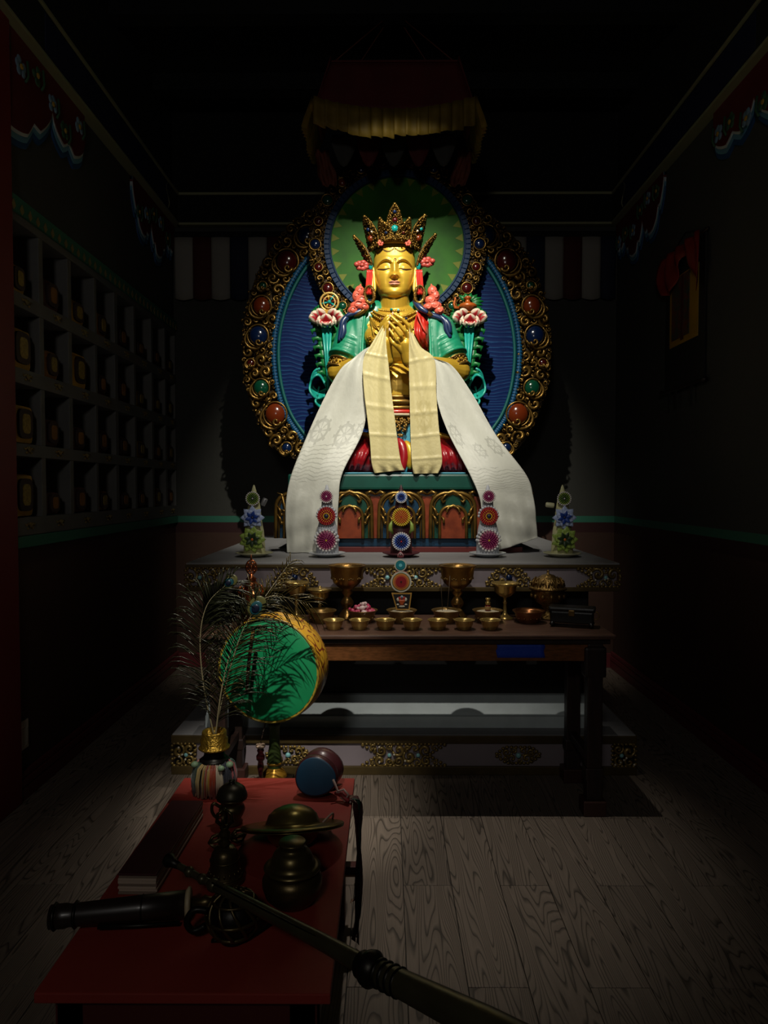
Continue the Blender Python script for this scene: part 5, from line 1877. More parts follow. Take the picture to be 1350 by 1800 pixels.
for s in (-1, 1):
    rows = []
    for i in range(20):
        t = i / 19
        z = cz0 + .12 - .235 * t
        w_ = .055 - .008 * math.sin(t * 7)
        xc_ = cxm + s * (hw - .0 - .06 * t)
        rows.append([(xc_ + w_ * (2 * j / 8 - 1), 4.86 + .02 * math.sin(j * 1.8 + t * 3), z + .006 * math.sin(j + t * 9)) for j in range(9)])
    MB().grid(rows, 0, True, .006).build('tail', CBR, cp)
for k in range(5):
    x = cxm - .32 + .16 * k
    rows = []
    for i in range(7):
        t = i / 6
        rows.append([(x + .08 * (2 * j / 8 - 1), CF + .24 + .01 * math.sin(j), cz0 + .12 - t * (.06 + .15 * math.sin(PI * j / 8))) for j in range(9)])
    MB().grid(rows, 0, True, .004).build('inner_scallop', GREYWALL if k % 2 == 0 else CRED, cp)
c4 = MB()
for sx_ in (-1, 1):
    for yy in (CF + .08, yb_ - .05):
        c4.tube([(cxm + sx_ * (hw - .11), yy, cz1 + .305), (cxm, 4.72, HC - .03)], .004, 5)
c4.ball((cxm, 4.72, HC - .02), .02, 8, 6)
c4.build('hanging_cord', CBR, cp)

# ------------------------------------------------------------------ butter sculptures on plates, on the altar slab
BUT_CREAM = M('butter_cream', 'c2c091', .5, var=.12, vscale=20)
BUT_WHITE = M('butter_white', 'b9bcc4', .5, var=.08)
BUT_MAROON = M('butter_maroon', '3c161c', .45, var=.2)
PLATE_CREAM = M('plate_cream', 'b4b290', .35)
PLATE_WHITE = M('plate_white', 'b4b8bc', .3)
PLATE_DARK = M('plate_maroon', '54242c', .35)
FCOL = {k: M('butter_' + k, v, .45, var=.12, vscale=60) for k, v in dict(red='a01c1c', magenta='8c1f5a', pink='b06a80', white='cfcac6', yellow='c9a824', darkblue='14205a', blue='1d3f92', paleblue='a9b8dc', orange='c0661c', green='5c7a2c', palegreen='8fa64a', darkgreen='263a1c', navy='191c3c').items()}
def bead_disc(parent, name, cx, y, cz, r, rings, back):
    """flat rosette of concentric bead rings; rings = (radius fraction, count, bead size, colour)"""
    base = MB().lathe([(0, 0), (r * .93, 0), (r * .97, .004), (r * .9, .009), (0, .010)], 28, (0, 0, 0), 0, Matrix.Translation((cx, y, cz)) @ Matrix.Rotation(PI / 2, 4, 'X'))
    d = base.build(name, FCOL[back], parent)
    cols = {}
    for ri, (f, n, br, c) in enumerate(rings):
        mb = cols.setdefault(c, MB())
        for k in range(n):
            a = 2 * PI * (k + .5 * (ri % 2)) / n
            mb.ball((cx + r * f * math.cos(a), y - .012 - .006 * (1 - f), cz + r * f * math.sin(a)), (br * 1.0, br * .8, br), 7, 5)
    for c, mb in cols.items():
        mb.build('%s_beads' % c, FCOL[c], d, 'stuff')
    return d
def petal_flower(parent, name, cx, y, cz, R_, n, inner, outer, centre):
    d = MB().ball((cx, y - .006, cz), (R_ * .16, .010, R_ * .16), 10, 6).build(name, FCOL[centre], parent)
    for lay, (rad, off, tilt, mname) in enumerate(((1.0, 0, .004, outer), (.76, .5, .010, outer), (.60, .25, .014, inner))):
        nn = n if lay < 2 else n - 2
        for k in range(nn):
            a = 2 * PI * (k + off) / nn
            L_ = R_ * rad
            W_ = L_ * (.36 if lay < 2 else .26)
            rows = []
            for i in range(6):
                t = i / 5
                w_ = W_ * ((.35 + .65 * t / .4) if t < .4 else ((1 - t) / .6) ** .85) + .0006
                row = []
                for j in (-1, 0, 1):
                    s = w_ * j
                    rr = L_ * (.12 + .88 * t)
                    x = rr * math.cos(a) - s * math.sin(a)
                    z = rr * math.sin(a) + s * math.cos(a)
                    row.append((cx + x, y - tilt - .007 * math.sin(t * 2.6) - .004 * abs(j) + .003, cz + z))
                rows.append(row)
            MB().grid(rows, 0, True, .0025).build('petal', FCOL[mname], d)
    return d
TY = 4.10
def torma(px, kind, label):
    loc = P(px, 950, TY)
    o = thing('butter_sculpture', label, 'sculpture', (0, 0, 0), 'butter sculptures on the altar')
    mat = {'cream': BUT_CREAM, 'white': BUT_WHITE, 'dark': BUT_MAROON}[kind]
    prof = [(0, 0), (.060, 0), (.063, .01), (.061, .06), (.055, .14), (.044, .20), (.040, .24), (.036, .28), (.029, .32), (.020, .345), (.016, .36), (.010, .385), (.004, .402), (0, .406)]
    if kind == 'white':
        prof = [(0, 0), (.064, 0), (.066, .01), (.065, .08), (.058, .15), (.044, .205), (.034, .25), (.032, .29), (.030, .325), (.022, .35), (.014, .375), (.006, .402), (0, .408)]
    b = MB().lathe(prof, 28, (0, 0, 0), 0, None, 1, .72, lambda a, t: 1 + .02 * math.sin(3 * a + 5 * t))
    b.build('cone', mat, o)
    if kind == 'white':
        bead_disc(o, 'lower_rosette', 0, -.050, .088, .060, [(.98, 20, .0078, 'white'), (.80, 19, .0066, 'pink'), (.64, 17, .0058, 'magenta'), (.48, 14, .0052, 'magenta'), (.33, 11, .0046, 'magenta'), (.18, 7, .004, 'magenta'), (0, 1, .006, 'yellow')], 'magenta')
        bead_disc(o, 'middle_rosette', 0, -.040, .226, .049, [(.97, 24, .0062, 'red'), (.80, 22, .0056, 'red'), (.63, 18, .0050, 'orange'), (.46, 14, .0044, 'red'), (.34, 12, .0042, 'yellow')], 'red')
        bead_disc(o, 'top_rosette', 0, -.030, .338, .036, [(.98, 22, .0050, 'white'), (.78, 18, .0044, 'pink'), (.58, 14, .0040, 'magenta'), (.38, 10, .0036, 'magenta'), (.2, 6, .0034, 'magenta'), (0, 1, .005, 'white')], 'magenta')
        MB().ball((0, -.060, .226), (.012, .006, .012), 10, 6).build('rosette_eye', FCOL['navy'], o)
        rf = MB()
        for zc, R_ in ((.088, .066), (.226, .054)):
            for k in range(11):
                a = PI * k / 10
                rf.ball((R_ * math.cos(a), -.034 if R_ > .06 else -.026, zc + R_ * 1.02 * math.sin(a)), (.009, .010, .009), 7, 5)
        rf.build('ruffled_collar', BUT_WHITE, o)
    elif kind == 'cream':
        petal_flower(o, 'green_flower', 0, -.054, .094, .078, 9, 'darkgreen', 'palegreen', 'orange')
        petal_flower(o, 'blue_flower', 0, -.044, .218, .070, 8, 'blue', 'paleblue', 'navy')
        bead_disc(o, 'top_rosette', 0, -.032, .326, .038, [(.98, 22, .0052, 'white'), (.78, 18, .0046, 'palegreen'), (.58, 14, .0042, 'green'), (.38, 10, .0038, 'green'), (0, 1, .005, 'white')], 'darkgreen')
        s = 1 if px < 700 else -1
        MB().lathe([(0, 0), (.014, 0), (.015, .004), (.015, .040), (.012, .046), (0, .047)], 14, (0, 0, 0), 0, Matrix.Translation((s * .042, .03, .285)) @ Matrix.Rotation(s * .45 if s > 0 else -1.45, 4, 'Y')).build('peg', M('peg_grey', '77777a', .35, .5) if s > 0 else PLATE_CREAM, o)
    else:
        bead_disc(o, 'lower_rosette', 0, -.050, .082, .050, [(.98, 26, .0056, 'white'), (.82, 20, .0058, 'paleblue'), (.64, 16, .0062, 'blue'), (.46, 12, .006, 'darkblue'), (.27, 8, .0052, 'darkblue'), (0, 1, .006, 'red')], 'blue')
        bead_disc(o, 'middle_rosette', 0, -.042, .222, .050, [(.98, 28, .0052, 'yellow'), (.84, 24, .0052, 'yellow'), (.66, 20, .0050, 'orange'), (.50, 16, .0046, 'orange'), (.34, 12, .0044, 'orange'), (.18, 7, .004, 'orange'), (0, 1, .005, 'red')], 'orange')
        bead_disc(o, 'top_rosette', 0, -.030, .334, .032, [(.97, 22, .0046, 'white'), (.76, 16, .0046, 'paleblue'), (.55, 12, .0044, 'blue'), (.32, 8, .004, 'darkblue')], 'blue')
        for s in (-1, 1):
            MB().tube([(s * .045, -.02, .125), (s * .064, -.032, .150), (s * .060, -.034, .178), (s * .050, -.028, .20)], [.006, .014, .011, .003], 6).build('butter_leaf', FCOL['palegreen'], o)
    plate = MB().lathe([(0, 0), (.05, 0), (.056, .004), (.09, .016), (.106, .022), (.107, .026), (.10, .026), (.055, .010), (0, .009)], 40, (0, 0, 0), 0, None, 1, 1, lambda a, t: 1 + (.012 * math.sin(12 * a) if t > .4 and t < .8 else 0))
    return o, plate, Vector((loc.x, TY, SZ1))
for px, kind, lab, plab in ((447, 'cream', 'cream butter sculpture with green flower, left end of altar', 'cream plate under the butter sculpture at the left end of the altar'),
                      (575, 'white', 'white butter sculpture with red rosette, in front of the wheel-printed scarf', 'white plate under the butter sculpture before the wheel-printed scarf'),
                      (705, 'dark', 'dark maroon butter sculpture with yellow and blue rosettes at altar centre', 'dark maroon plate under the central butter sculpture'),
                      (857, 'white', 'white butter sculpture with red rosette, in front of the frayed scarf end', 'white plate under the butter sculpture before the frayed scarf'),
                      (988, 'cream', 'cream butter sculpture with green flower, right end of altar', 'cream plate under the butter sculpture at the right end of the altar')):
    o, plate, loc = torma(px, kind, lab)
    o.location = loc + Vector((0, 0, .0108))
    pl_ = single('offering_plate', plate, {'cream': PLATE_CREAM, 'white': PLATE_WHITE, 'dark': PLATE_DARK}[kind], plab, 'plate', 'plates under the butter sculptures')
    pl_.location = loc + Vector((0, 0, .0004))

# ------------------------------------------------------------------ offering table
TD, TB, TT = 3.19, 3.715, .836
ta = thing('offering_table', 'dark brown wooden offering table in front of the altar', 'table', (.085, 3.45, 0))
def wood(name, a, b_, sc, rough=.4, ax=(1, 8, 8)):
    return M(name, a, rough, var=.5, vscale=sc, col2=b_, stretch=ax, bump=.05, bscale=20)
TWOOD = wood('table_top_wood', '5f4538', '4a342a', 5, .38, (1.5, 14, 10))
TAPRON = wood('table_apron_wood', '7d4a22', '5f3812', 9, .5, (3, 3, 12))
TLEG = wood('table_leg_wood', '2b1a14', '1e120e', 6, .5, (8, 8, 1))
tx0, tx1 = -.862, 1.033
MB().box(tx0, tx1, TD, TB, TT - .020, TT, .006).build('table_top', TWOOD, ta)
MB().box(tx0 + .02, tx1 - .02, TD + .02, TB - .02, TT - .045, TT - .02, .004).build('under_moulding', TLEG, ta)
MB().box(tx0 + .06, tx1 - .06, TD + .035, TD + .055, TT - .125, TT - .045, .003).build('front_apron', TAPRON, ta)
MB().box(tx0 + .06, tx1 - .06, TB - .055, TB - .035, TT - .115, TT - .045, .003).build('back_apron', TLEG, ta)
for x in (tx0 + .05, tx1 - .07):
    MB().box(x, x + .02, TD + .055, TB - .055, TT - .115, TT - .045, .003).build('side_apron', TLEG, ta)
for sx_, x in ((-1, tx0 + .085), (1, tx1 - .085)):
    for y in (TD + .055, TB - .10):
        b = MB()
        b.box(x - .035, x + .035, y - .03, y + .03, .065, TT - .045, .006)
        b.box(x - .050, x + .050, y - .036, y + .036, TT - .20, TT - .06, .012)
        b.box(x - .042, x + .042, y - .034, y + .034, .16, .22, .008)
        lg = b.build('leg', TLEG, ta)
        MB().box(x - .052, x + .052, y - .046, y + .046, 0, .07, .006).build('foot', M('foot_wood', '3c211a', .5), lg)
    MB().box(x - .02, x + .02, TD + .08, TB - .08, .22, .26, .006).build('stretcher', TLEG, ta)
t0, t1 = P(873, 1140, TD + .035), P(957, 1140, TD + .035)
b = MB()
rows = []
for i in range(5):
    rows.append([(t0.x + (t1.x - t0.x) * j / 12 + (.004 * math.sin(i * 2.1) if j in (0, 12) else 0), TD + .0345 - .0015 * math.sin(j * .6) ** 2, TT - .046 - .064 * i / 4) for j in range(13)])
b.grid(rows, 0, True, .0008)
single('blue_cloth_label', b, M('blue_cloth', '1040b8', .6, bump=.2, bscale=150), 'rectangular blue cloth patch stuck on the front apron of the offering table', 'label')

def bowl_prof(r, h, foot=.58, th=.003):
    return [(0, 0), (r * foot, 0), (r * (foot + .04), h * .06), (r * .80, h * .55), (r * .85, h * .80), (r * .99, h * .97), (r, h), (r * .97, h * 1.02), (r * .83, h * .84), (r * .76, h * .55), (r * foot * .9, h * .14), (0, h * .10)]
# seven small brass water bowls along the front edge
BD = 3.325
bowl_me = MB().lathe(bowl_prof(.051, .046), 36).mesh('water_bowl', BRASS)
nth = ('first', 'second', 'third', 'fourth', 'fifth', 'sixth', 'seventh')
for k, px in enumerate((587, 632, 677, 724, 770, 816, 862)):
    o = put('water_bowl', bowl_me)
    o['label'] = '%s small brass water bowl counted from the drum, front row on the offering table' % nth[k]
    o['category'] = 'bowl'
    o['group'] = 'small brass water bowls in the front row'
    o.location = (P(px, 1095, BD).x, BD, TT + .0004)
    o.rotation_euler = (0, 0, k * .7)
# second row of larger bowls
B2 = 3.50
def big_bowl(px, label, r=.076, h=.062, y=B2, mat=BRASSDARK):
    mb = MB().lathe(bowl_prof(r, h, .6), 44)
    rnd = random.Random(px)
    for k in range(12):
        a = 2 * PI * k / 12
        mb.ball((r * .76 * math.cos(a), r * .76 * math.sin(a), h * .42), (.007, .007, .005), 6, 4)
    o = single('offering_bowl', mb, mat, label, 'bowl', 'larger brass bowls in the second row')
    o.location = (P(px, 1080, y).x, y, TT + .0004)
    return o
B_sw = big_bowl(637, 'brass bowl filled with pink and white sweets')
B_cd = big_bowl(706, 'brass bowl of grain holding the painted offering card')
B_in = big_bowl(785, 'brass bowl of rice with two incense sticks standing in it')
B_bt = big_bowl(857, 'brass bowl of rice with a tiny gold-capped bottle in it')
B_em = big_bowl(929, 'empty reddish brass bowl beside the black case', .080, .060, 3.50, M('reddish_brass', '8a5a36', .3, .85, var=.3, vscale=14))
B_lf = big_bowl(565, 'brass bowl beside the drum, in front of the lidded butter lamp', .076, .060, 3.50)
RICE = M('rice', 'c4b79c', .6, bump=.8, bscale=160, var=.25, vscale=150)
for bo, lab in ((B_cd, 'rice filling the bowl under the painted card'), (B_in, 'rice filling the bowl with the incense sticks'), (B_bt, 'rice filling the bowl with the tiny bottle')):
    mb = MB().lathe([(.062, 0), (.06, .004), (.045, .009), (.02, .012), (0, .013)], 30)
    rnd = random.Random(5)
    for k in range(240):
        a, r = rnd.uniform(0, 2 * PI), .06 * math.sqrt(rnd.random())
        mb.ball((r * math.cos(a), r * math.sin(a), .0045 + .008 * (1 - r / .06)), (.0022, .0034, .0018), 5, 3)
    o = single('rice', mb, RICE, lab, 'rice', None, 'stuff')
    o.location = bo.location + Vector((0, 0, .047))
# sweets
PINKS = [M('sweet_pink', 'c4506c', .45, var=.2, vscale=40), M('sweet_rose', 'b32f56', .4, var=.2, vscale=40), M('sweet_white', 'd3b6b4', .5)]
rnd = random.Random(2)
spots = [(-.045, .0, .050), (-.025, -.035, .050), (.01, -.042, .050), (.04, -.02, .050), (.046, .012, .050), (.02, .038, .050), (-.02, .038, .050), (0, 0, .050), (-.03, .005, .066), (.0, -.022, .068), (.028, .0, .068), (.0, .022, .068), (.006, -.002, .083)]
swn = ['deep rose', 'white', 'pink']
place = ['at the drum-side rim of the sweets bowl', 'low at the front left of the sweets bowl', 'low at the front middle of the sweets bowl', 'low at the front right of the sweets bowl', 'at the right rim of the sweets bowl', 'at the back right of the sweets bowl', 'at the back left of the sweets bowl', 'buried in the middle of the sweets bowl', 'on the second layer at the left of the sweets', 'on the second layer at the front of the sweets', 'on the second layer at the right of the sweets', 'on the second layer at the back of the sweets', 'on top of the heap of sweets']
for k, (x, y, z) in enumerate(spots):
    q = (0, 2, 1, 2, 0, 1, 2, 0, 2, 1, 0, 2, 1)[k]
    mb = MB().ball((0, 0, 0), (.018, .015, .012), 10, 7)
    for s in (-1, 1):
        mb.tube([(s * .014, 0, 0), (s * .021, .002, .003), (s * .024, 0, .0)], [.006, .009, .007], 6)
    o = single('sweet', mb, PINKS[{0: 1, 1: 2, 2: 0}[q]], '%s wrapped sweet %s' % (swn[q], place[k]), 'sweet', 'sweets in the brass bowl')
    o.location = B_sw.location + Vector((x, y, z + .006))
    o.rotation_euler = (rnd.uniform(-.4, .4), rnd.uniform(-.4, .4), rnd.uniform(0, 3))
# incense sticks
STICK = M('incense_stick', '4a3a28', .8)
for px0, px1, py, lab in ((778, 774, 1010, 'thin incense stick in the rice bowl, the left of the two'), (786, 791, 1012, 'thin incense stick in the rice bowl, the right of the two')):
    a = B_in.location + Vector((P(px0, 1070, B2).x - B_in.location.x, 0, .050))
    t = P(px1, py, B2)
    single('incense_stick', MB().tube([a, (t.x, B2, t.z)], .0016, 6), STICK, lab, 'incense')
# tiny bottle
o = thing('essence_bottle', 'tiny red essence bottle with gold cap standing in rice', 'bottle', (0, 0, 0))
MB().lathe([(0, 0), (.0135, 0), (.0145, .003), (.0145, .026), (.010, .031), (0, .031)], 16).build('glass_body', M('red_glass', '5a0c10', .1, 0, coat=.5), o)
MB().lathe([(0, .031), (.009, .031), (.0135, .034), (.0135, .044), (.009, .047), (.009, .054), (.0125, .056), (.0125, .064), (0, .065)], 16).build('cap', BRASS, o)
MB().lathe([(.0147, .008), (.0149, .010), (.0149, .022), (.0147, .024)], 16).build('paper_label', M('bottle_label', '9a7a4a', .6), o)
o.location = B_bt.location + Vector((.0, -.01, .058))
# painted offering card
CX = B_cd.location.x
cz = TT + .056
o = thing('painted_offering_card', 'painted offering card with teal and red discs, standing in a rice bowl', 'card', (CX, B2 - .02, cz))
yk = B2 - .02
def cpx(px, py):
    q = P(px, py, yk)
    return q.x, q.z
CARDW = M('card_white', 'c4c0b2', .5)
def disc_stack(name, px, py, rs, parent=o):
    cx, cz_ = cpx(px, py)
    d = None
    for k, (r, m) in enumerate(rs):
        mb = MB().lathe([(0, 0), (r, 0), (r, .003), (0, .003)], 36, (0, 0, 0), 0, Matrix.Translation((cx, yk - .0012 * k, cz_)) @ Matrix.Rotation(PI / 2, 4, 'X'), smooth=False)
        if d is None:
            d = mb.build(name, m, parent)
        else:
            mb.build('painted_ring', m, d)
    return d
S_ = B2 / FPX
disc_stack('upper_disc', 704, 993.5, [(10.6 * S_, CARDW), (8.6 * S_, M('card_green', '12603f', .5)), (8.0 * S_, M('card_teal', '147a86', .5)), (3.0 * S_, M('card_light', '6fc4cc', .5))])
disc_stack('lower_disc', 705, 1022.5, [(18.4 * S_, CARDW), (15.6 * S_, M('card_dkgreen', '33501c', .5)), (14.6 * S_, M('card_orange', 'c07c3a', .5)), (12 * S_, M('card_orange_ring', 'b0542a', .5)), (9.4 * S_, M('card_red', '8f1a22', .5)), (1.6 * S_, INK)])
x0, z0 = cpx(688, 1042); x1, z1 = cpx(724, 1042); x2, z2 = cpx(720, 1072); x3, z3 = cpx(697, 1072)
pn = MB().prism([(x0, z0), (x1, z1), (x2, z2), (x3, z3)], yk - .002, yk + .002).build('vase_panel', M('card_border', 'b3863c', .45), o)
ins_ = lambda f: [((x0 + x1 + x2 + x3) / 4 + (x - (x0 + x1 + x2 + x3) / 4) * f, (z0 + z2) / 2 + (z - (z0 + z2) / 2) * f) for x, z in ((x0, z0), (x1, z1), (x2, z2), (x3, z3))]
MB().prism(ins_(.84), yk - .004, yk).build('panel_ground', M('card_black', '15171c', .5), pn)
em = MB()
vx, vz = (x0 + x1) / 2 + .001, (z0 + z2) / 2 - .012
em.lathe([(.0, 0), (.012, 0), (.007, .006), (.015, .016), (.017, .022), (.012, .026), (0, .026)], 18, (vx, yk - .004, vz - .006), 0, None, 1, .15)
em.build('painted_vase', M('card_vase', 'a8481f', .5), pn)
em = MB()
for s in (-1, 1):
    em.ball((vx + s * .019, yk - .0045, vz + .022), (.007, .0012, .009), 10, 6)
    em.ball((vx + s * .020, yk - .0045, vz - .003), (.007, .0012, .0035), 10, 6)
em.ball((vx, yk - .0045, vz - .012), (.016, .0012, .004), 10, 6)
em.ball((vx, yk - .0046, vz + .034), (.007, .0012, .007), 10, 6)
em.build('painted_clouds', CARDW, pn)
em = MB()
for s in (-1, 1):
    em.ball((vx + s * .011, yk - .0044, vz + .026), (.009, .0012, .010), 10, 6)
em.build('painted_flowers', M('card_flower', '9c2c22', .5), pn)
MB().ball((vx, yk - .0052, vz + .034), (.0045, .0012, .0045), 10, 6).build('painted_eye', M('card_blue', '2c5c9c', .5), pn)
# flame top and neck curls
x4, z4 = cpx(704, 975)
tf = MB().prism([(x4 - .015, z4 - .014), (x4 - .017, z4 + .002), (x4 - .009, z4 + .010), (x4, z4 + .022), (x4 + .009, z4 + .010), (x4 + .017, z4 + .002), (x4 + .015, z4 - .014)], yk - .001, yk + .002).build('flame_top', M('card_flame', '7a3038', .5), o)
tq = MB()
tq.tube([(x4 - .011, yk - .004, z4 - .012), (x4 - .012, yk - .004, z4), (x4, yk - .004, z4 + .012), (x4 + .012, yk - .004, z4), (x4 + .011, yk - .004, z4 - .012)], .0022, 5)
tq.ball((x4, yk - .003, z4 + .002), (.005, .002, .006), 8, 6)
tq.build('flame_outline', M('card_pale', 'b59a9a', .5), tf)
x5, z5 = cpx(705, 1006)
nk = MB().box(x5 - .006, x5 + .006, yk - .001, yk + .0025, z5 - .012, z5 + .012)
for s in (-1, 1):
    nk.ball((x5 + s * .022, yk, z5 - .004), (.009, .003, .006), 10, 6)
    nk.ball((x5 + s * .014, yk, z5 + .002), (.007, .003, .004), 10, 6)
nk.build('neck_curls', M('card_coral', 'a8543a', .5), o)

# goblets and butter lamps
def goblet_prof(R_, h):
    return [(0, 0), (R_ * .52, 0), (R_ * .54, h * .02), (R_ * .44, h * .07), (R_ * .30, h * .14), (R_ * .20, h * .20), (R_ * .33, h * .26), (R_ * .36, h * .31), (R_ * .24, h * .37), (R_ * .18, h * .43), (R_ * .32, h * .49), (R_ * .22, h * .54), (R_ * .48, h * .60), (R_ * .72, h * .68), (R_ * .84, h * .80), (R_ * .88, h * .92), (R_ * .99, h * .985), (R_, h), (R_ * .98, h * 1.005), (R_ * .84, h * .95), (R_ * .80, h * .82), (R_ * .4, h * .70), (0, h * .68)]
def goblet(px, label):
    o = thing('butter_lamp_goblet', label, 'goblet', (0, 0, 0), 'large brass goblets on the offering table')
    R_, h = .097, .272
    b = MB().lathe(goblet_prof(R_, h), 44)
    b.build('cup', M('goblet_brass', '8f6c38', .30, .85, var=.35, vscale=16, bump=.15, bscale=90), o)
    for k in range(10):
        a = 2 * PI * k / 10
        q = MB().tube([(R_ * .60 * math.cos(a + d), R_ * .60 * math.sin(a + d), h * (.655 + z)) for d, z in ((-.2, 0), (-.1, .09), (0, .13), (.1, .09), (.2, 0))], .0045, 5)
        for d in (-.12, 0, .12):
            q.ball((R_ * .80 * math.cos(a + d), R_ * .80 * math.sin(a + d), h * .76 + .004 * (d == 0)), .006, 6, 4)
        q.build('embossed_petal', BRASSDARK, o, 'stuff')
    MB().lathe([(0, .255), (.078, .255), (.07, .257), (0, .258)], 32).build('butter_surface', M('butter_wax', '9c8a52', .35), o)
    o.location = (P(px, 1000, 3.605).x, 3.605, TT + .0004)
goblet(610, 'large brass goblet standing left of the painted offering card')
goblet(804, 'large brass goblet standing right of the painted offering card')
def lamp_cup(px, y, R_, h, label, lid=False, mat=BRASS):
    o = thing('butter_lamp', label, 'lamp', (0, 0, 0), 'small brass butter lamps on the offering table')
    MB().lathe([(0, 0), (R_ * .60, 0), (R_ * .62, .006), (R_ * .30, .016), (.010, .03), (.008, h * .42), (.013, h * .46), (.008, h * .50), (.009, h * .60), (R_ * .45, h * .64), (R_ * .74, h * .76), (R_ * .80, h * .92), (R_, h), (R_ * .97, h * 1.012), (R_ * .74, h * .92), (R_ * .4, h * .72), (0, h * .68)], 32).build('cup', mat, o)
    if lid:
        MB().lathe([(R_ * 1.02, h * 1.015), (R_ * 1.0, h * 1.04), (R_ * .3, h * 1.07), (.008, h * 1.08), (.009, h * 1.12), (.004, h * 1.15), (0, h * 1.15)], 28).build('lid', mat, o)
    else:
        MB().tube([(0, 0, h * .68), (.002, 0, h * .9), (.006, 0, h * 1.10)], .0018, 5).build('wick', STICK, o)
    o.location = (P(px, 1000, y).x, y, TT + .0004)
lamp_cup(562, 3.605, .062, .145, 'small lidded brass butter lamp left of the goblets', True)
lamp_cup(521, 3.60, .066, .185, 'small open brass butter lamp behind the peacock feathers')
lamp_cup(888, 3.60, .072, .182, 'small open brass butter lamp between goblet and tureen')
# covered tureen
o = thing('covered_tureen', 'round embossed brass tureen with domed lid on a stem foot', 'tureen', (0, 0, 0))
EMB = M('embossed_brass', '8d6f3c', .30, .85, bump=.5, bscale=110, var=.4, vscale=40)
MB().lathe([(0, 0), (.052, 0), (.054, .006), (.036, .016), (.022, .034), (.022, .050), (.034, .058), (.030, .066), (.060, .085), (.078, .112), (.082, .140), (.084, .150), (.080, .153), (0, .153)], 44).build('bowl', EMB, o)
MB().lathe([(.094, .150), (.096, .156), (.090, .162), (.082, .166), (.076, .190), (.058, .208), (.040, .213), (.036, .218), (.030, .222), (.014, .226), (.006, .230), (.007, .238), (.003, .247), (0, .248)], 44).build('lid', EMB, o)
q = MB()
for k in range(12):
    a = 2 * PI * k / 12
    d = lambda r, z, e=0: (r * math.cos(a + e), r * math.sin(a + e), z)
    q.tube([d(.084, .168, -.2), d(.078, .192, -.12), d(.062, .208), d(.078, .192, .12), d(.084, .168, .2)], .004, 5)
    q.ball(d(.079, .186), .007, 6, 5)
    q.ball(d(.082, .118), (.009, .009, .012), 6, 5)
q.build('embossed_pattern', BRASSDARK, o, 'stuff')
o.location = (P(963, 1050, 3.61).x, 3.61, TT + .0004)
# black case
o = thing('black_case', 'small black carved case with ring handle at the right end of the offering table', 'case', (0, 0, 0))
BLK = M('black_lacquer', '121110', .4, .1, bump=.1, bscale=60)
MB().box(-.100, .100, -.042, .042, .012, .070, .008).build('box', BLK, o)
MB().box(-.108, .108, -.048, .048, .068, .090, .009).build('lid', BLK, o)
for s in (-1, 1):
    for t in (-1, 1):
        MB().tube([(s * .085, t * .034, .016), (s * .092, t * .037, .006), (s * .088, t * .034, 0)], [.010, .012, .009], 8).build('foot', BLK, o)
MB().box(-.014, .014, -.050, -.040, .05, .078, .003).build('latch', BRASSDARK, o)
MB().tube([(.108 + .016 * math.sin(a), 0, .05 + .018 * math.cos(a)) for a in [2 * PI * k / 16 for k in range(16)]], .003, 5, closed=True).build('ring_handle', BRASSDARK, o)
o.location = (P(1008, 1085, 3.36).x + .004, 3.40, TT + .0075)
o.rotation_euler = (0, 0, -.32)
# copper reliquary behind the feathers
o = thing('copper_reliquary', 'copper tiered reliquary with openwork finial behind the peacock feathers', 'ornament', (0, 0, 0))
MB().lathe([(0, 0), (.060, 0), (.064, .01), (.050, .03), (.042, .06), (.056, .10), (.060, .125), (.068, .135), (.066, .142), (.040, .150), (.034, .170), (.044, .178), (.028, .190), (.022, .205), (.028, .210), (.012, .222), (.008, .235), (0, .236)], 32).build('tiered_body', COPPER, o)
q = MB()
for f in (1, .55):
    q.tube([(.026 * f * math.cos(a), 0, .268 + .034 * f * math.sin(a)) for a in [2 * PI * k / 20 for k in range(20)]], .005, 6, closed=True)
for k in range(8):
    a = 2 * PI * k / 8
    q.ball((.022 * math.cos(a), -.003, .268 + .028 * math.sin(a)), .006, 6, 5)
q.ball((0, 0, .268), (.009, .006, .012), 8, 6)
q.tube([(0, 0, .30), (0, 0, .318), (0, 0, .33)], [.006, .005, .001], 6)
q.build('openwork_finial', COPPER, o)
q = MB()
for k in range(9):
    a = 2 * PI * k / 9
    q.tube([(.058 * math.cos(a), .058 * math.sin(a), .135), (.066 * math.cos(a), .066 * math.sin(a), .155), (.054 * math.cos(a), .054 * math.sin(a), .175)], [.008, .008, .002], 6)
q.build('flame_fringe', COPPER, o)
o.location = (P(442, 1040, 3.55).x, 3.55, TT + .0004)
# dark draped stand left end of the table, behind the feathers
o = thing('dark_lamp_stand', 'dark boxy lantern at the left end of the offering table behind the feathers', 'lantern', (0, 0, 0))
MB().box(-.07, .07, -.06, .06, 0, .02, .004).build('base', IRON, o)
for sx_ in (-1, 1):
    for sy_ in (-1, 1):
        MB().box(sx_ * .056 - .006, sx_ * .056 + .006, sy_ * .046 - .006, sy_ * .046 + .006, .02, .15).build('post', IRON, o)
MB().box(-.055, .055, -.045, .045, .02, .15).build('dark_pane', M('smoked_pane', '0c0c0c', .3), o)
MB().lathe([(.095, .15), (.09, .158), (.05, .185), (.012, .20), (0, .205)], 4, (0, 0, 0), 0, Matrix.Rotation(PI / 4, 4, 'Z'), smooth=False).build('roof', IRON, o)
o.location = (P(384, 1080, 3.5).x, 3.5, TT + .0004)

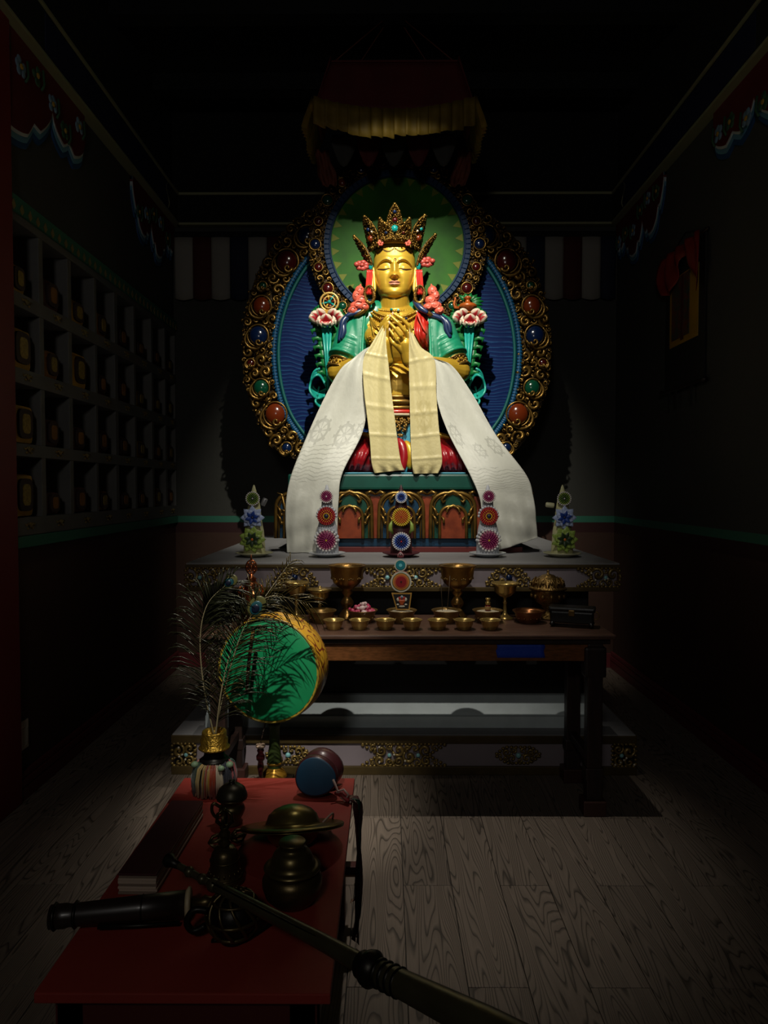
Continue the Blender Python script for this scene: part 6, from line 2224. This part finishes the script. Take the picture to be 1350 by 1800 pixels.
# ------------------------------------------------------------------ green ritual drum on its stand
DC = P(471, 1179, 2.74)
dr = thing('ritual_drum', 'large green-skinned ritual drum with painted yellow rim standing on a turned pole', 'drum', (DC.x, 2.80, 0))
R0 = Matrix.Translation(DC) @ Matrix.Rotation(math.radians(-11), 4, 'Z') @ Matrix.Rotation(math.radians(90), 4, 'X')
def rim_mat():
    m = bpy.data.materials.new('painted_drum_rim')
    m.use_nodes = True
    N, K = nt(m)
    b = N['Principled BSDF']
    tc = N.new('ShaderNodeTexCoord')
    n = N.new('ShaderNodeTexNoise')
    n.inputs['Scale'].default_value = 11
    n.inputs['Detail'].default_value = 1
    K.new(tc.outputs['Object'], n.inputs['Vector'])
    fr = math_node(N, K, 'FRACT', math_node(N, K, 'MULTIPLY', n.outputs['Fac'], 7))
    ln = math_node(N, K, 'LESS_THAN', math_node(N, K, 'ABSOLUTE', math_node(N, K, 'SUBTRACT', fr, .5)), .09)
    c = mixcol(N, K, ln, lin('b88a24'), lin('6b2a14'))
    K.new(c, b.inputs['Base Color'])
    b.inputs['Roughness'].default_value = .35
    return m
RIMM = rim_mat()
b = MB().lathe([(.196, .0), (.205, .002), (.208, -.010), (.213, -.05), (.213, -.09), (.208, -.128), (.203, -.138), (.196, -.138)], 72, (0, 0, 0), 0, R0)
b.build('shell', RIMM, dr)
DRUMG = M('drum_green_skin', '0f8450', .5, 0, var=.18, vscale=9, bump=.05, bscale=50)
MB().lathe([(0, .002), (.12, .0025), (.195, .002), (.203, -.002), (.2, -.008), (0, -.008)], 72, (0, 0, 0), 0, R0).build('front_skin', DRUMG, dr)
MB().lathe([(0, -.130), (.2, -.130), (.203, -.136), (.195, -.140), (0, -.140)], 72, (0, 0, 0), 0, R0).build('back_skin', DRUMG, dr)
MB().tube([R0 @ Vector((.2035 * math.cos(2 * PI * k / 72), .2035 * math.sin(2 * PI * k / 72), .001)) for k in range(72)], .0032, 6, closed=True).build('hoop', M('drum_hoop', '8a7a2c', .4), dr)
px0 = R0 @ Vector((0, 0, -.069))
POLEG = M('drum_pole_green', '33401c', .4, var=.4, vscale=9)
pz = px0.z - .212
pl_ = MB().lathe([(0, pz), (.024, pz), (.026, pz - .02), (.020, pz - .03), (.021, pz - .10), (.026, pz - .14), (.030, pz - .17), (.026, pz - .205), (.019, pz - .215), (.019, .30), (.026, .28), (.018, .26), (.018, .06), (0, .06)], 24, (px0.x, px0.y, 0))
pl_.build('pole', POLEG, dr)
gz = P(481, 1350, 2.80).z
MB().lathe([(.020, gz + .03), (.030, gz + .024), (.031, gz + .016), (.022, gz + .010), (.028, gz), (.044, gz - .02), (.050, gz - .034), (.038, gz - .044), (.024, gz - .05)], 28, (px0.x, px0.y, 0), 0, None, 1, 1, lambda a, t: 1 + .05 * math.cos(8 * a) * (t > .5)).build('gold_lotus_collar', M('collar_gold', 'b5842c', .3, .6), dr)
MB().lathe([(0, 0), (.15, 0), (.155, .012), (.12, .03), (.06, .045), (.04, .07), (0, .07)], 32, (px0.x, px0.y, 0)).build('base', M('drum_base_wood', '3a2416', .5), dr)
# hanging spindle under the drum
hp = P(458, 1310, 2.72)
MB().tube([R0 @ Vector((-.02, -.205, -.03)), (hp.x, hp.y, hp.z + .01)], .0022, 6).build('hanging_cord', INK, dr)
SPIN = M('spindle_red', '3c1014', .35, coat=.3)
sp_ = MB().lathe([(0, .0), (.008, -.004), (.014, -.02), (.010, -.03), (.017, -.042), (.016, -.055), (.010, -.062), (.013, -.085), (.009, -.11), (.004, -.135), (0, -.140)], 18, hp).build('hanging_spindle', SPIN, dr)
MB().lathe([(.008, .004), (.017, .004), (.019, -.002), (.017, -.008), (.008, -.008)], 18, hp).build('bone_ring', M('bone', 'b59a84', .45), sp_)
# curved beater leaning on the drum face
bt = spline([P(446, 1104, 2.66), P(442, 1130, 2.655), P(437, 1170, 2.66), P(434, 1215, 2.67)], 20)
o = thing('drum_beater', 'thin curved drum beater with pale tip leaning against the drum skin', 'beater', tuple(bt[-1]))
MB().tube(bt, [.008] * 6 + [.007] * 14, 8).build('stick', M('beater_wood', '2d1c10', .4), o)
MB().tube([p + np.array((0, -.004, 0)) for p in bt[2:6]], .0062, 8).build('gilt_band', M('beater_gilt', 'a5833a', .35, .4), o)

# ------------------------------------------------------------------ low red table
RT, RD0, RD1 = .48, 1.40, 2.47
rt = thing('low_red_table', 'low red-topped table at the front left holding ritual objects', 'table', (-.415, 1.95, 0))
REDTOP = M('red_table_paint', '8a2a1f', .62, var=.12, vscale=4, bump=.05, bscale=120)
REDSIDE = M('red_table_side', '4a1512', .6)
GOLDLINE = M('gold_edge_line', 'a5812c', .4, .4)
rx0, rx1 = -.715, -.115
MB().box(rx0, rx1, RD0, RD1, RT - .022, RT, .003).build('table_top', REDTOP, rt)
MB().box(rx0 + .03, rx1 - .03, RD0 + .03, RD0 + .05, RT - .13, RT - .022).build('front_apron', REDSIDE, rt)
MB().box(rx0 + .03, rx1 - .03, RD1 - .05, RD1 - .03, RT - .13, RT - .022).build('back_apron', REDSIDE, rt)
for x in (rx0 + .03, rx1 - .05):
    MB().box(x, x + .02, RD0 + .05, RD1 - .05, RT - .13, RT - .022).build('side_apron', REDSIDE, rt)
for x in (rx0 + .06, rx1 - .06):
    for y in (RD0 + .06, RD1 - .06):
        MB().box(x - .03, x + .03, y - .03, y + .03, 0, RT - .022, .004).build('leg', REDSIDE, rt)
ld = MB().box(rx0 + .06, -.094, 2.37, 2.41, .185, .215, .003).build('side_ledge', REDSIDE, rt)
MB().box(rx0 + .06, -.092, 2.366, 2.372, .183, .190).build('gold_edge', GOLDLINE, ld)
MB().box(-.098, -.092, 2.366, 2.412, .185, .235, .002).build('gold_corner', GOLDLINE, ld)

# ---- long scripture book
o = thing('loose_leaf_book', 'long narrow loose-leaf book with dark red cover and pale page edges on the red table', 'book', (-.58, 1.95, RT))
BCOV = M('book_cover', '401017', .55, var=.15)
PAGES = M('page_edges', 'b09c8a', .7)
PAGES2 = M('page_edges_dark', '7a6a5c', .7)
f0, f1 = P(207, 1588, 1.747), P(276, 1588, 1.747)
g0, g1 = P(298, 1416, 2.166), P(361, 1420, 2.166)
ang = math.atan2(((g0.x + g1.x) - (f0.x + f1.x)) / 2, 2.166 - 1.747)
mt = Matrix.Translation(((f0.x + f1.x) / 2, 1.747, RT + .0006)) @ Matrix.Rotation(-ang, 4, 'Z')
Lb = math.hypot(((g0.x + g1.x) - (f0.x + f1.x)) / 2, .419)
wb = (f1.x - f0.x)
MB().box(-wb / 2, wb / 2, 0, Lb, .048, .054, .002, 0, mt).build('top_cover', BCOV, o)
rnd = random.Random(8)
for k in range(7):
    z0 = .0 + k * .0068
    e = rnd.uniform(-.0012, .0012)
    MB().box(-wb / 2 + .001 + e, wb / 2 - .001 + e, .001 + e, Lb - .001, z0 + .0003, z0 + .0066, .0008, 0, mt).build('page_bundle', PAGES if k % 3 else PAGES2, o)

# ---- damaru hand drum
dm = P(556, 1390, 2.33)
o = thing('hand_drum', 'small double hand drum with blue skin lying at the back of the red table', 'drum', (dm.x, 2.36, RT))
Rm = Matrix.Translation((dm.x, 2.30, RT + .073)) @ Matrix.Rotation(math.radians(-6), 4, 'Z') @ Matrix.Rotation(math.radians(82), 4, 'X')
DBODY = M('drum_body_maroon', '4a2226', .35, var=.3, vscale=12, coat=.3)
wobf = lambda a, t: 1 + .035 * math.cos(3 * a + .6)
MB().lathe([(.066, 0), (.070, -.004), (.072, -.025), (.064, -.048), (.044, -.064), (.034, -.070), (.044, -.076), (.064, -.092), (.072, -.115), (.070, -.136), (.064, -.140), (0, -.140)], 40, (0, 0, 0), 0, Rm, 1, .92, wobf).build('body', DBODY, o)
MB().lathe([(0, .0015), (.062, .0015), (.0665, 0), (.066, -.006), (0, -.006)], 40, (0, 0, 0), 0, Rm, 1, .92, wobf).build('blue_skin', M('blue_skin', '14425f', .55, var=.2, vscale=14), o)
cw = MB().tube([Rm @ Vector((.0, .0, .0)) + Vector((.060, -.02, .0)), (dm.x + .075, 2.28, RT + .035), (dm.x + .095, 2.27, RT + .045), (dm.x + .110, 2.265, RT + .03), (dm.x + .100, 2.26, RT + .012), (dm.x + .085, 2.27, RT + .02)], .004, 6)
cw.tube(spline([(dm.x + .07, 2.285, RT + .03), (dm.x + .09, 2.275, RT + .026), (dm.x + .105, 2.28, RT + .010), (dm.x + .118, 2.26, RT + .006)], 10), .0035, 6)
cw.build('white_cord', M('white_cord', 'a98f86', .6), o)
ks = MB()
rnd = random.Random(3)
for k in range(12):
    p0 = Vector((dm.x + .066, 2.29, RT + .024))
    p1 = Vector((rx1 - .01, 2.27 + rnd.uniform(-.02, .02), RT + .008 + .008 * rnd.random()))
    ks.tube([p0, p0.lerp(p1, .5) + Vector((0, 0, .012 * rnd.random())), p1], .005, 5)
ks.build('red_tassel', M('tassel_red', '7a1c20', .6), o)
# the sash that falls over the table edge to the floor
SASH = [M('sash_maroon', '3c0f12', .65, var=.3, vscale=20), M('sash_green', '17392c', .65), M('sash_tan', '6b4c3a', .65)]
for k, (dx, m, w_, zend) in enumerate(((.0, 0, .016, .03), (.014, 1, .010, .10), (-.006, 2, .008, .16), (.018, 0, .012, .02), (.008, 2, .006, .22), (.006, 0, .014, .05))):
    rr = random.Random(k)
    x0 = rx1 + .008 + dx * .8
    pts = [(rx1 - .02, 2.275 + .004 * k, RT + .010), (x0 - .002, 2.272 + .004 * k, RT + .010), (x0 + .006, 2.27 + .004 * k, RT - .03), (x0 + .008 + rr.uniform(-.006, .008), 2.268, .33), (x0 + .004 + rr.uniform(-.006, .008), 2.264, .18), (x0 + rr.uniform(-.008, .004), 2.262, zend)]
    s_ = spline(pts, 26)
    rows = [[(p[0] + w_ * .6 * j * math.cos(i * .35 + k), p[1] + .012 * j * math.sin(i * .35 + k) - .004 * k * 0, p[2]) for j in (-1, -.5, 0, .5, 1)] for i, p in enumerate(s_)]
    MB().grid(rows, 0, True, .003).build('sash', SASH[m], o)

# ---- pair of cymbals
cy = P(515, 1462, 1.99)
CYM = M('cymbal_bronze', '8c7c46', .30, .85, var=.35, vscale=10, bump=.12, bscale=24)
zc_ = RT + .062
for up, lab in ((1, 'dull bronze cymbal with shiny dome, upper of the stacked pair'), (-1, 'dull bronze cymbal lying dome-down, lower of the stacked pair')):
    pr = [(0, .056), (.012, .0555), (.030, .052), (.052, .043), (.068, .029), (.075, .012), (.078, .004), (.090, .002), (.125, .004), (.1445, .001), (.1455, -.0012), (.125, .0015), (.090, -.001), (.076, -.001), (.070, .012), (.050, .039), (.030, .049), (0, .053)]
    mb = MB().lathe([(r, z * up) for r, z in pr], 64, (0, 0, 0), 0, None, 1, 1, lambda a, t: 1 + (.006 * math.sin(3 * a)) * (t > .4))
    q = single('cymbal', mb, CYM, lab, 'cymbal', 'pair of cymbals on the red table')
    q.location = Vector((cy.x, 1.985, zc_)) + Vector((0, math.sin(math.radians(19)), math.cos(math.radians(19)))) * (.003 * up)
    q.rotation_euler = Euler((math.radians(-19), math.radians(-2.5), 0), 'XYZ')
lp = MB().tube(spline([(cy.x + .085, 1.985, zc_ + .010), (cy.x + .11, 2.04, zc_ + .012), (cy.x + .095, 2.10, RT + .01), (cy.x + .06, 2.12, RT + .004)], 14), .003, 6)
lp.v = [tuple(q.matrix_basis.inverted() @ Vector(v)) for v in lp.v]
lp.build('cord', M('pale_cord', '9a7f72', .6), q)

# ---- ritual bell
be = P(394, 1530, 1.80)
o = thing('ritual_bell', 'dark bronze ritual bell with crowned handle standing on the red table', 'bell', (0, 0, 0))
b = MB().lathe([(.040, .004), (.049, 0), (.051, .004), (.046, .016), (.040, .030), (.037, .055), (.034, .075), (.026, .088), (.010, .094), (0, .095)], 36)
for z, r in ((.020, .046), (.060, .0375)):
    b.lathe([(r - .002, z - .002), (r + .002, z), (r - .002, z + .002)], 36)
for k in range(18):
    a = 2 * PI * k / 18
    b.tube([(.041 * math.cos(a), .041 * math.sin(a), .026), (.0395 * math.cos(a), .0395 * math.sin(a), .036)], .0022, 4)
b.build('bell_body', BRONZE, o)
h_ = MB().lathe([(0, .092), (.012, .094), (.016, .102), (.010, .110), (.013, .120), (.015, .128), (.009, .136), (.013, .142), (.009, .148), (0, .15)], 18)
for k in range(4):
    a = PI / 2 * k
    h_.tube([(.008 * math.cos(a), .008 * math.sin(a), .146), (.020 * math.cos(a), .020 * math.sin(a), .158), (.018 * math.cos(a), .018 * math.sin(a), .176), (.004 * math.cos(a), .004 * math.sin(a), .188)], [.004, .0055, .0045, .003], 6)
h_.ball((0, 0, .186), .007, 8, 6)
h_.build('crowned_handle', BRONZE, o)
o.location = (be.x, 1.81, RT + .0004)
# ---- vajra lying between bell and pot
vj = MB()
def vajra(mb, L_, r, mat):
    mb.lathe([(0, -.012), (.008, -.012), (.013, 0), (.008, .012), (0, .012)], 12, (0, 0, 0), 0, mat)
    for s in (-1, 1):
        for k in range(4):
            a = PI / 2 * k + .4
            mb.tube([mat @ Vector((.005 * math.cos(a), .005 * math.sin(a), s * .012)), mat @ Vector((r * math.cos(a), r * math.sin(a), s * L_ * .5)), mat @ Vector((r * .9 * math.cos(a), r * .9 * math.sin(a), s * L_ * .75)), mat @ Vector((0, 0, s * L_))], [.005, .006, .005, .003], 6)
        mb.ball(mat @ Vector((0, 0, s * .022)), .010, 8, 6)
va = P(398, 1462, 2.03)
vajra(vj, .055, .015, Matrix.Translation((va.x + .01, 2.00, RT + .0185)) @ Matrix.Rotation(math.radians(-60), 4, 'Z') @ Matrix.Rotation(math.radians(90), 4, 'X'))
single('vajra', vj, BRONZE, 'small dark bronze double-ended sceptre lying behind the bell', 'sceptre')
# ---- small lidded censer behind the bell
ce = P(408, 1440, 2.13)
o = thing('lidded_censer', 'small dark lidded censer with side handle behind the bell', 'censer', (0, 0, 0))
MB().lathe([(0, 0), (.030, 0), (.032, .006), (.026, .014), (.034, .028), (.040, .044), (.036, .056), (.030, .062), (.036, .070), (.046, .078), (.047, .083), (.040, .083), (0, .08)], 30).build('pot', BRONZE, o)
MB().lathe([(.0475, .084), (.046, .090), (.040, .106), (.026, .118), (.010, .123), (.008, .128), (.010, .132), (0, .135)], 30).build('lid', M('censer_lid', '3c382c', .4, .7), o)
MB().tube(spline([(-.036, 0, .05), (-.056, -.004, .062), (-.060, -.006, .042), (-.050, -.004, .022), (-.034, 0, .018)], 14), .005, 7).build('handle', BRONZE, o)
o.location = (ce.x, 2.13, RT + .0004)
# ---- stacked round pot
po = P(514, 1560, 1.72)
o = thing('round_lidded_pot', 'round aged bronze pot with stepped dome lid in front of the cymbals', 'pot', (0, 0, 0))
MB().lathe([(0, 0), (.045, 0), (.050, .004), (.066, .022), (.0735, .045), (.0735, .060), (.066, .074), (.058, .080), (0, .08)], 44).build('pot_body', BRONZE, o)
MB().lathe([(.060, .079), (.069, .086), (.070, .090), (.060, .093), (.0525, .096), (.052, .108), (.046, .122), (.038, .131), (.030, .134), (.029, .140), (.033, .147), (.034, .150), (.032, .152), (0, .1515)], 44).build('lid', M('pot_lid_bronze', '6b5e3a', .34, .8, var=.35, vscale=12), o)
o.location = (po.x, 1.72, RT + .0004)
# ---- horn trumpet with pale ring
h0, h1 = P(96, 1632, 1.62), P(345, 1612, 1.66)
o = thing('horn_trumpet', 'dark wooden horn trumpet with a pale ring, lying left of centre on the red table', 'trumpet', (h0.x, 1.62, RT))
d0 = Vector((h0.x, 1.60, RT + .0335))
d1 = Vector((h1.x, 1.65, RT + .0375))
ax = (d1 - d0)
DWOOD = M('trumpet_wood', '231a14', .4, var=.3, vscale=16, coat=.2)
prof = [(0, .026), (.10, .027), (.14, .024), (.16, .025), (.60, .029), (.93, .031)]
MB().tube([d0 + ax * t for t, r in prof], [r for t, r in prof], 20).build('horn_body', DWOOD, o)
MB().tube([d0 + ax * t for t in (.935, .95, .965, .975)], [.030, .037, .037, .030], 24).build('pale_ring', M('horn_ring_bone', 'b5a684', .45), o)
MB().tube([d0 + ax * t for t in (.975, 1.04, 1.07, 1.10, 1.16)], [.012, .010, .017, .012, .010], 14).build('stem', BRONZE, o)
for t in (.02, .16, .62):
    MB().tube([d0 + ax * t, d0 + ax * (t + .012), d0 + ax * (t + .024)], [.027, .031, .028], 20).build('metal_band', IRON, o)
MB().tube([d0 + ax * .35 + Vector((0, -.025, -.020)), d0 + ax * .6 + Vector((0, -.028, -.024)), d0 + ax * .92 + Vector((0, -.034, -.024))], .005, 6).build('cord', IRON, o)
# ---- dark spherical rattle with openwork, beside the trumpet
sh_ = P(408, 1615, 1.56)
o = thing('openwork_censer', 'dark round openwork censer lying under the long trumpet', 'censer', (0, 0, 0))
MB().ball((0, 0, .055), (.058, .055, .048), 32, 20).build('globe', IRON, o)
q = MB()
for k in range(10):
    a = 2 * PI * k / 10
    q.tube([(.060 * math.sin(t) * math.cos(a + .5 * t), .057 * math.sin(t) * math.sin(a + .5 * t), .056 + .054 * math.cos(t)) for t in [.3 + 2.5 * j / 12 for j in range(13)]], .0045, 5)
for z, r in ((.056, .0605), (.092, .045), (.020, .045)):
    q.tube([(r * math.cos(2 * PI * k / 30), r * .95 * math.sin(2 * PI * k / 30), z) for k in range(30)], .0045, 5, closed=True)
q.build('openwork_bands', BRONZE, o)
MB().lathe([(0, 0), (.030, 0), (.032, .006), (.022, .012), (0, .013)], 24).build('foot', IRON, o)
q = MB()
q.tube(spline([(-.055, -.01, .07), (-.085, -.015, .075), (-.10, -.02, .05), (-.085, -.02, .03), (-.06, -.015, .04)], 16), .008, 8)
q.build('side_handle', IRON, o)
o.location = (sh_.x, 1.575, RT + .0004)
sb = MB().tube(spline([P(372, 1655, 1.56), P(430, 1660, 1.56), P(480, 1612, 1.63)], 14), .005, 6)
for v_ in range(len(sb.v)):
    x, y, z = sb.v[v_]
    sb.v[v_] = (x, y, RT + .0056 + (z - RT) * .0 + .005 * math.sin(v_))
sb.v = [tuple(Vector(v) - o.location) for v in sb.v]
sb.build('cord', IRON, o)
# ---- long copper trumpet lying across the table towards the viewer
pts_px = [(300, 1514, 1.68), (375, 1556, 1.60), (560, 1652, 1.40), (650, 1702, 1.30), (860, 1806, 1.10), (1010, 1890, 1.0)]
TP = [P(*p) for p in pts_px]
o = thing('long_trumpet', 'long dark metal trumpet laid diagonally across the red table and beyond its right edge', 'trumpet', tuple(TP[0]))
TRM = M('trumpet_metal', '57523a', .36, .6, var=.35, vscale=10)
def seg(a, b_, r0, r1, n=8):
    return [TP[a].lerp(TP[b_], i / (n - 1)) for i in range(n)], [r0 + (r1 - r0) * i / (n - 1) for i in range(n)]
p_, r_ = seg(0, 1, .0075, .0085)
MB().tube(p_, r_, 14).build('mouth_pipe', TRM, o)
d = (TP[1] - TP[0]).normalized()
MB().tube([TP[0] - d * .012, TP[0] - d * .004, TP[0] + d * .01, TP[0] + d * .03], [.016, .017, .011, .008], 18).build('mouthpiece', IRON, o)
for t in (.45, .75):
    c_ = TP[0].lerp(TP[1], t)
    MB().tube([c_ - d * .010, c_, c_ + d * .010], [.009, .0125, .009], 14).build('joint_ring', TRM, o)
d = (TP[2] - TP[1]).normalized()
MB().tube([TP[1] - d * .014, TP[1] - d * .004, TP[1] + d * .004, TP[1] + d * .014], [.010, .015, .015, .012], 16).build('joint_ring', TRM, o)
p_, r_ = seg(1, 3, .0125, .0175, 12)
p_ = [TP[1].lerp(TP[2], i / 6) for i in range(7)] + [TP[2].lerp(TP[3], i / 4) for i in range(1, 5)]
r_ = [.0125 + .0055 * i / 10 for i in range(11)]
MB().tube(p_, r_, 18).build('middle_pipe', TRM, o)
MB().tube([p + Vector((.0, -.010, .011)) for p in p_], .0025, 6).build('seam', IRON, o)
d = (TP[4] - TP[3]).normalized()
MB().tube([TP[3] - d * x for x in (.030, .022, .012, .004, -.006, -.016, -.026)], [.018, .025, .021, .031, .033, .026, .020], 24).build('collar', IRON, o)
p_ = [TP[3].lerp(TP[4], i / 6) for i in range(7)] + [TP[4].lerp(TP[5], i / 4) for i in range(1, 5)]
r_ = [.0215 + .012 * i / 10 for i in range(11)]
MB().tube(p_, r_, 22).build('bell_pipe', TRM, o)
for t in (.10, .16, .22, .28):
    c_ = TP[3].lerp(TP[4], t)
    MB().tube([c_ - d * .005, c_, c_ + d * .005], [.022, .0265, .022], 20).build('knurled_ring', IRON, o)

# ---- vase with tassel skirt holding peacock feathers
vx = P(377, 1340, 2.36).x
VY = 2.36
o = thing('feather_vase', 'gilt-collared ritual vase with a skirt of coloured silk tassels on the red table', 'vase', (vx, VY, RT))
V0 = (vx, VY, RT)
MB().lathe([(0, 0), (.035, 0), (.040, .008), (.030, .018), (.046, .04), (.054, .065), (.050, .085), (.034, .10), (.026, .11), (.026, .145), (.030, .150), (0, .150)], 32, V0).build('vase_body', BRONZE, o)
MB().lathe([(.030, .140), (.048, .146), (.053, .150), (.050, .154), (.044, .158), (.046, .178), (.041, .184), (.041, .200), (.039, .206), (.035, .206), (.034, .160), (.028, .150)], 40, V0).build('gilt_collar', M('vase_collar_gold', 'a88430', .28, .8, bump=.5, bscale=130, var=.35, vscale=40), o)
MB().lathe([(.034, .094), (.046, .098), (.050, .108), (.044, .114), (.036, .118), (.032, .14)], 32, V0).build('dark_cloth', IRON, o)
rnd = random.Random(6)
TCOL = [('dark_green', '20382c', -3.2, -2.35), ('cream', 'b59a5c', -2.35, -1.95), ('gold', '9a7830', -1.95, -1.55), ('orange', '8f3414', -1.80, -1.25), ('ivory', 'b0a48c', -1.30, -.95), ('navy', '1d222e', -1.0, -.2), ('pink', '8f4a4a', -.35, .2), ('pale_pink', '9a5e54', -3.5, -3.0), ('green_back', '20382c', .2, 2.8)]
for nm, hexc, a0, a1 in TCOL:
    b = MB()
    for k in range(int((a1 - a0) * 26) + 6):
        a = rnd.uniform(a0, a1)
        r = rnd.uniform(.95, 1.06)
        bot = rnd.uniform(.001, .022)
        top_ = rnd.uniform(.100, .108)
        wv = rnd.uniform(-.05, .05)
        pts = [(vx + .046 * r * math.cos(a), VY + .046 * r * math.sin(a), RT + top_), (vx + .062 * r * math.cos(a + wv * .3), VY + .062 * r * math.sin(a + wv * .3), RT + top_ - .012), (vx + .070 * r * math.cos(a + wv * .6), VY + .070 * r * math.sin(a + wv * .6), RT + .055), (vx + .069 * r * math.cos(a + wv), VY + .069 * r * math.sin(a + wv), RT + bot)]
        b.tube(pts, rnd.uniform(.0018, .0038), 4)
    b.build('silk_tassel', M('tassel_' + nm, hexc, .4, sheen=.3), o, 'stuff')
q = MB()
for s in (-1, 1):
    q.ball((vx + s * .058, VY - .03, RT + .102), (.013, .012, .011), 10, 7)
q.ball((vx + .036, VY - .058, RT + .100), (.012, .01, .01), 10, 7)
q.build('silk_knots', M('knot_pale', '7f9a78', .5), o)

# ---- peacock feathers
SHAFT = M('feather_shaft', '6b6248', .45)
BARB = M('feather_barb', '2a2c1a', .32, .35, var=.5, vscale=30)
BARBG = M('feather_barb_gold', '4a3f1c', .30, .45, var=.5, vscale=30)
EYEO = M('feather_eye_olive', '4c4a24', .4, .2)
EYET = M('feather_eye_teal', '153f46', .35, .2)
EYEN = M('feather_eye_navy', '0c1222', .35, .2)
vb = P(378, 1296, 2.36)
feathers = [
    ('peacock feather leaning over the drum face, eye at the drum top', [(378, 1292, 2.36), (386, 1250, 2.37), (406, 1170, 2.40), (427, 1108, 2.43), (456, 1060, 2.45)], 64, .085, 1.0, BARB, 21),
    ('peacock feather arching right over the drum rim', [(379, 1292, 2.35), (392, 1200, 2.38), (420, 1105, 2.44), (470, 1050, 2.50), (545, 1060, 2.54)], 40, .070, 1.0, BARBG, 22),
    ('tall peacock feather curving up at the left of the vase', [(376, 1292, 2.37), (358, 1205, 2.38), (352, 1120, 2.40), (366, 1060, 2.42), (405, 1022, 2.44)], 60, .075, 1.0, BARB, 23),
    ('wispy peacock feather rising to the edge of the altar slab', [(378, 1292, 2.37), (402, 1180, 2.42), (440, 1090, 2.50), (478, 1032, 2.56), (512, 986, 2.60)], 30, .055, .8, BARBG, 25),
]
for lab, px_, nb, bl, wid, bm_, seed in feathers:
    rnd = random.Random(seed)
    sp = [Vector(tuple(p)) for p in spline([P(*p) for p in px_], 40)]
    o = thing('peacock_feather', lab, 'feather', tuple(sp[0]), 'peacock feathers in the vase')
    MB().tube(sp, [.0030 - .0022 * i / 39 for i in range(40)], 6).build('shaft', SHAFT, o)
    b = MB()
    bl = bl * 1.35
    for k in range(nb):
        t = .16 + .82 * (k / (nb - 1))
        i = min(38, int(t * 39))
        p = sp[i].lerp(sp[i + 1], t * 39 - i)
        tg = (sp[i + 1] - sp[i]).normalized()
        side = tg.cross(Vector((0, 1, 0))).normalized()
        env = bl * (.55 + .75 * math.sin(PI * min(1, t * .95))) * wid
        for s in (-1, 1):
            L_ = env * rnd.uniform(.75, 1.2)
            ang = rnd.uniform(.55, .85) + (.25 if t > .85 else 0) * -1
            dv = (tg * math.cos(ang * 1.0) + side * s * math.sin(ang * 1.25) + Vector((0, rnd.uniform(-.35, .15), 0))).normalized()
            dr_ = Vector((0, 0, -1)) * L_ * rnd.uniform(.25, .5)
            pts = [p, p + dv * L_ * .35 + dr_ * .02, p + dv * L_ * .72 + dr_ * .22, p + dv * L_ * 1.02 + dr_ * .65, p + dv * L_ * 1.22 + dr_ * 1.25]
            r0 = rnd.uniform(.0013, .0023)
            b.tube(pts, [r0 * .8, r0, r0 * 1.1, r0 * .8, r0 * .25], 3)
    b.build('barbs', bm_, o, 'stuff')
    e = sp[-1] if seed != 21 else sp[-3]
    tg = (sp[-1] - sp[-4]).normalized()
    rot = math.atan2(tg.x, tg.z)
    if seed in (21, 24, 23):
        MX = Matrix.Translation(e + Vector((0, -.004, 0))) @ Matrix.Rotation(rot, 4, 'Y')
        big = 1.15 if seed == 21 else .8
        ey = MB().ball((0, 0, 0), (.026 * big, .003, .036 * big), 20, 10, 0, MX).build('eye', EYEO, o)
        MB().ball((0, -.002, -.004), (.018 * big, .003, .023 * big), 18, 10, 0, MX).build('teal_ring', EYET, ey)
        MB().ball((0, -.004, -.007), (.012 * big, .003, .014 * big), 16, 8, 0, MX).build('navy_spot', EYEN, ey)
lamp('drum_spotlight', 'SPOT', (-.25, .30, 4.2), (DC.x + .02, 2.70, DC.z + .09), 700, (1.0, .95, .84), spot_size=math.radians(17.5), spot_blend=1.0, shadow_soft_size=.02)
